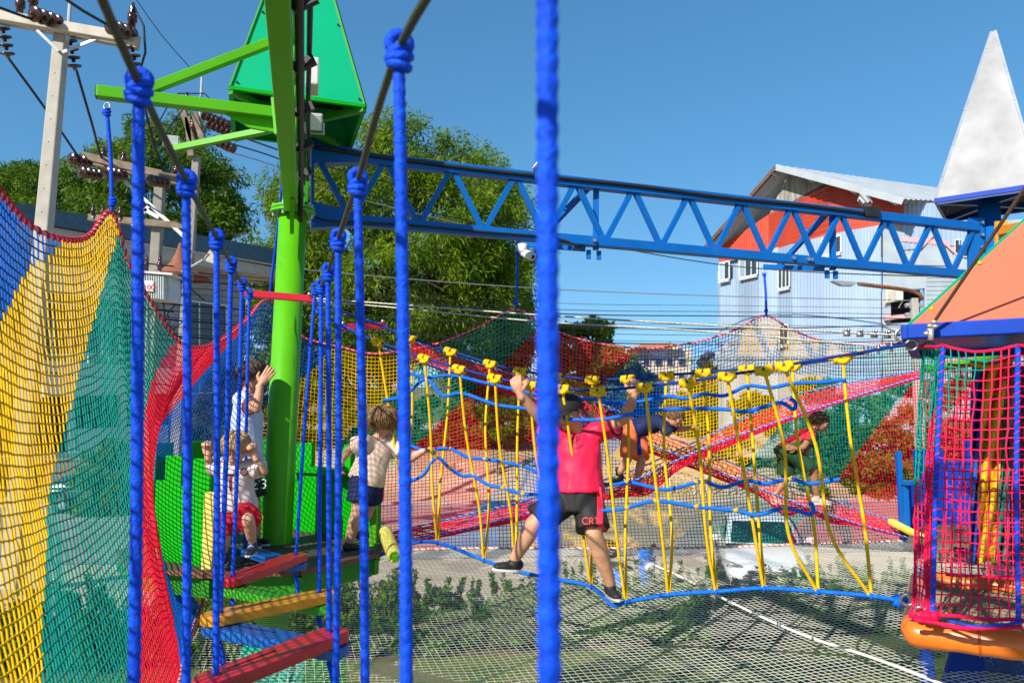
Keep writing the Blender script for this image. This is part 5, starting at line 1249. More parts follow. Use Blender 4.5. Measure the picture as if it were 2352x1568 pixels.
kn = MB(); kn.tube(bez([at(2228, 832, 4.6), at(2262, 842, 4.56), at(2300, 836, 4.56), at(2332, 822, 4.6)], .02), .02, 9, braid=.3, k=40); O('top_roll', kn, cm_('yellow', (.78, .46, .01)), ct, smooth=True)
dw = thing('dark_board_wall', at(2345, 1050, 4.9), 'dark maroon board wall at the right edge inside the near tower', 'board wall')
for k in range(4): O('board', MB().prism([at(2318 + 26 * k, 840, 4.9), at(2342 + 26 * k, 840, 4.88), at(2352 + 26 * k, 1300, 4.88), at(2326 + 26 * k, 1300, 4.9)], V(0, .02, 0)), M('maroon_board', (.075, .02, .018), .7, var=.2), dw)
gr_ = thing('green_curved_rail', at(2300, 840, 5.6), 'bright green curved rail inside the near tower', 'rail'); O('rail', MB().tube(bez([at(2130, 845, 6.6), at(2200, 838, 6.2), at(2270, 822, 5.8), at(2352, 800, 5.4)], .05), .035, 10), m_gm, gr_, smooth=True); O('bracket', MB().bar(at(2262, 828, 5.8), at(2262, 900, 5.8), .03), m_bolt, gr_)
# ================================================================ UTILITY POLES, WIRES, LAMP
m_cp = M('pole_concrete', (.40, .37, .33), .85, var=.10, vs=3, bump=.2, bs=30, dirt=.15)
m_cp2 = M('old_pole_concrete', (.25, .235, .215), .9, var=.15, vs=3, bump=.2, bs=30, dirt=.2)
m_cpd = M('old_timber', (.20, .155, .115), .9, var=.3, vs=4, bump=.4, bs=20, stretch=(1, 1, 1))
m_ins = M('brown_porcelain', (.055, .018, .012), .18, var=.15, spec=.7)
m_wire = M('black_wire', (.015, .015, .017), .55)
m_galv = M('dull_zinc', (.45, .46, .47), .5, metal=.5, var=.1)
def insulator_string(par, p, d, n, r):
    d = Vector(d).normalized()
    for k in range(n):
        c = p + d * (k * r * 1.15); O('insulator_disc', MB().lathe(c, [(r * .25, 0), (r * .95, r * .10), (r, r * .30), (r * .8, r * .42), (r * .3, r * .5), (r * .22, r * .9)], 16, d), m_ins, par, smooth=True)
    return p + d * (n * r * 1.15)
def post_insulator(par, p, h, r):
    O('post_insulator', MB().lathe(p, [(r * .7, 0), (r * .7, h * .22), (r, h * .24), (r, h * .5), (r * .5, h * .55), (r * .8, h * .62), (r * .45, h * .7), (r * .75, h * .78), (r * .4, h * .85), (r * .3, h)], 14), m_ins, par, smooth=True)
    O('insulator_base', MB().lathe(p, [(r * .45, -h * .2), (r * .45, 0)], 10), m_galv, par)
def pole(base, top, w0, w1, par, mat=m_cp):
    O('shaft', MB().bar(base, top, w0, w0 * .8, up=V(0, 1, .0), taper=w1 / w0), mat, par, bevel=.03)
    for k in range(14):
        f = .35 + .6 * k / 14; p = base.lerp(top, f); wv = (w0 + (w1 - w0) * f) * .8; O('bolt_hole', MB().cyl(p + V(0, -wv / 2 - .004, 0), p + V(0, -wv / 2 + .02, 0), .014, .014, 8), m_wire, par)
# pole at the left edge
YP = 15.6
up1 = thing('utility_pole', at(30, 1350, YP), 'pale concrete utility pole with wooden crossarm at the left edge', 'utility pole', 'utility poles')
pole(at(26, 1352, YP), at(143, 62, YP), .38, .26, up1)
O('mast_pipe', MB().cyl(at(155, 95, YP - .2), at(165, -40, YP - .2), .04, .04, 8), m_galv, up1)
for dy, dz in ((-.28, 0), (.28, 0)):
    a, b = at(-40, 30 + (6 if dy > 0 else 0), YP + dy), at(318, 93 + (10 if dy > 0 else 0), YP + dy); O('crossarm', MB().bar(a, b, .18, .22), M('pale_crossarm', (.46, .42, .36), .8, var=.15, vs=3), up1, bevel=.015)
    O('arm_brace', MB().bar(at(85, 70, YP + dy), at(135, 118, YP + dy * .6), .03, .06), m_galv, up1); O('arm_brace', MB().bar(at(225, 88, YP + dy), at(145, 120, YP + dy * .6), .03, .06), m_galv, up1)
e = {}
for nm, px, py, d in (('a', 120, 52, (-.2, -1, -.25)), ('b', 290, 80, (-.2, -1, -.25))): e[nm] = insulator_string(up1, at(px + 14, py, YP - .3), d, 4, .17)
for px, py in ((5, 62), (160, 90), (303, 105)): e[px] = insulator_string(up1, at(px, py, YP + .3), (.05, .35, -1), 4, .155)
for px, py in ((45, 30), (303, 62), (75, 20)): post_insulator(up1, at(px, py, YP - .25), .55, .10)
# middle pole with transformer
YM = 19.5
up2 = thing('utility_pole', at(365, 1230, YM), 'weathered utility pole with double crossarms and transformer', 'utility pole', 'utility poles')
pole(V(at(352, 800, YM).x - .1, YM, 0), at(368, 420, YM), .32, .25, up2, m_cp2)
for dy in (-.25, .25):
    O('crossarm', MB().bar(at(190, 362 + dy * 16, YM + dy), at(455, 425 + dy * 16, YM + dy), .16, .20), m_cpd, up2, bevel=.015)
O('lower_crossarm', MB().bar(at(205, 500, YM - .2), at(430, 520, YM - .2), .16, .18), m_cpd, up2, bevel=.015)
for a, b in (((285, 415), (425, 545)), ((345, 470), (305, 520)), ((330, 480), (365, 500))): O('arm_brace', MB().bar(at(*a, YM - .25), at(*b, YM - .25), .05, .09), m_galv, up2)
for px, py in ((236, 372), (283, 382), (405, 405)): post_insulator(up2, at(px, py, YM - .2), .42, .10)
for px, py in ((205, 372), (228, 402), (285, 403), (382, 420)): insulator_string(up2, at(px, py, YM - .2), (-.25, -1, -.2), 4, .155)
for px, py in ((213, 495), (275, 500), (235, 498)): post_insulator(up2, at(px, py, YM - .3), .34, .06)
tf = thing('transformer', at(355, 680, YM - .6), 'pale grey pole transformer with cooling fins and red 100 sign', 'transformer')
TL, TR, TT, TBm = 318, 392, 622, 690; m_tf = M('transformer_grey', (.52, .54, .55), .5, var=.08, dirt=.15)
O('tank', MB().prism([at(TL + 3, TBm - 4, YM - .55), at(TR, TBm, YM - .55), at(TR, TT + 6, YM - .55), at(TL + 3, TT + 2, YM - .55)], V(0, .6, 0)), m_tf, tf, bevel=.03)
for k in range(11): px = TL + 2 + k * 5.3; O('cooling_fin', MB().prism([at(px, TBm - 8 + k * .5, YM - .75), at(px + 2, TBm - 8 + k * .5, YM - .75), at(px + 2, TT + 8 + k * .5, YM - .75), at(px, TT + 8 + k * .5, YM - .75)], V(0, .2, 0)), m_tf, tf)
O('lid', MB().prism([at(TL - 2, TT + 4, YM - .8), at(TR + 4, TT + 10, YM - .8), at(TR + 4, TT + 5, YM - .8), at(TL - 2, TT - 1, YM - .8)], V(0, .9, 0)), m_tf, tf, bevel=.01)
for px in (335, 366): post_insulator(tf, at(px, TT, YM - .4), .42, .07)
sgn = O('sign_plate', MB().prism([at(331, 668, YM - .80), at(352, 669, YM - .80), at(352, 645, YM - .80), at(331, 644, YM - .80)], V(0, .01, 0)), M('sign_white', (.7, .68, .66), .6), tf)
def text_mesh(txt, size):
    cu = bpy.data.curves.new('txt', 'FONT'); cu.body = txt; cu.size = size; cu.align_x = 'CENTER'; cu.align_y = 'CENTER'; cu.resolution_u = 4
    ob = bpy.data.objects.new('txt', cu); COL.objects.link(ob); bpy.context.view_layer.update()
    me = bpy.data.meshes.new_from_object(ob.evaluated_get(bpy.context.evaluated_depsgraph_get())); bpy.data.objects.remove(ob); bpy.data.curves.remove(cu); return me
def flat_text(txt, size, c, x, y, mat, par, name='lettering', bold=0.):
    me = text_mesh(txt, size); x = Vector(x).normalized(); y = Vector(y).normalized()
    for v in me.vertices: q = v.co.copy(); v.co = Vector(c) + x * q.x + y * q.y
    me.update(); return O(name, me, mat, par)
m_redp = M('red_print', (.55, .02, .02), .6)
flat_text('100', .20, at(341.5, 660, YM - .815), (1, 0, 0), (0, 0, 1), m_redp, sgn)
# third pole behind
Y3 = 24.
up3 = thing('utility_pole', V(at(412, 700, Y3).x, Y3, 0), 'slim utility pole with slanting wooden arms left of the green roof', 'utility pole', 'utility poles')
pole(V(at(405, 900, Y3).x, Y3, 0), at(452, 360, Y3), .34, .24, up3, m_cp2)
O('mast_pipe', MB().cyl(at(458, 300, Y3), at(464, 178, Y3), .05, .04, 8), m_galv, up3)
for px0, py0, px1, py1 in ((420, 252, 445, 330), (448, 262, 470, 335), (432, 270, 440, 360)): O('slant_arm', MB().bar(at(px0, py0, Y3 - .2), at(px1, py1, Y3 - .2), .17, .2), m_cpd, up3, bevel=.02)
for px, py, n in ((468, 265, 6), (480, 285, 6), (490, 322, 5)): insulator_string(up3, at(px, py, Y3 - .3), (.9, -.2, -.42), n, .17)
for px, py in ((428, 245), (442, 305)): post_insulator(up3, at(px, py, Y3 - .2), .5, .12)
sl_ = thing('street_lamp', at(465, 570, Y3), 'grey street lamp arm on the slim utility pole', 'street lamp', 'street lamps')
O('arm', MB().tube([at(418, 625, Y3), at(472, 594, Y3 - .3)], .04, 8), m_galv, sl_); O('lamp_head', MB().prism([at(464, 597, Y3 - .3), at(482, 572, Y3 - .3), at(505, 600, Y3 - .3), at(488, 606, Y3 - .3)], V(0, .4, 0)), M('lamp_shell', (.40, .37, .33), .6), sl_, bevel=.03)
# wires
wn_ = ords + ['eleventh', 'twelfth', 'thirteenth', 'fourteenth', 'fifteenth', 'sixteenth', 'seventeenth', 'eighteenth', 'nineteenth', 'twentieth'] + ['twenty-' + o for o in ords[:9]] + ['thirtieth'] + ['thirty-' + o for o in ords[:9]]
WI = [0]
def wire(pts, r, label, mat=m_wire, sg=None, grp='overhead wires'):
    P_ = [at(*p) for p in pts]
    if sg is not None and len(P_) == 2: P_ = sag(P_[0], P_[1], sg, 16)
    else: P_ = bez(P_, .5)
    O('overhead_wire', MB().tube(P_, r, 6), mat, label=label, cat='wire', group=grp, smooth=True)
wire([(18, 132, YP), (110, 258, 17), (200, 390, YM)], .030, 'black wire from the leftmost insulators down to the old crossarm', sg=.25)
wire([(175, 160, YP), (210, 280, 17), (240, 378, YM), (300, 470, YM)], .030, 'black wire falling from the middle of the pale crossarm')
wire([(-10, 15, YP - 2), (60, 40, YP - 1), (118, 58, YP - .5)], .030, 'black wire entering the left insulators from the corner')
wire([(140, -10, YP - 3), (190, 25, YP - 2), (270, 70, YP - .6)], .030, 'black wire running from the top edge to the right insulators')
wire([(292, 78, YP - .6), (296, 50, YP - .4), (308, 15, YP - .3), (330, 60, YP - .3), (334, 120, YP - .2), (318, 175, YP)], .026, 'black jumper loop beside the right end of the pale crossarm')
wire([(318, 165, YP), (345, 300, 18), (385, 420, YM)], .028, 'black wire dropping from the right insulators to the old pole')
wire([(310, -5, 22), (370, 80, 23), (440, 160, Y3)], .014, 'thin wire crossing the sky to the slim pole top')
wire([(308, 400, YM), (360, 290, 21), (410, 215, Y3 - .5), (470, 215, Y3), (505, 250, Y3), (522, 330, Y3)], .022, 'curved black jumper wire left of the green roof')
wire([(312, 425, YM), (370, 320, 21), (425, 245, Y3 - .5)], .022, 'second curved jumper wire left of the green roof')
wire([(400, 310, Y3), (408, 280, Y3), (430, 272, Y3)], .022, 'short jumper wire at the slanting arms')
wire([(515, 300, Y3), (640, 345, 27), (760, 385, 30), (1000, 450, 34), (1240, 530, 38), (1650, 607, 40), (2080, 633, 34), (2400, 622, 30)], .030, 'highest black wire crossing behind the truss')
wire([(515, 325, Y3), (640, 365, 27), (760, 420, 30), (1000, 490, 34), (1230, 540, 38)], .026, 'second black wire crossing the huge tree')
wire([(515, 345, Y3), (640, 385, 27), (760, 440, 30), (1000, 500, 34), (1235, 560, 38)], .022, 'third wire crossing the huge tree', m_steel)
wire([(240, 545, 22), (520, 590, 24), (760, 625, 26), (1236, 662, 30), (1660, 680, 32), (2095, 690, 33)], .022, 'pale thin wire crossing the picture below the truss', m_steel)
for k, (ya, yb, r) in enumerate(((648, 712, .014), (660, 722, .024), (676, 742, .012), (690, 754, .010), (640, 698, .010))):
    wire([(330, ya - 20, 20), (620, ya, 23), (1236, yb - 4, 28), (1700, yb + 4, 31), (2110, yb + 10, 33)], r, '%s wire of the middle bundle crossing behind the steel ropes' % wn_[k])
for k in range(9):
    ya = 715 + k * 12 + (k % 3) * 3
    wire([(240, ya - 40, 19.5), (410, ya - 15, 20), (760, ya + 8, 24), (1236, ya + 32, 27), (1700, ya + 40, 30), (2115, ya + 30, 33)], (.026 if k % 3 == 0 else .012), '%s black cable of the low bundle seen through the net' % wn_[k])
for k in range(6):
    ya = 560 + k * 52 + (k % 2) * 14
    wire([(-20, ya, 17), (120, ya + 22, 17.5), (240, ya + 34, 18.5), (400, ya + 52, 19.5)], .02, '%s cable at the left behind the yellow net' % wn_[k])
for k, pts in enumerate(([(398, 640, 19.6), (375, 690, 19.4), (380, 740, 19.5), (402, 760, 19.6)], [(402, 700, 19.6), (385, 720, 19.4), (392, 760, 19.5), (420, 780, 19.6)], [(385, 660, 19.5), (410, 640, 19.4), (440, 665, 19.5), (470, 690, 19.6)], [(400, 755, 19.5), (425, 735, 19.4), (440, 760, 19.5), (410, 780, 19.6)])):
    wire(pts, .018, '%s tangled cable loop on the pole beside the transformer' % wn_[k], grp='cable loops at the transformer pole')
# small pole and rusty street lamp at the right
YR = 31.
sp_ = thing('concrete_post', V(at(2099, 800, YR).x, YR, 0), 'short concrete service post in front of the grey house', 'post')
O('shaft', MB().bar(V(at(2099, 800, YR).x, YR, zg(at(2099, 800, YR).x, YR)), at(2099, 685, YR), .34, .34, taper=.8), m_cp, sp_, bevel=.03)
for py in (700, 722):
    for dx in (-12, 12): O('wire_bracket', MB().cyl(at(2099 + dx, py, YR - .1), at(2099 + dx * 1.6, py + 2, YR - .1), .09, .09, 8), m_galv, sp_)
rl = thing('street_lamp', at(2110, 690, YR - .3), 'rusty bent street lamp arm reaching left', 'street lamp', 'street lamps')
O('arm', MB().tube(bez([at(2118, 690, YR - .2), at(2112, 675, YR - .2), at(2090, 667, YR - .3), at(2040, 660, YR - .6), at(1972, 652, YR - 1)], .3), .085, 9), M('rusty_steel', (.20, .075, .04), .85, var=.35, vs=5), rl, smooth=True)
O('lamp_head', MB().prism([at(1972, 648, YR - 1), at(1960, 656, YR - 1), at(1935, 655, YR - 1.2), at(1912, 645, YR - 1.3), at(1914, 643, YR - 1.3), at(1960, 647, YR - 1)], V(0, .3, 0)), m_galv, rl, bevel=.02)
# ================================================================ VEHICLES
def car(base, yaw, paint, label, plate=None, detail=True):
    """hatchback, length along local +x (front), origin under the middle"""
    t = thing('parked_car', base, label, 'car', 'parked cars'); Mx = Matrix.Translation(base) @ Matrix.Rotation(yaw, 4, 'Z')
    def T(mb): mb.v = [tuple(Mx @ Vector(v)) for v in mb.v]; return mb
    m_p = M('car_paint_' + paint[0], paint[1], .28, var=.03, vs=2, coat=.8, spec=.5); m_g = M('car_glass', (.012, .02, .026), .06, spec=.9, var=.05); m_k = M('car_black_plastic', (.02, .02, .022), .5)
    # body loft: (x, half width, bottom z, hood/deck z)
    st = [(2.02, .52, .34, .60), (1.98, .66, .26, .68), (1.85, .78, .22, .74), (1.60, .84, .20, .82), (1.25, .86, .20, .90), (.85, .87, .19, .97), (.3, .87, .19, .99), (-.6, .87, .19, 1.0), (-1.3, .87, .20, 1.02), (-1.7, .85, .24, 1.02), (-1.92, .78, .30, .98), (-1.98, .68, .40, .9)]
    mb = MB(); nr = 15
    for x, hw, zb_, zt_ in st:
        for j in range(nr):
            a = math.pi * j / (nr - 1); cx = math.cos(a); sx = math.sin(a); e = .42
            y = hw * math.copysign(abs(cx) ** e, cx); z = zb_ + (zt_ - zb_) * (.42 + .58 * sx ** .5 if True else 0)
            if j in (0, nr - 1): z = zb_; y *= .96
            mb.v.append((x, y, z))
    for i in range(len(st) - 1):
        for j in range(nr - 1): a = i * nr + j; mb.f.append((a, a + 1, a + nr + 1, a + nr))
    mb.f.append(tuple(range(nr))); mb.f.append(tuple(reversed(range((len(st) - 1) * nr, len(st) * nr)))); 
    for i in range(len(st) - 1): a = i * nr; mb.f.append((a, a + nr, a + 2 * nr - 1, a + nr - 1))
    o = O('body', T(mb), m_p, t, smooth=True); sd = o.modifiers.new('sub', 'SUBSURF'); sd.levels = 1; sd.render_levels = 1
    # cabin
    cb_ = [(.95, .72, .99), (.30, .66, 1.40), (-.1, .65, 1.47), (-.9, .64, 1.46), (-1.45, .62, 1.36), (-1.80, .68, 1.02)]
    mb = MB()
    for x, hw, z in cb_: mb.v += [(x, hw * (1.18 if z > 1.1 else 1.12), .96), (x, hw, z - .05 if z > 1.1 else z), (x, hw - .09, z), (x, -hw + .09, z), (x, -hw, z - .05 if z > 1.1 else z), (x, -hw * (1.18 if z > 1.1 else 1.12), .96)]
    for i in range(len(cb_) - 1):
        for j in range(5): a = i * 6 + j; mb.f.append((a, a + 1, a + 7, a + 6))
    o = O('cabin', T(mb), m_p, t, smooth=True)
    L = lambda *q: [Vector(p) for p in q]
    def pan(q, off, name, mat, par=t):
        q = L(*q); n = (q[1] - q[0]).cross(q[2] - q[0]).normalized(); n = n if n.dot(q[0] - V(0, 0, .9)) > 0 else -n
        mb = MB(); mb.prism([p + n * off for p in q], -n * .01); return O(name, T(mb), mat, par, bevel=.004)
    pan([(.92, .66, 1.01), (.92, -.66, 1.01), (.34, -.58, 1.375), (.34, .58, 1.375)], .012, 'windscreen', m_g)
    pan([(-1.74, .6, 1.06), (-1.74, -.6, 1.06), (-1.48, -.54, 1.32), (-1.48, .54, 1.32)], .012, 'rear_window', m_g)
    for s in (-1, 1):
        pan([(.70, s * .79, 1.03), (-.25, s * .78, 1.04), (-.2, s * .665, 1.40), (.28, s * .69, 1.36)], .02, 'side_window', m_g)
        pan([(-.32, s * .78, 1.04), (-1.35, s * .77, 1.06), (-1.2, s * .66, 1.36), (-.27, s * .665, 1.40)], .02, 'side_window', m_g)
        mr = MB(); mr.ell((.66, s * .98, 1.06), (.07, .12, .08)); mr.box((.66, s * .88, 1.03), (.05, .1, .03)); O('mirror', T(mr), m_p, t, smooth=True)
        hl_ = MB(); hl_.prism(L((1.90, s * .50, .66), (1.72, s * .80, .70), (1.60, s * .845, .79), (1.75, s * .70, .77), (1.93, s * .48, .72)), V(.07, s * .05, .03)); h_ = O('headlight', T(hl_), M('headlight_lens', (.12, .13, .15), .08, spec=.9), t, bevel=.005)
        lens = MB(); lens.ell((1.83, s * .70, .72), .045); O('bulb', T(lens), m_bolt, h_, smooth=True)
        fgl = MB(); fgl.lathe((1.97, s * .62, .42), [(.05, 0), (.05, .05)], 14, (1, s * .3, 0)); O('fog_lamp', T(fgl), m_g, t)
        for x in (1.22, -1.25):
            w_ = MB(); w_.lathe((x, s * .72, .30), [(.20, 0), (.29, .01), (.305, .05), (.305, .14), (.29, .165), (.2, .17)], 24, (0, s, 0)); wh = O('wheel', T(w_), m_k, t, smooth=True)
            rm = MB(); rm.lathe((x, s * .885, .30), [(.19, -.02), (.19, .0), (.05, .015)], 20, (0, s, 0)); O('rim', T(rm), m_bolt, wh)
            ac_ = MB(); ac_.torus((x, s * .862, .30), (0, 1, 0), .325, .022, 24, 6); O('wheel_arch', T(ac_), m_k, t)
    gm_ = MB(); gm_.box((2.0, 0, .37), (.09, 1.16, .24)); O('lower_grille', T(gm_), m_k, t, bevel=.02)
    for k in range(3): gb = MB(); gb.box((2.048, 0, .30 + .05 * k), (.01, 1.1, .010)); O('grille_bar', T(gb), m_galv, t)
    ug = MB(); ug.box((2.0, 0, .63), (.08, .84, .05)); O('upper_grille', T(ug), m_k, t, bevel=.01)
    bd_ = MB(); bd_.torus((2.045, 0, .645), (1, 0, .1), .042, .010, 18, 6); O('badge', T(bd_), m_bolt, t, smooth=True)
    for s in (.25, -.28): wp = MB(); wp.tube([(.93, s, 1.02), (.62, s + .42, 1.21)], .009, 5); O('wiper', T(wp), m_k, t)
    if plate:
        pl_ = MB(); pl_.box((2.058, 0, .43), (.012, .36, .15)); p_ = O('number_plate', T(pl_), M('plate_white', (.62, .62, .6), .5), t)
        me = text_mesh(plate, .12)
        for v in me.vertices: q = v.co.copy(); v.co = Mx @ Vector((2.067, q.x, .43 + q.y))
        O('lettering', me, m_wire, p_)
    return t
p = at(1746, 1300, 16.6); car(V(p.x, 16.6, .012), R(-103), ('white', (.62, .63, .65)), 'white hatchback facing the camera on the paved drive', 'กฉ 35' if False else 'JA 35')
p = at(232, 1100, 29); car(V(p.x, 29.5, .02), R(8), ('dark', (.02, .03, .035)), 'dark parked car in front of the shop behind the teal net', None)
# blue scooter behind the pink boy
p = at(1450, 1300, 14.0); sb = V(p.x, 14.2, .01)
sc_ = thing('blue_scooter', sb, 'blue scooter with a black top box parked behind the rope bridge', 'scooter')
Ms = Matrix.Translation(sb) @ Matrix.Rotation(R(-62), 4, 'Z')
def TS(mb): mb.v = [tuple(Ms @ Vector(v)) for v in mb.v]; return mb
m_sb = M('scooter_blue', (.01, .16, .62), .25, coat=.6, var=.05); m_sk = M('scooter_black', (.02, .02, .022), .4)
for x in (.62, -.62):
    w_ = MB(); w_.torus((x, 0, .28), (0, 1, 0), .22, .06, 24, 8); o = O('wheel', TS(w_), m_sk, sc_, smooth=True); w2 = MB(); w2.lathe((x, -.04, .28), [(.14, 0), (.16, .04), (.14, .08)], 16, (0, 1, 0)); O('rim', TS(w2), m_bolt, o, smooth=True)
b_ = MB(); b_.tube(bez([(.5, 0, .85), (.42, 0, .55), (.25, 0, .36), (-.1, 0, .36), (-.35, 0, .55), (-.7, 0, .68)], .06), .12, 10); O('fairing', TS(b_), m_sb, sc_, smooth=True)
b_ = MB(); b_.ell((-.45, 0, .60), (.42, .16, .14)); O('tail_cover', TS(b_), m_sb, sc_, smooth=True)
b_ = MB(); b_.ell((-.32, 0, .78), (.40, .15, .07)); O('seat', TS(b_), m_sk, sc_, smooth=True)
b_ = MB(); b_.ell((.50, 0, .88), (.12, .17, .17)); b_.prism([(.56, -.2, .95), (.56, .2, .95), (.44, .14, 1.25), (.44, -.14, 1.25)], V(.01, 0, 0)); O('front_shield', TS(b_), m_sb, sc_, smooth=True)
b_ = MB(); b_.tube([(.36, -.34, 1.05), (.44, -.12, 1.02), (.44, .12, 1.02), (.36, .34, 1.05)], .018, 8); O('handlebar', TS(b_), m_sk, sc_, smooth=True)
b_ = MB(); b_.box((-.86, 0, 1.02), (.42, .46, .34)); O('top_box', TS(b_), m_sk, sc_, bevel=.08, bseg=4)
b_ = MB(); b_.ell((.60, 0, .92), (.06, .1, .08)); O('headlight', TS(b_), m_wht, sc_, smooth=True)
for s in (-1, 1): b_ = MB(); b_.tube([(.42, s * .2, 1.04), (.36, s * .28, 1.22)], .007, 5); b_.ell((.36, s * .29, 1.25), (.015, .06, .04)); O('mirror', TS(b_), m_sk, sc_, smooth=True)
b_ = MB(); b_.tube([(-.1, .14, .22), (-.75, .2, .3)], .05, 10); O('exhaust', TS(b_), m_bolt, sc_, smooth=True)
# ================================================================ PEOPLE
def cap_chain(mb, pts, n=12):
    for (p, r) in pts: mb.ell(p, r, nu=n, nv=8)
    for (p, r), (q, s) in zip(pts, pts[1:]):
        if (q - p).length > 1e-4: mb.cyl(p, q, r, s, n)
    return mb
def loft(mb, rings, n=22):
    """rings: (centre, x axis vec (scaled), y axis vec (scaled))"""
    b0 = len(mb.v)
    for c, x, y in rings:
        for j in range(n): a = 2 * math.pi * j / n; mb.v.append(tuple(c + x * math.cos(a) + y * math.sin(a)))
    for i in range(len(rings) - 1):
        for j in range(n): a = b0 + i * n + j; b = b0 + i * n + (j + 1) % n; mb.f.append((a, b, b + n, a + n))
    mb.f.append(tuple(b0 + j for j in reversed(range(n)))); mb.f.append(tuple(b0 + (len(rings) - 1) * n + j for j in range(n))); return mb
def remesh(mb, voxel, it=3, wrinkle=0., wscale=14., seed=0., ridged=True, hollow=False):
    me = mb.mesh('tmp'); ob = bpy.data.objects.new('tmp', me); COL.objects.link(ob)
    r = ob.modifiers.new('r', 'REMESH'); r.mode = 'VOXEL'; r.voxel_size = voxel
    s = ob.modifiers.new('s', 'SMOOTH'); s.iterations = it; s.factor = .5
    bpy.context.view_layer.update()
    out = bpy.data.meshes.new_from_object(ob.evaluated_get(bpy.context.evaluated_depsgraph_get()))
    bpy.data.objects.remove(ob); bpy.data.meshes.remove(me)
    if wrinkle:
        nr = [v.normal.copy() for v in out.vertices]
        for v, n in zip(out.vertices, nr):
            q = v.co * wscale + Vector((seed, seed * .7, 0)); q.z *= .55
            k = mnoise.noise(q + mnoise.noise_vector(q * .5) * .8); k = (1 - 2.2 * abs(k)) if ridged else k
            v.co += n * wrinkle * (.7 * k + .4 * mnoise.noise(q * 2.3))
    out.shade_smooth(); out.update(); return out
def join_mesh(meshes):
    vs, fs = [], []
    for me in meshes:
        k = len(vs); vs += [tuple(v.co) for v in me.vertices]; fs += [tuple(i + k for i in p.vertices) for p in me.polygons]
    me = bpy.data.meshes.new('body'); me.from_pydata(vs, [], fs); me.update(); me.shade_smooth(); return me
def frame(z, f):
    z = Vector(z).normalized(); f = Vector(f); y = (f - z * f.dot(z)).normalized(); x = y.cross(z); return x, y, z     # x = the person's right
def skin_mat(n, c): return M('skin_' + n, c,   .48, var=.14, vs=22, spec=.35, bump=.08, bs=160)
def head_prims(mb, c, f, u, s):
    """c centre, f facing, u up, s = head height"""
    x, y, z = frame(u, f); rot = Matrix((x, y, z)).transposed(); h = s / 2
    mb.ell(c + z * h * .18 - y * h * .10, (h * .76, h * .90, h * .82), rot, 20, 14)
    mb.ell(c - z * h * .28 + y * h * .14, (h * .62, h * .66, h * .66), rot, 18, 12)
    mb.ell(c - z * h * .74 + y * h * .42, (h * .30, h * .28, h * .22), rot)
    mb.ell(c - z * h * .20 + y * h * .84, (h * .12, h * .17, h * .14), rot); mb.ell(c + z * h * .0 + y * h * .78, (h * .07, h * .13, h * .24), rot)
    mb.ell(c + z * h * .16 + y * h * .70, (h * .50, h * .14, h * .10), rot)
    mb.ell(c - z * h * .48 + y * h * .72, (h * .22, h * .11, h * .06), rot); mb.ell(c - z * h * .58 + y * h * .70, (h * .20, h * .11, h * .06), rot)
    for q in (-1, 1):
        mb.ell(c + x * q * h * .78 - y * h * .12 - z * h * .06, (h * .09, h * .20, h * .29), rot); mb.ell(c + x * q * h * .42 + y * h * .50 - z * h * .26, (h * .24, h * .22, h * .24), rot)
def face_parts(par, c, f, u, s, brow=(.10, .06, .03), closed=False):
    x, y, z = frame(u, f); h = s / 2; rot = Matrix((x, y, z)).transposed()
    for q in (-1, 1):
        e = c + x * q * h * .31 + y * h * .70 + z * h * .0
        ey = O('eye', MB().ell(e, (h * .15, h * .10, h * .09), rot), M('eye_white', (.6, .56, .52), .25), par, smooth=True)
        O('iris', MB().ell(e + y * h * .075 - z * h * .02, (h * .07, h * .04, h * .07), rot), M('iris_dark', (.03, .02, .015), .15), ey, smooth=True)
        O('eyebrow', MB().tube(bez([c + x * q * h * .14 + y * h * .84 + z * h * .19, c + x * q * h * .34 + y * h * .80 + z * h * .25, c + x * q * h * .54 + y * h * .64 + z * h * .19], .01), h * .045, 6), M('brow_%.2f' % brow[0], brow, .8), par, smooth=True)
    O('lips', MB().ell(c - z * h * .53 + y * h * .80, (h * .21, h * .045, h * .055), rot), M('lips', (.42, .13, .11), .45), par, smooth=True)
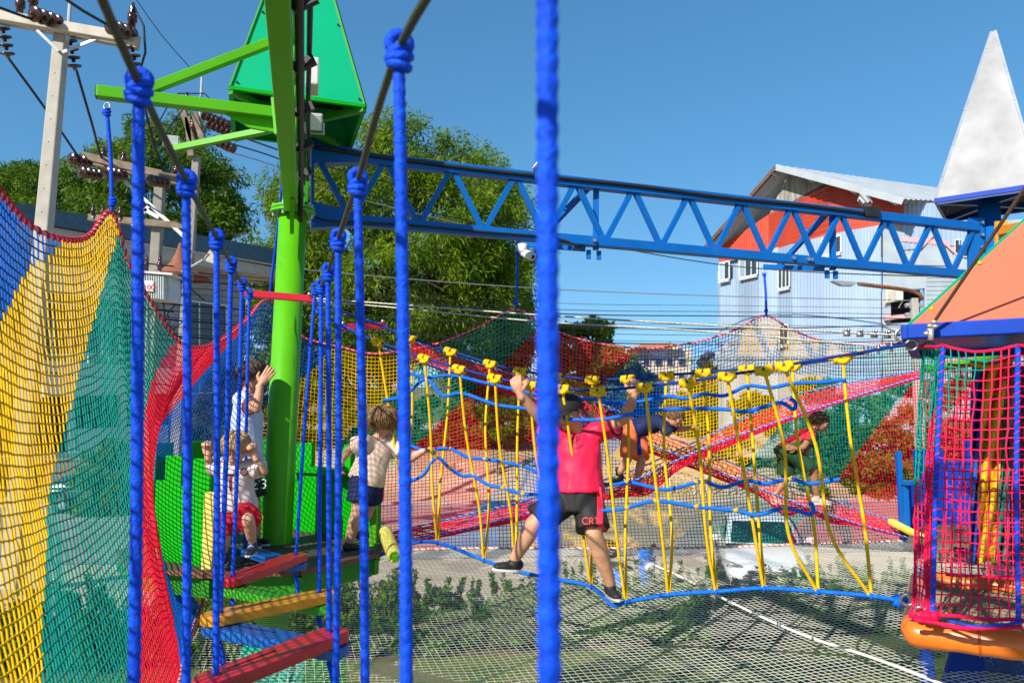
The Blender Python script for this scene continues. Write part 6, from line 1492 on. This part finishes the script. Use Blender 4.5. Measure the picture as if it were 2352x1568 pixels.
def hair(par, c, f, u, s, mat, length=.0, n=420, seed=0, fringe=.35, vol=1.06, down=.25, lift=.045):
    x, y, z = frame(u, f); h = s / 2; rot = Matrix((x, y, z)).transposed(); rnd = random.Random(seed); base = c + z * h * .22 - y * h * .12; R_ = (h * .80 * vol, h * .95 * vol, h * .86 * vol)
    mb = MB(); mb.ell(base, R_, rot, 22, 14); me = remesh(mb, .006, 2)
    # keep the cap off the face
    bm = bmesh.new(); bm.from_mesh(me)
    def keep(p):
        q = p - c; a, b, e = q.dot(x) / h, q.dot(y) / h, q.dot(z) / h
        if b > .05: return e > fringe + .0 + .25 * max(0, abs(a) - .5) * -1
        return e > -down - .25 * max(0, -b)
    bmesh.ops.delete(bm, geom=[v for v in bm.verts if not keep(v.co)], context='VERTS'); bm.to_mesh(me); bm.free()
    for v in me.vertices: v.co += v.normal * .004 * mnoise.noise(v.co * 60)
    me.shade_smooth(); hr = O('hair', me, mat, par); tf_ = MB()
    crown = base + z * R_[2] * .95 - y * h * .35
    for i in range(n):
        a = rnd.uniform(0, 6.283); ph = math.acos(rnd.uniform(-.15, 1)); d = x * math.sin(ph) * math.cos(a) + y * math.sin(ph) * math.sin(a) + z * math.cos(ph)
        p = base + rot @ Vector((R_[0] * d.dot(x), R_[1] * d.dot(y), R_[2] * d.dot(z)))
        if not keep(p): continue
        fl_ = (p - crown); fl_ = (fl_ - d * fl_.dot(d)); fl_ = fl_.normalized() if fl_.length > 1e-4 else y; ln = h * rnd.uniform(.28, .5) * (1 + length)
        w1 = p + fl_ * ln * .5 + d * h * lift; w2 = p + fl_ * ln + d * h * rnd.uniform(-.03, lift * .6) - z * h * .06 * (1 + length)
        tf_.tube([p - fl_ * ln * .2 - d * .004, w1, w2], [h * .030, h * .034, h * .008], 5)
    O('hair_lock', tf_, mat, hr, smooth=True); return hr
def hand_prims(mb, wrist, d, palm, s, curl, spread=.16, thumb=1, grip=None):
    """d: direction wrist->knuckles, palm: direction the palm faces, s: hand length; curl 0..1; thumb +-1 side"""
    x, y, z = frame(d, palm); side = x * thumb                       # side the thumb leaves from
    pl = s * .50; wv = s * .40
    mb2 = mb; c = wrist + z * pl * .5; rot = Matrix((x, y, z)).transposed()
    mb2.ell(c, (wv * .52, s * .13, pl * .60), rot); cap_chain(mb2, [(wrist - z * s * .12, s * .155), (wrist + z * s * .12, s * .14)])
    for k in range(4):
        o = (1.5 - k) * wv * .27; b = wrist + z * pl * (.98 - .05 * abs(k - 1.2)) + side * o; ln = s * .5 * (.92, 1.0, .94, .76)[k]; a = 0.; p = b; pts = [(b - z * s * .1, s * .075)]; dirv = (z + side * (1.5 - k) * spread * .5).normalized()
        pts.append((p, s * .072))
        for q, fr in enumerate((.45, .32, .23)):
            a += curl * (1.25, 1.5, 1.0)[q]; dd = dirv * math.cos(a) + y * math.sin(a); p = p + dd * ln * fr; pts.append((p, s * (.066, .060, .050)[q]))
        cap_chain(mb2, pts, 8)
    tb_ = wrist + z * pl * .30 + side * wv * .42; t1_ = tb_ + (side * .75 + z * .6 + y * .35 * (.5 + curl)).normalized() * s * .22; t2_ = t1_ + (z * .75 + side * .15 + y * (.2 + .9 * curl)).normalized() * s * .18
    cap_chain(mb2, [(tb_, s * .09), (t1_, s * .075), (t2_, s * .055)], 8)
def shoe(par, ankle, toe_dir, s, mat, sole, up=V(0, 0, 1), sock=None, accent=None, drop=.62):
    f = Vector(toe_dir).normalized(); x, y, z = frame(up, f); c = ankle - z * s * .22 * drop / .62
    rot = Matrix((x, y, z)).transposed(); mb = MB()
    mb.ell(c - y * s * .05 + z * s * .02, (s * .20, s * .30, s * .22), rot); mb.ell(c + y * s * .30 - z * s * .06, (s * .21, s * .36, s * .15), rot); mb.ell(c + y * s * .52 - z * s * .08, (s * .19, s * .22, s * .115), rot); cap_chain(mb, [(ankle + z * s * .08, s * .17), (c, s * .20)])
    sh = O('shoe', remesh(mb, .006, 2), mat, par)
    sm = MB(); b = c - z * s * .24
    def outl(k): return [b + x * s * .215 * k * math.cos(a) * (1 - .12 * math.sin(a)) + y * s * (.22 + .56 * math.sin(a) * (1.0 if math.sin(a) > 0 else .88)) for a in [2 * math.pi * i / 20 for i in range(20)]]
    sm.prism(outl(1.), z * s * .10); O('sole', sm, sole, sh, bevel=.006)
    lc_ = MB()
    for k in range(4): q = c + y * s * (.12 + .08 * k) + z * s * (.13 - .035 * k); lc_.tube([q - x * s * .11, q + z * s * .03, q + x * s * .11], s * .02, 5)
    O('laces', lc_, accent or sole, sh, smooth=True)
    if sock: O('sock', cap_chain_mesh([(ankle + z * s * .05, s * .165), (ankle + z * s * .28, s * .15)]), sock, par)
    return sh
def cap_chain_mesh(pts): return remesh(cap_chain(MB(), pts), .005, 1)
def limb(a, b, c, r): return [(a, r[0]), (a.lerp(b, .5), (r[0] * .55 + r[1] * .5)), (b, r[1]), (b.lerp(c, .35), r[1] * 1.04), (c, r[2])]
def decal(name, me_or_txt, size, c, xdir, ydir, target, mat, par, mirror=False, off=.003):
    """print laid on the cloth surface: each vertex is carried along the normal onto the cloth"""
    me = text_mesh(me_or_txt, size) if isinstance(me_or_txt, str) else me_or_txt
    bm = bmesh.new(); bm.from_mesh(me); bmesh.ops.triangulate(bm, faces=bm.faces)
    for _ in range(2): bmesh.ops.subdivide_edges(bm, edges=[e for e in bm.edges if e.calc_length() > .016], cuts=1, use_grid_fill=True)
    x = Vector(xdir).normalized(); y = Vector(ydir).normalized(); n = x.cross(y).normalized(); tree_ = BVHTree.FromPolygons([v.co.copy() for v in target.vertices], [tuple(p.vertices) for p in target.polygons])
    for v in bm.verts:
        p = Vector(c) + x * v.co.x + y * v.co.y; h_ = tree_.ray_cast(p + n * .25, -n, .6); v.co = (h_[0] if h_[0] is not None else p) + n * off
    bm.to_mesh(me); bm.free(); me.update(); return O(name, me, mat, par)

def person(label, loc, sk, H, hip, neck, facing, legs, arms, head, shirt=None, shorts=None, voxel=.0085, shoulder=.125, seed=0):
    """legs/arms: list of (root, mid, end); arms also (hand dir, palm, curl, thumb). head: (centre, facing, up, size)"""
    t = thing('person', loc, label, 'person', 'children playing'); k = H / 1.35; mb = MB()
    x, y, z = frame(neck - hip, facing); L_ = (neck - hip).length
    rg = [(0., .112, .090), (.18, .110, .088), (.42, .100, .078), (.66, .118, .086), (.86, .120, .078), (.97, .075, .055)]
    loft(mb, [(hip + z * L_ * f - z * .03 * k, x * a * k, y * b * k) for f, a, b in rg]); mb.ell(hip, (.112 * k,) * 3)
    hc, hf, hu, hs = head
    cap_chain(mb, [(neck - z * .02, .055 * k), (neck.lerp(hc, .45), .044 * k), (hc - Vector(hu).normalized() * hs * .15, .045 * k)])
    head_prims(mb, hc, hf, hu, hs)
    for a, b, c in legs: cap_chain(mb, limb(a, b, c, (.075 * k, .050 * k, .033 * k)) ); 
    for a, b, c in legs: mb.ell(b.lerp(c, .30) , (.050 * k, .052 * k, .085 * k), Matrix((frame(b - c, facing))).transposed())
    for ar in arms: cap_chain(mb, [(neck - z * .06 * k, .06 * k), (ar[0], .050 * k)]); cap_chain(mb, limb(ar[0], ar[1], ar[2], (.044 * k, .035 * k, .024 * k)))
    parts = [remesh(mb, voxel, 4)]
    for ar in arms:
        hm_ = MB(); hand_prims(hm_, ar[2], ar[3], ar[4], .155 * k * ar[7] if len(ar) > 7 else .155 * k, ar[5], .16, ar[6]); parts.append(remesh(hm_, .0036, 2))
    O('body', join_mesh(parts), sk, t)
    out = {'root': t, 'axes': (x, y, z)}
    if shirt:
        sm = MB(); hem = shirt.get('hem', -.10); fl_ = shirt.get('flare', 1.0)
        rg = [(hem, .150 * fl_, .125 * fl_), (.10, .146 * fl_, .120 * fl_), (.40, .138, .108), (.66, .140, .108), (.86, .134, .095), (.955, .088, .070)]
        loft(sm, [(hip + z * L_ * f - z * .0 * k, x * a * k, y * b * k) for f, a, b in rg])
        for ar in arms:
            fr = shirt.get('sleeve', .62); e = ar[0].lerp(ar[1], fr); cap_chain(sm, [(neck - z * .07 * k + x * .0, .07 * k), (ar[0], .066 * k)]); sm.cyl(ar[0], e, .066 * k, .070 * k * shirt.get('sw', 1.), 16)
        sme = remesh(sm, .0085, 2, shirt.get('wr', .007), shirt.get('ws', 11.), seed); out['shirt'] = O('shirt', sme, shirt['mat'], t); out['shirt_me'] = sme
        if shirt.get('collar'): O('collar', MB().torus(neck - z * .012, z, .066 * k, .010, 22, 8), shirt['collar'], t, smooth=True)
    if shorts:
        sm = MB(); loft(sm, [(hip + z * L_ * .22, x * .130 * k, y * .108 * k), (hip + z * L_ * .05, x * .138 * k, y * .118 * k), (hip - z * .10 * k, x * .132 * k, y * .118 * k)])
        for a, b, c in legs:
            fr = shorts.get('len', .8); e = a.lerp(b, fr); q = (b - a).normalized(); xx, yy, zz = frame(q, facing); loft(sm, [(a - q * .02, xx * .088 * k, yy * .092 * k), (a.lerp(e, .5), xx * .092 * k, yy * .096 * k), (e, xx * shorts.get('w', .095) * k, yy * (shorts.get('w', .095) + .006) * k)])
        sme = remesh(sm, .0085, 2, shorts.get('wr', .006), 12., seed + 5); out['shorts'] = O('shorts', sme, shorts['mat'], t); out['shorts_me'] = sme
    return out
cl = lambda n, c, **k: M('fabric_' + n, c, k.get('rough', .75), var=.05, vs=8, bump=.12, bs=220, spec=.25)
m_sole = M('shoe_sole_white', (.62, .60, .57), .6); m_shk = M('shoe_black', (.018, .018, .02), .55, bump=.2, bs=90); m_sock = M('white_sock', (.66, .65, .63), .8)
sk1 = skin_mat('tanned', (.52, .25, .15)); sk2 = skin_mat('fair', (.60, .33, .225)); sk3 = skin_mat('warm', (.56, .285, .18)); sk4 = skin_mat('brown', (.34, .155, .085))
h_br = M('hair_dark_brown', (.040, .020, .011), .45, var=.35, vs=40, spec=.5); h_bl = M('hair_blond', (.50, .31, .13), .5, var=.3, vs=40, spec=.5); h_ch = M('hair_chestnut', (.22, .115, .045), .45, var=.45, vs=30, spec=.5)

# 1 tall boy in pale blue and white shirt shading his eyes
J = lambda px, py, Y: at(px, py, Y)
c = J(581, 864, 5.32); hp = J(565, 1085, 5.34); nk = J(568, 905, 5.33)
p1 = person('boy in pale blue shirt holding a hand to his brow beside the mast', J(580, 1248, 5.34), sk3, 1.32, hp, nk, (1, .25, 0),
    [(J(560, 1090, 5.27), J(570, 1165, 5.26), J(572, 1232, 5.30)), (J(572, 1090, 5.41), J(583, 1165, 5.42), J(588, 1228, 5.42))],
    [(J(556, 918, 5.21), J(589, 938, 5.09), J(598, 884, 5.10), (.55, .15, .9), (-.3, 1, 0), .10, -1), (J(575, 920, 5.46), J(590, 1000, 5.52), J(600, 1060, 5.46), (.2, -.2, -1), (-.3, -.9, 0), .5, -1)],
    (c, (1, .15, -.12), (-.05, 0, 1), .205), dict(mat=M('fabric_pale_tie_dye', (.62, .68, .80), .75, var=0, vs=7, col2=(.42, .54, .78), bump=.12, bs=220, spec=.25), hem=.05, flare=1.04, wr=.007), dict(mat=cl('black_print', (.02, .02, .022)), len=.68), seed=1)
hair(p1['root'], c, (1, .15, -.12), (-.05, 0, 1), .205, h_br, .2, 1100, 1, .42, 1.07, .22); face_parts(p1['root'], c, (1, .15, -.12), (-.05, 0, 1), .205)
O('sleeve_trim', MB().torus(J(556, 918, 5.21).lerp(J(589, 938, 5.09), .63), J(589, 938, 5.09) - J(556, 918, 5.21), .066, .005, 22, 6), M('red_trim', (.5, .02, .04), .7), p1['root'], smooth=True)
for tx, px, py, sz in (('23', 598, 1112, .10), ('ACTION', 590, 1094, .022), ('5', 578, 1116, .10)): decal('print', tx, sz, J(px, py, 5.28), (1, 0, .05), (0, 0, 1), p1['shorts_me'], M('white_print', (.62, .62, .62), .7), p1['shorts'])
for a, d in ((J(572, 1232, 5.30), (.9, -.5, 0)), (J(588, 1228, 5.42), (.95, -.3, 0))): shoe(p1['root'], a, d, .155, m_shk, m_sole, sock=m_shk)

# 2 small blond boy stepping onto the boards
c = J(541, 1030, 4.40); hp = J(545, 1165, 4.52); nk = J(541, 1062, 4.47)
fx = (.10, -1, -.62)
p2 = person('small blond boy in white football shirt and red shorts stepping onto the boards', J(560, 1275, 4.5), sk2, .98, hp, nk, (.12, -1, 0),
    [(J(530, 1172, 4.55), J(518, 1222, 4.56), J(513, 1268, 4.66)), (J(560, 1172, 4.49), J(570, 1192, 4.34), J(580, 1245, 4.44))],
    [(J(504, 1065, 4.49), J(484, 1082, 4.50), J(477, 1046, 4.44), (-.15, .1, 1), (.3, -1, .1), .75, -1, 1.15), (J(580, 1070, 4.46), J(606, 1082, 4.44), J(586, 1049, 4.40), (-.35, 0, 1), (.2, -1, .0), .8, 1, 1.15)],
    (c, fx, (.04, -.38, 1), .178), dict(mat=cl('white_jersey', (.62, .56, .53)), hem=-.02, flare=1.12, sleeve=.75, sw=1.2, wr=.006, ws=14.), dict(mat=cl('red_shorts', (.50, .012, .03)), len=.95, w=.105), shoulder=.1, voxel=.0075, seed=2)
hair(p2['root'], c, fx, (.04, -.38, 1), .178, h_bl, .15, 1100, 2, .40, 1.08, .30); face_parts(p2['root'], c, fx, (.04, -.38, 1), .178, (.35, .22, .10))
m_mag = M('maroon_print', (.22, .01, .05), .7)
decal('chest_logo', 'T', .15, J(522, 1112, 4.35), (1, .05, 0), (0, 0, 1), p2['shirt_me'], m_mag, p2['shirt'])
for q in (-1, 1): decal('chest_logo', '-', .07, J(522 + q * 15, 1113, 4.35), (1, .05, 0), (0, 0, 1), p2['shirt_me'], m_mag, p2['shirt'])
ringm = MB().torus((0, 0, 0), (0, 0, 1), .021, .0026, 20, 4).mesh('ring'); decal('crest', ringm, 1, J(552, 1085, 4.35), (1, .05, 0), (0, 0, 1), p2['shirt_me'], m_mag, p2['shirt']); decal('crest', 'FB', .026, J(552, 1085, 4.35), (1, .05, 0), (0, 0, 1), p2['shirt_me'], m_mag, p2['shirt'])
m_sh2 = M('shoe_black_blue', (.02, .07, .16), .5, var=0, vs=30, col2=(.012, .012, .015))
shoe(p2['root'], J(580, 1245, 4.44), (.12, -1, -.1), .15, m_sh2, m_sole, sock=m_shk); shoe(p2['root'], J(513, 1268, 4.66), (.3, -.9, 0), .15, m_shk, m_sole)

# 3 boy in beige shirt seen from behind
c = J(884, 968, 5.22); hp = J(843, 1098, 5.28); nk = J(872, 1003, 5.25); fc = (.75, .65, -.1)
p3 = person('boy in beige shirt and navy shorts leaning off the platform, seen from behind', J(805, 1260, 5.3), sk2, 1.22, hp, nk, (.55, .83, 0),
    [(J(832, 1102, 5.25), J(822, 1172, 5.22), J(802, 1244, 5.30)), (J(856, 1104, 5.34), J(848, 1165, 5.42), J(825, 1215, 5.52))],
    [(J(836, 1016, 5.16), J(804, 1030, 5.22), J(790, 1053, 5.30), (-.5, .1, -1), (.9, .2, -.3), .45, 1), (J(906, 1020, 5.26), J(938, 1054, 5.22), J(972, 1036, 5.16), (.95, -.2, .35), (.1, -.2, -1), .85, -1)],
    (c, fc, (.10, .02, 1), .19), dict(mat=cl('beige_tee', (.74, .53, .41)), hem=-.06, flare=1.03, sleeve=.6, wr=.008), dict(mat=cl('navy_shorts', (.012, .022, .085)), len=.72, w=.098), seed=3)
hair(p3['root'], c, fc, (.10, .02, 1), .19, h_ch, .9, 1500, 3, .34, 1.15, .48, .02); face_parts(p3['root'], c, fc, (.10, .02, 1), .19)
shoe(p3['root'], J(802, 1244, 5.30), (.5, .8, 0), .16, m_shk, m_shk, sock=m_sock); shoe(p3['root'], J(825, 1215, 5.52), (.5, .8, -.2), .16, m_shk, m_shk, sock=m_sock)

# 4 big boy in pink football kit on the rope bridge
YB = 4.62
c = J(1304, 948, YB - .04); hp = J(1326, 1132, YB); nk = J(1326, 992, YB + .02); fc = (-.62, -.75, -.45)
hl4, hr4 = J(1186, 884, YB - .17), J(1461, 893, YB - .20)
p4 = person('boy in bright pink football shirt and black cap on the yellow rope bridge', J(1300, 1380, YB), sk3, 1.42, hp, nk, (-.15, -1, 0),
    [(J(1300, 1145, YB), J(1226, 1203, YB - .04), J(1182, 1282, YB + .02)), (J(1350, 1145, YB), J(1364, 1226, YB - .10), J(1402, 1340, YB))],
    [(J(1272, 992, YB + .02), J(1243, 962, YB - .05), J(1195, 905, YB - .16), (-.35, -.1, 1), (.25, 1, .1), .62, 1), (J(1382, 985, YB + .01), J(1432, 962, YB - .08), J(1455, 913, YB - .19), (.28, -.1, 1), (-.25, 1, .1), .62, -1)],
    (c, fc, (-.22, -.22, 1), .205), dict(mat=cl('hot_pink_jersey', (.85, .016, .075), rough=.5), hem=.02, flare=1.06, sleeve=.58, sw=1.1, wr=.008), dict(mat=cl('black_shorts', (.020, .020, .022), rough=.6), len=.88, w=.098), seed=4)
r4 = p4['root']; face_parts(r4, c, fc, (-.22, -.22, 1), .205); hair(r4, c, fc, (-.22, -.22, 1), .205, h_br, 0, 120, 4, .3, 1.0, .1)
x, y, z = frame((-.22, -.22, 1), fc); h = .1025; rot = Matrix((x, y, z)).transposed(); cm_b = M('black_cap_cotton', (.014, .014, .015), .8, bump=.15, bs=150)
cpm = MB(); cpm.ell(c + z * h * .34 - y * h * .10, (h * .90, h * 1.06, h * .86), rot, 24, 16); cme = remesh(cpm, .006, 1); bm = bmesh.new(); bm.from_mesh(cme); bmesh.ops.delete(bm, geom=[v for v in bm.verts if (v.co - c).dot(z) < h * .16], context='VERTS'); bm.to_mesh(cme); bm.free(); cme.shade_smooth()
cp_ = O('cap', cme, cm_b, r4); sd = cp_.modifiers.new('s', 'SOLIDIFY'); sd.thickness = .006
bm_ = MB(); b_ = [c + z * h * .22 + y * h * (.80 + .75 * math.sin(a)) + x * h * .80 * math.cos(a) - z * h * .10 * math.sin(a) for a in [math.pi * i / 12 for i in range(13)]]; bm_.prism(b_, z * .008); O('cap_visor', bm_, cm_b, cp_, bevel=.003)
O('cap_button', MB().ell(c + z * h * 1.19 - y * h * .1, .009), cm_b, cp_, smooth=True); decal('cap_emblem', 'L', .03, c + x * h * .9 + z * h * .5, y, z, cme, M('white_print', (.62, .62, .62), .7), cp_)
decal('chest_print', 'SP', .055, J(1322, 1011, YB - .1), (1, -.1, .05), (-.05, 0, 1), p4['shirt_me'], M('black_print', (.02, .01, .012), .6), p4['shirt'])
arc = MB().tube([V(.05 * math.cos(a), .028 * math.sin(a), 0) for a in [math.pi * 1.05 + math.pi * .9 * i / 12 for i in range(13)]], .0016, 4).mesh('arc'); decal('chest_print', arc, 1, J(1320, 1018, YB - .1), (1, -.1, .05), (-.05, 0, 1), p4['shirt_me'], M('black_print', (.02, .01, .012), .6), p4['shirt'])
m_rp = M('red_shorts_print', (.75, .06, .05), .6)
decal('print', 'CR7', .058, J(1356, 1193, YB - .1), (1, -.1, 0), (0, 0, 1), p4['shorts_me'], m_rp, p4['shorts'])
sw = MB().add([(-.032, .004, 0), (-.02, -.010, 0), (.0, -.008, 0), (.035, .010, 0), (-.005, .000, 0), (-.02, -.001, 0)], [(0, 1, 2, 4, 5), (2, 3, 4)]).mesh('swoosh'); decal('print', sw, 1, J(1356, 1206, YB - .1), (1, -.1, 0), (0, 0, 1), p4['shorts_me'], m_rp, p4['shorts'])
strip = MB().add([(-.016, .0, 0), (.016, .0, 0), (.016, .27, 0), (-.016, .27, 0)], [(0, 1, 2, 3)]).mesh('stripe'); me_ = strip; bm = bmesh.new(); bm.from_mesh(me_); bmesh.ops.subdivide_edges(bm, edges=bm.edges, cuts=12, use_grid_fill=True); bm.to_mesh(me_); bm.free()
decal('side_stripe', me_, 1, J(1386, 1222, YB - .1), (1, -.3, 0), (-.10, 0, 1), p4['shorts_me'], M('pink_stripe', (.78, .03, .08), .6), p4['shorts'])
O('sleeve_trim', MB().torus(J(1382, 985, YB + .01).lerp(J(1432, 962, YB - .08), .58), J(1432, 962, YB - .08) - J(1382, 985, YB + .01), .080, .007, 22, 6), cl('black_shorts', (.02, .02, .022)), r4, smooth=True)
shoe(r4, J(1182, 1282, YB + .02), (-.95, -.2, -.12), .175, m_shk, m_sole, sock=m_shk, up=V(.1, 0, 1), accent=m_shk); shoe(r4, J(1402, 1340, YB), (.25, -.95, -.35), .175, m_shk, m_sole, sock=m_shk, accent=m_shk)

# 5 boy in orange shorts inside the red walkway
Y5 = 6.95
c = J(1548, 957, Y5); hp = J(1455, 985, Y5); nk = J(1526, 966, Y5); fc = (1, -.2, -.35)
p5 = person('boy in navy shirt and orange shorts crouching inside the red net walkway', J(1440, 1120, Y5), sk3, 1.08, hp, nk, (.3, -.15, -1),
    [(J(1447, 995, Y5 - .05), J(1443, 1052, Y5 - .12), J(1421, 1088, Y5 - .05)), (J(1466, 995, Y5 + .05), J(1474, 1056, Y5 - .05), J(1461, 1110, Y5 + .02))],
    [(J(1522, 975, Y5 - .10), J(1540, 1000, Y5 - .12), J(1564, 1010, Y5 - .15), (.9, 0, -.35), (0, -.3, -1), .7, 1), (J(1530, 968, Y5 + .10), J(1556, 985, Y5 + .14), J(1585, 982, Y5 + .1), (.9, 0, .1), (0, -.3, -1), .7, -1)],
    (c, fc, (.35, 0, 1), .185), dict(mat=cl('navy_tee', (.012, .02, .075)), hem=-.02, sleeve=.8, wr=.006), dict(mat=cl('orange_shorts', (.80, .16, .05)), len=.95, w=.096), seed=6)
hair(p5['root'], c, fc, (.35, 0, 1), .185, h_ch, .2, 380, 6, .4, 1.06, .25); face_parts(p5['root'], c, fc, (.35, 0, 1), .185)
strip = MB().add([(-.022, .0, 0), (.022, .0, 0), (.022, .28, 0), (-.022, .28, 0)], [(0, 1, 2, 3)]).mesh('stripe'); bm = bmesh.new(); bm.from_mesh(strip); bmesh.ops.subdivide_edges(bm, edges=bm.edges, cuts=10, use_grid_fill=True); bm.to_mesh(strip); bm.free()
decal('side_stripe', strip, 1, J(1470, 1045, Y5 - .15), (1, 0, 0), (.02, 0, 1), p5['shorts_me'], M('navy_stripe', (.01, .03, .22), .6), p5['shorts'], off=.004)
m_lime = M('lime_shoe_print', (.55, .70, .08), .5)
shoe(p5['root'], J(1421, 1088, Y5 - .05), (-.55, -.5, -.6), .16, m_shk, m_shk, sock=m_shk, accent=m_lime, up=V(-.2, 0, 1)); shoe(p5['root'], J(1461, 1110, Y5 + .02), (.75, -.6, -.15), .16, m_shk, m_shk, sock=m_shk, accent=m_lime)

# 6 boy in red and green shirt walking down the red walkway
Y6 = 7.42
c = J(1883, 969, Y6 - .02); hp = J(1806, 1036, Y6); nk = J(1866, 992, Y6); fc = (1, -.25, -.28)
m_rg = bpy.data.materials.new('fabric_red_green'); m_rg.use_nodes = True
N_ = m_rg.node_tree.nodes; L__ = m_rg.node_tree.links; bs_ = N_['Principled BSDF']; bs_.inputs['Roughness'].default_value = .75
geo = N_.new('ShaderNodeTexCoord'); mp_ = N_.new('ShaderNodeVectorMath'); mp_.operation = 'DOT_PRODUCT'; axv = ((J(1830, 975, Y6) - J(1842, 1010, Y6)).normalized() * 1.0); mp_.inputs[1].default_value = axv
L__.new(geo.outputs['Object'], mp_.inputs[0]); cut = axv.dot(J(1845, 1004, Y6)); cr_ = N_.new('ShaderNodeMapRange'); cr_.inputs[1].default_value = cut - .006; cr_.inputs[2].default_value = cut + .006; L__.new(mp_.outputs['Value'], cr_.inputs[0])
mx_ = N_.new('ShaderNodeMixRGB'); mx_.inputs[1].default_value = (.012, .065, .022, 1); mx_.inputs[2].default_value = (.62, .012, .03, 1); L__.new(cr_.outputs[0], mx_.inputs[0]); L__.new(mx_.outputs[0], bs_.inputs['Base Color'])
p6 = person('boy in red and dark green shirt walking bent over on the red walkway', J(1820, 1155, Y6), sk4, 1.08, hp, nk, (.75, -.25, -.6),
    [(J(1802, 1042, Y6 + .06), J(1806, 1096, Y6 + .08), J(1778, 1140, Y6 + .05)), (J(1814, 1040, Y6 - .07), J(1868, 1078, Y6 - .10), J(1876, 1140, Y6 - .06))],
    [(J(1862, 1002, Y6 - .13), J(1846, 1026, Y6 - .19), J(1830, 1030, Y6 - .18), (-1, -.1, .15), (0, 1, .2), .15, -1), (J(1868, 1002, Y6 + .12), J(1850, 1040, Y6 + .12), J(1838, 1060, Y6 + .08), (-.8, 0, -.5), (0, -1, 0), .3, 1)],
    (c, fc, (.22, 0, 1), .185), dict(mat=m_rg, hem=-.10, sleeve=.55, wr=.006), dict(mat=cl('green_shorts', (.012, .055, .022)), len=.86, w=.112), seed=7)
hair(p6['root'], c, fc, (.22, 0, 1), .185, h_br, .1, 420, 7, .44, 1.05, .25); face_parts(p6['root'], c, fc, (.22, 0, 1), .185)
m_tan = M('beige_shoe', (.50, .40, .32), .7)
shoe(p6['root'], J(1778, 1140, Y6 + .05), (.5, -.3, -.75), .165, m_tan, m_sole); shoe(p6['root'], J(1876, 1140, Y6 - .06), (.95, -.25, -.1), .165, m_tan, m_sole, sock=m_shk)
print('OBJECTS', len(bpy.data.objects), 'TRIS', sum(len(m.loops) - 2 * len(m.polygons) for m in bpy.data.meshes))
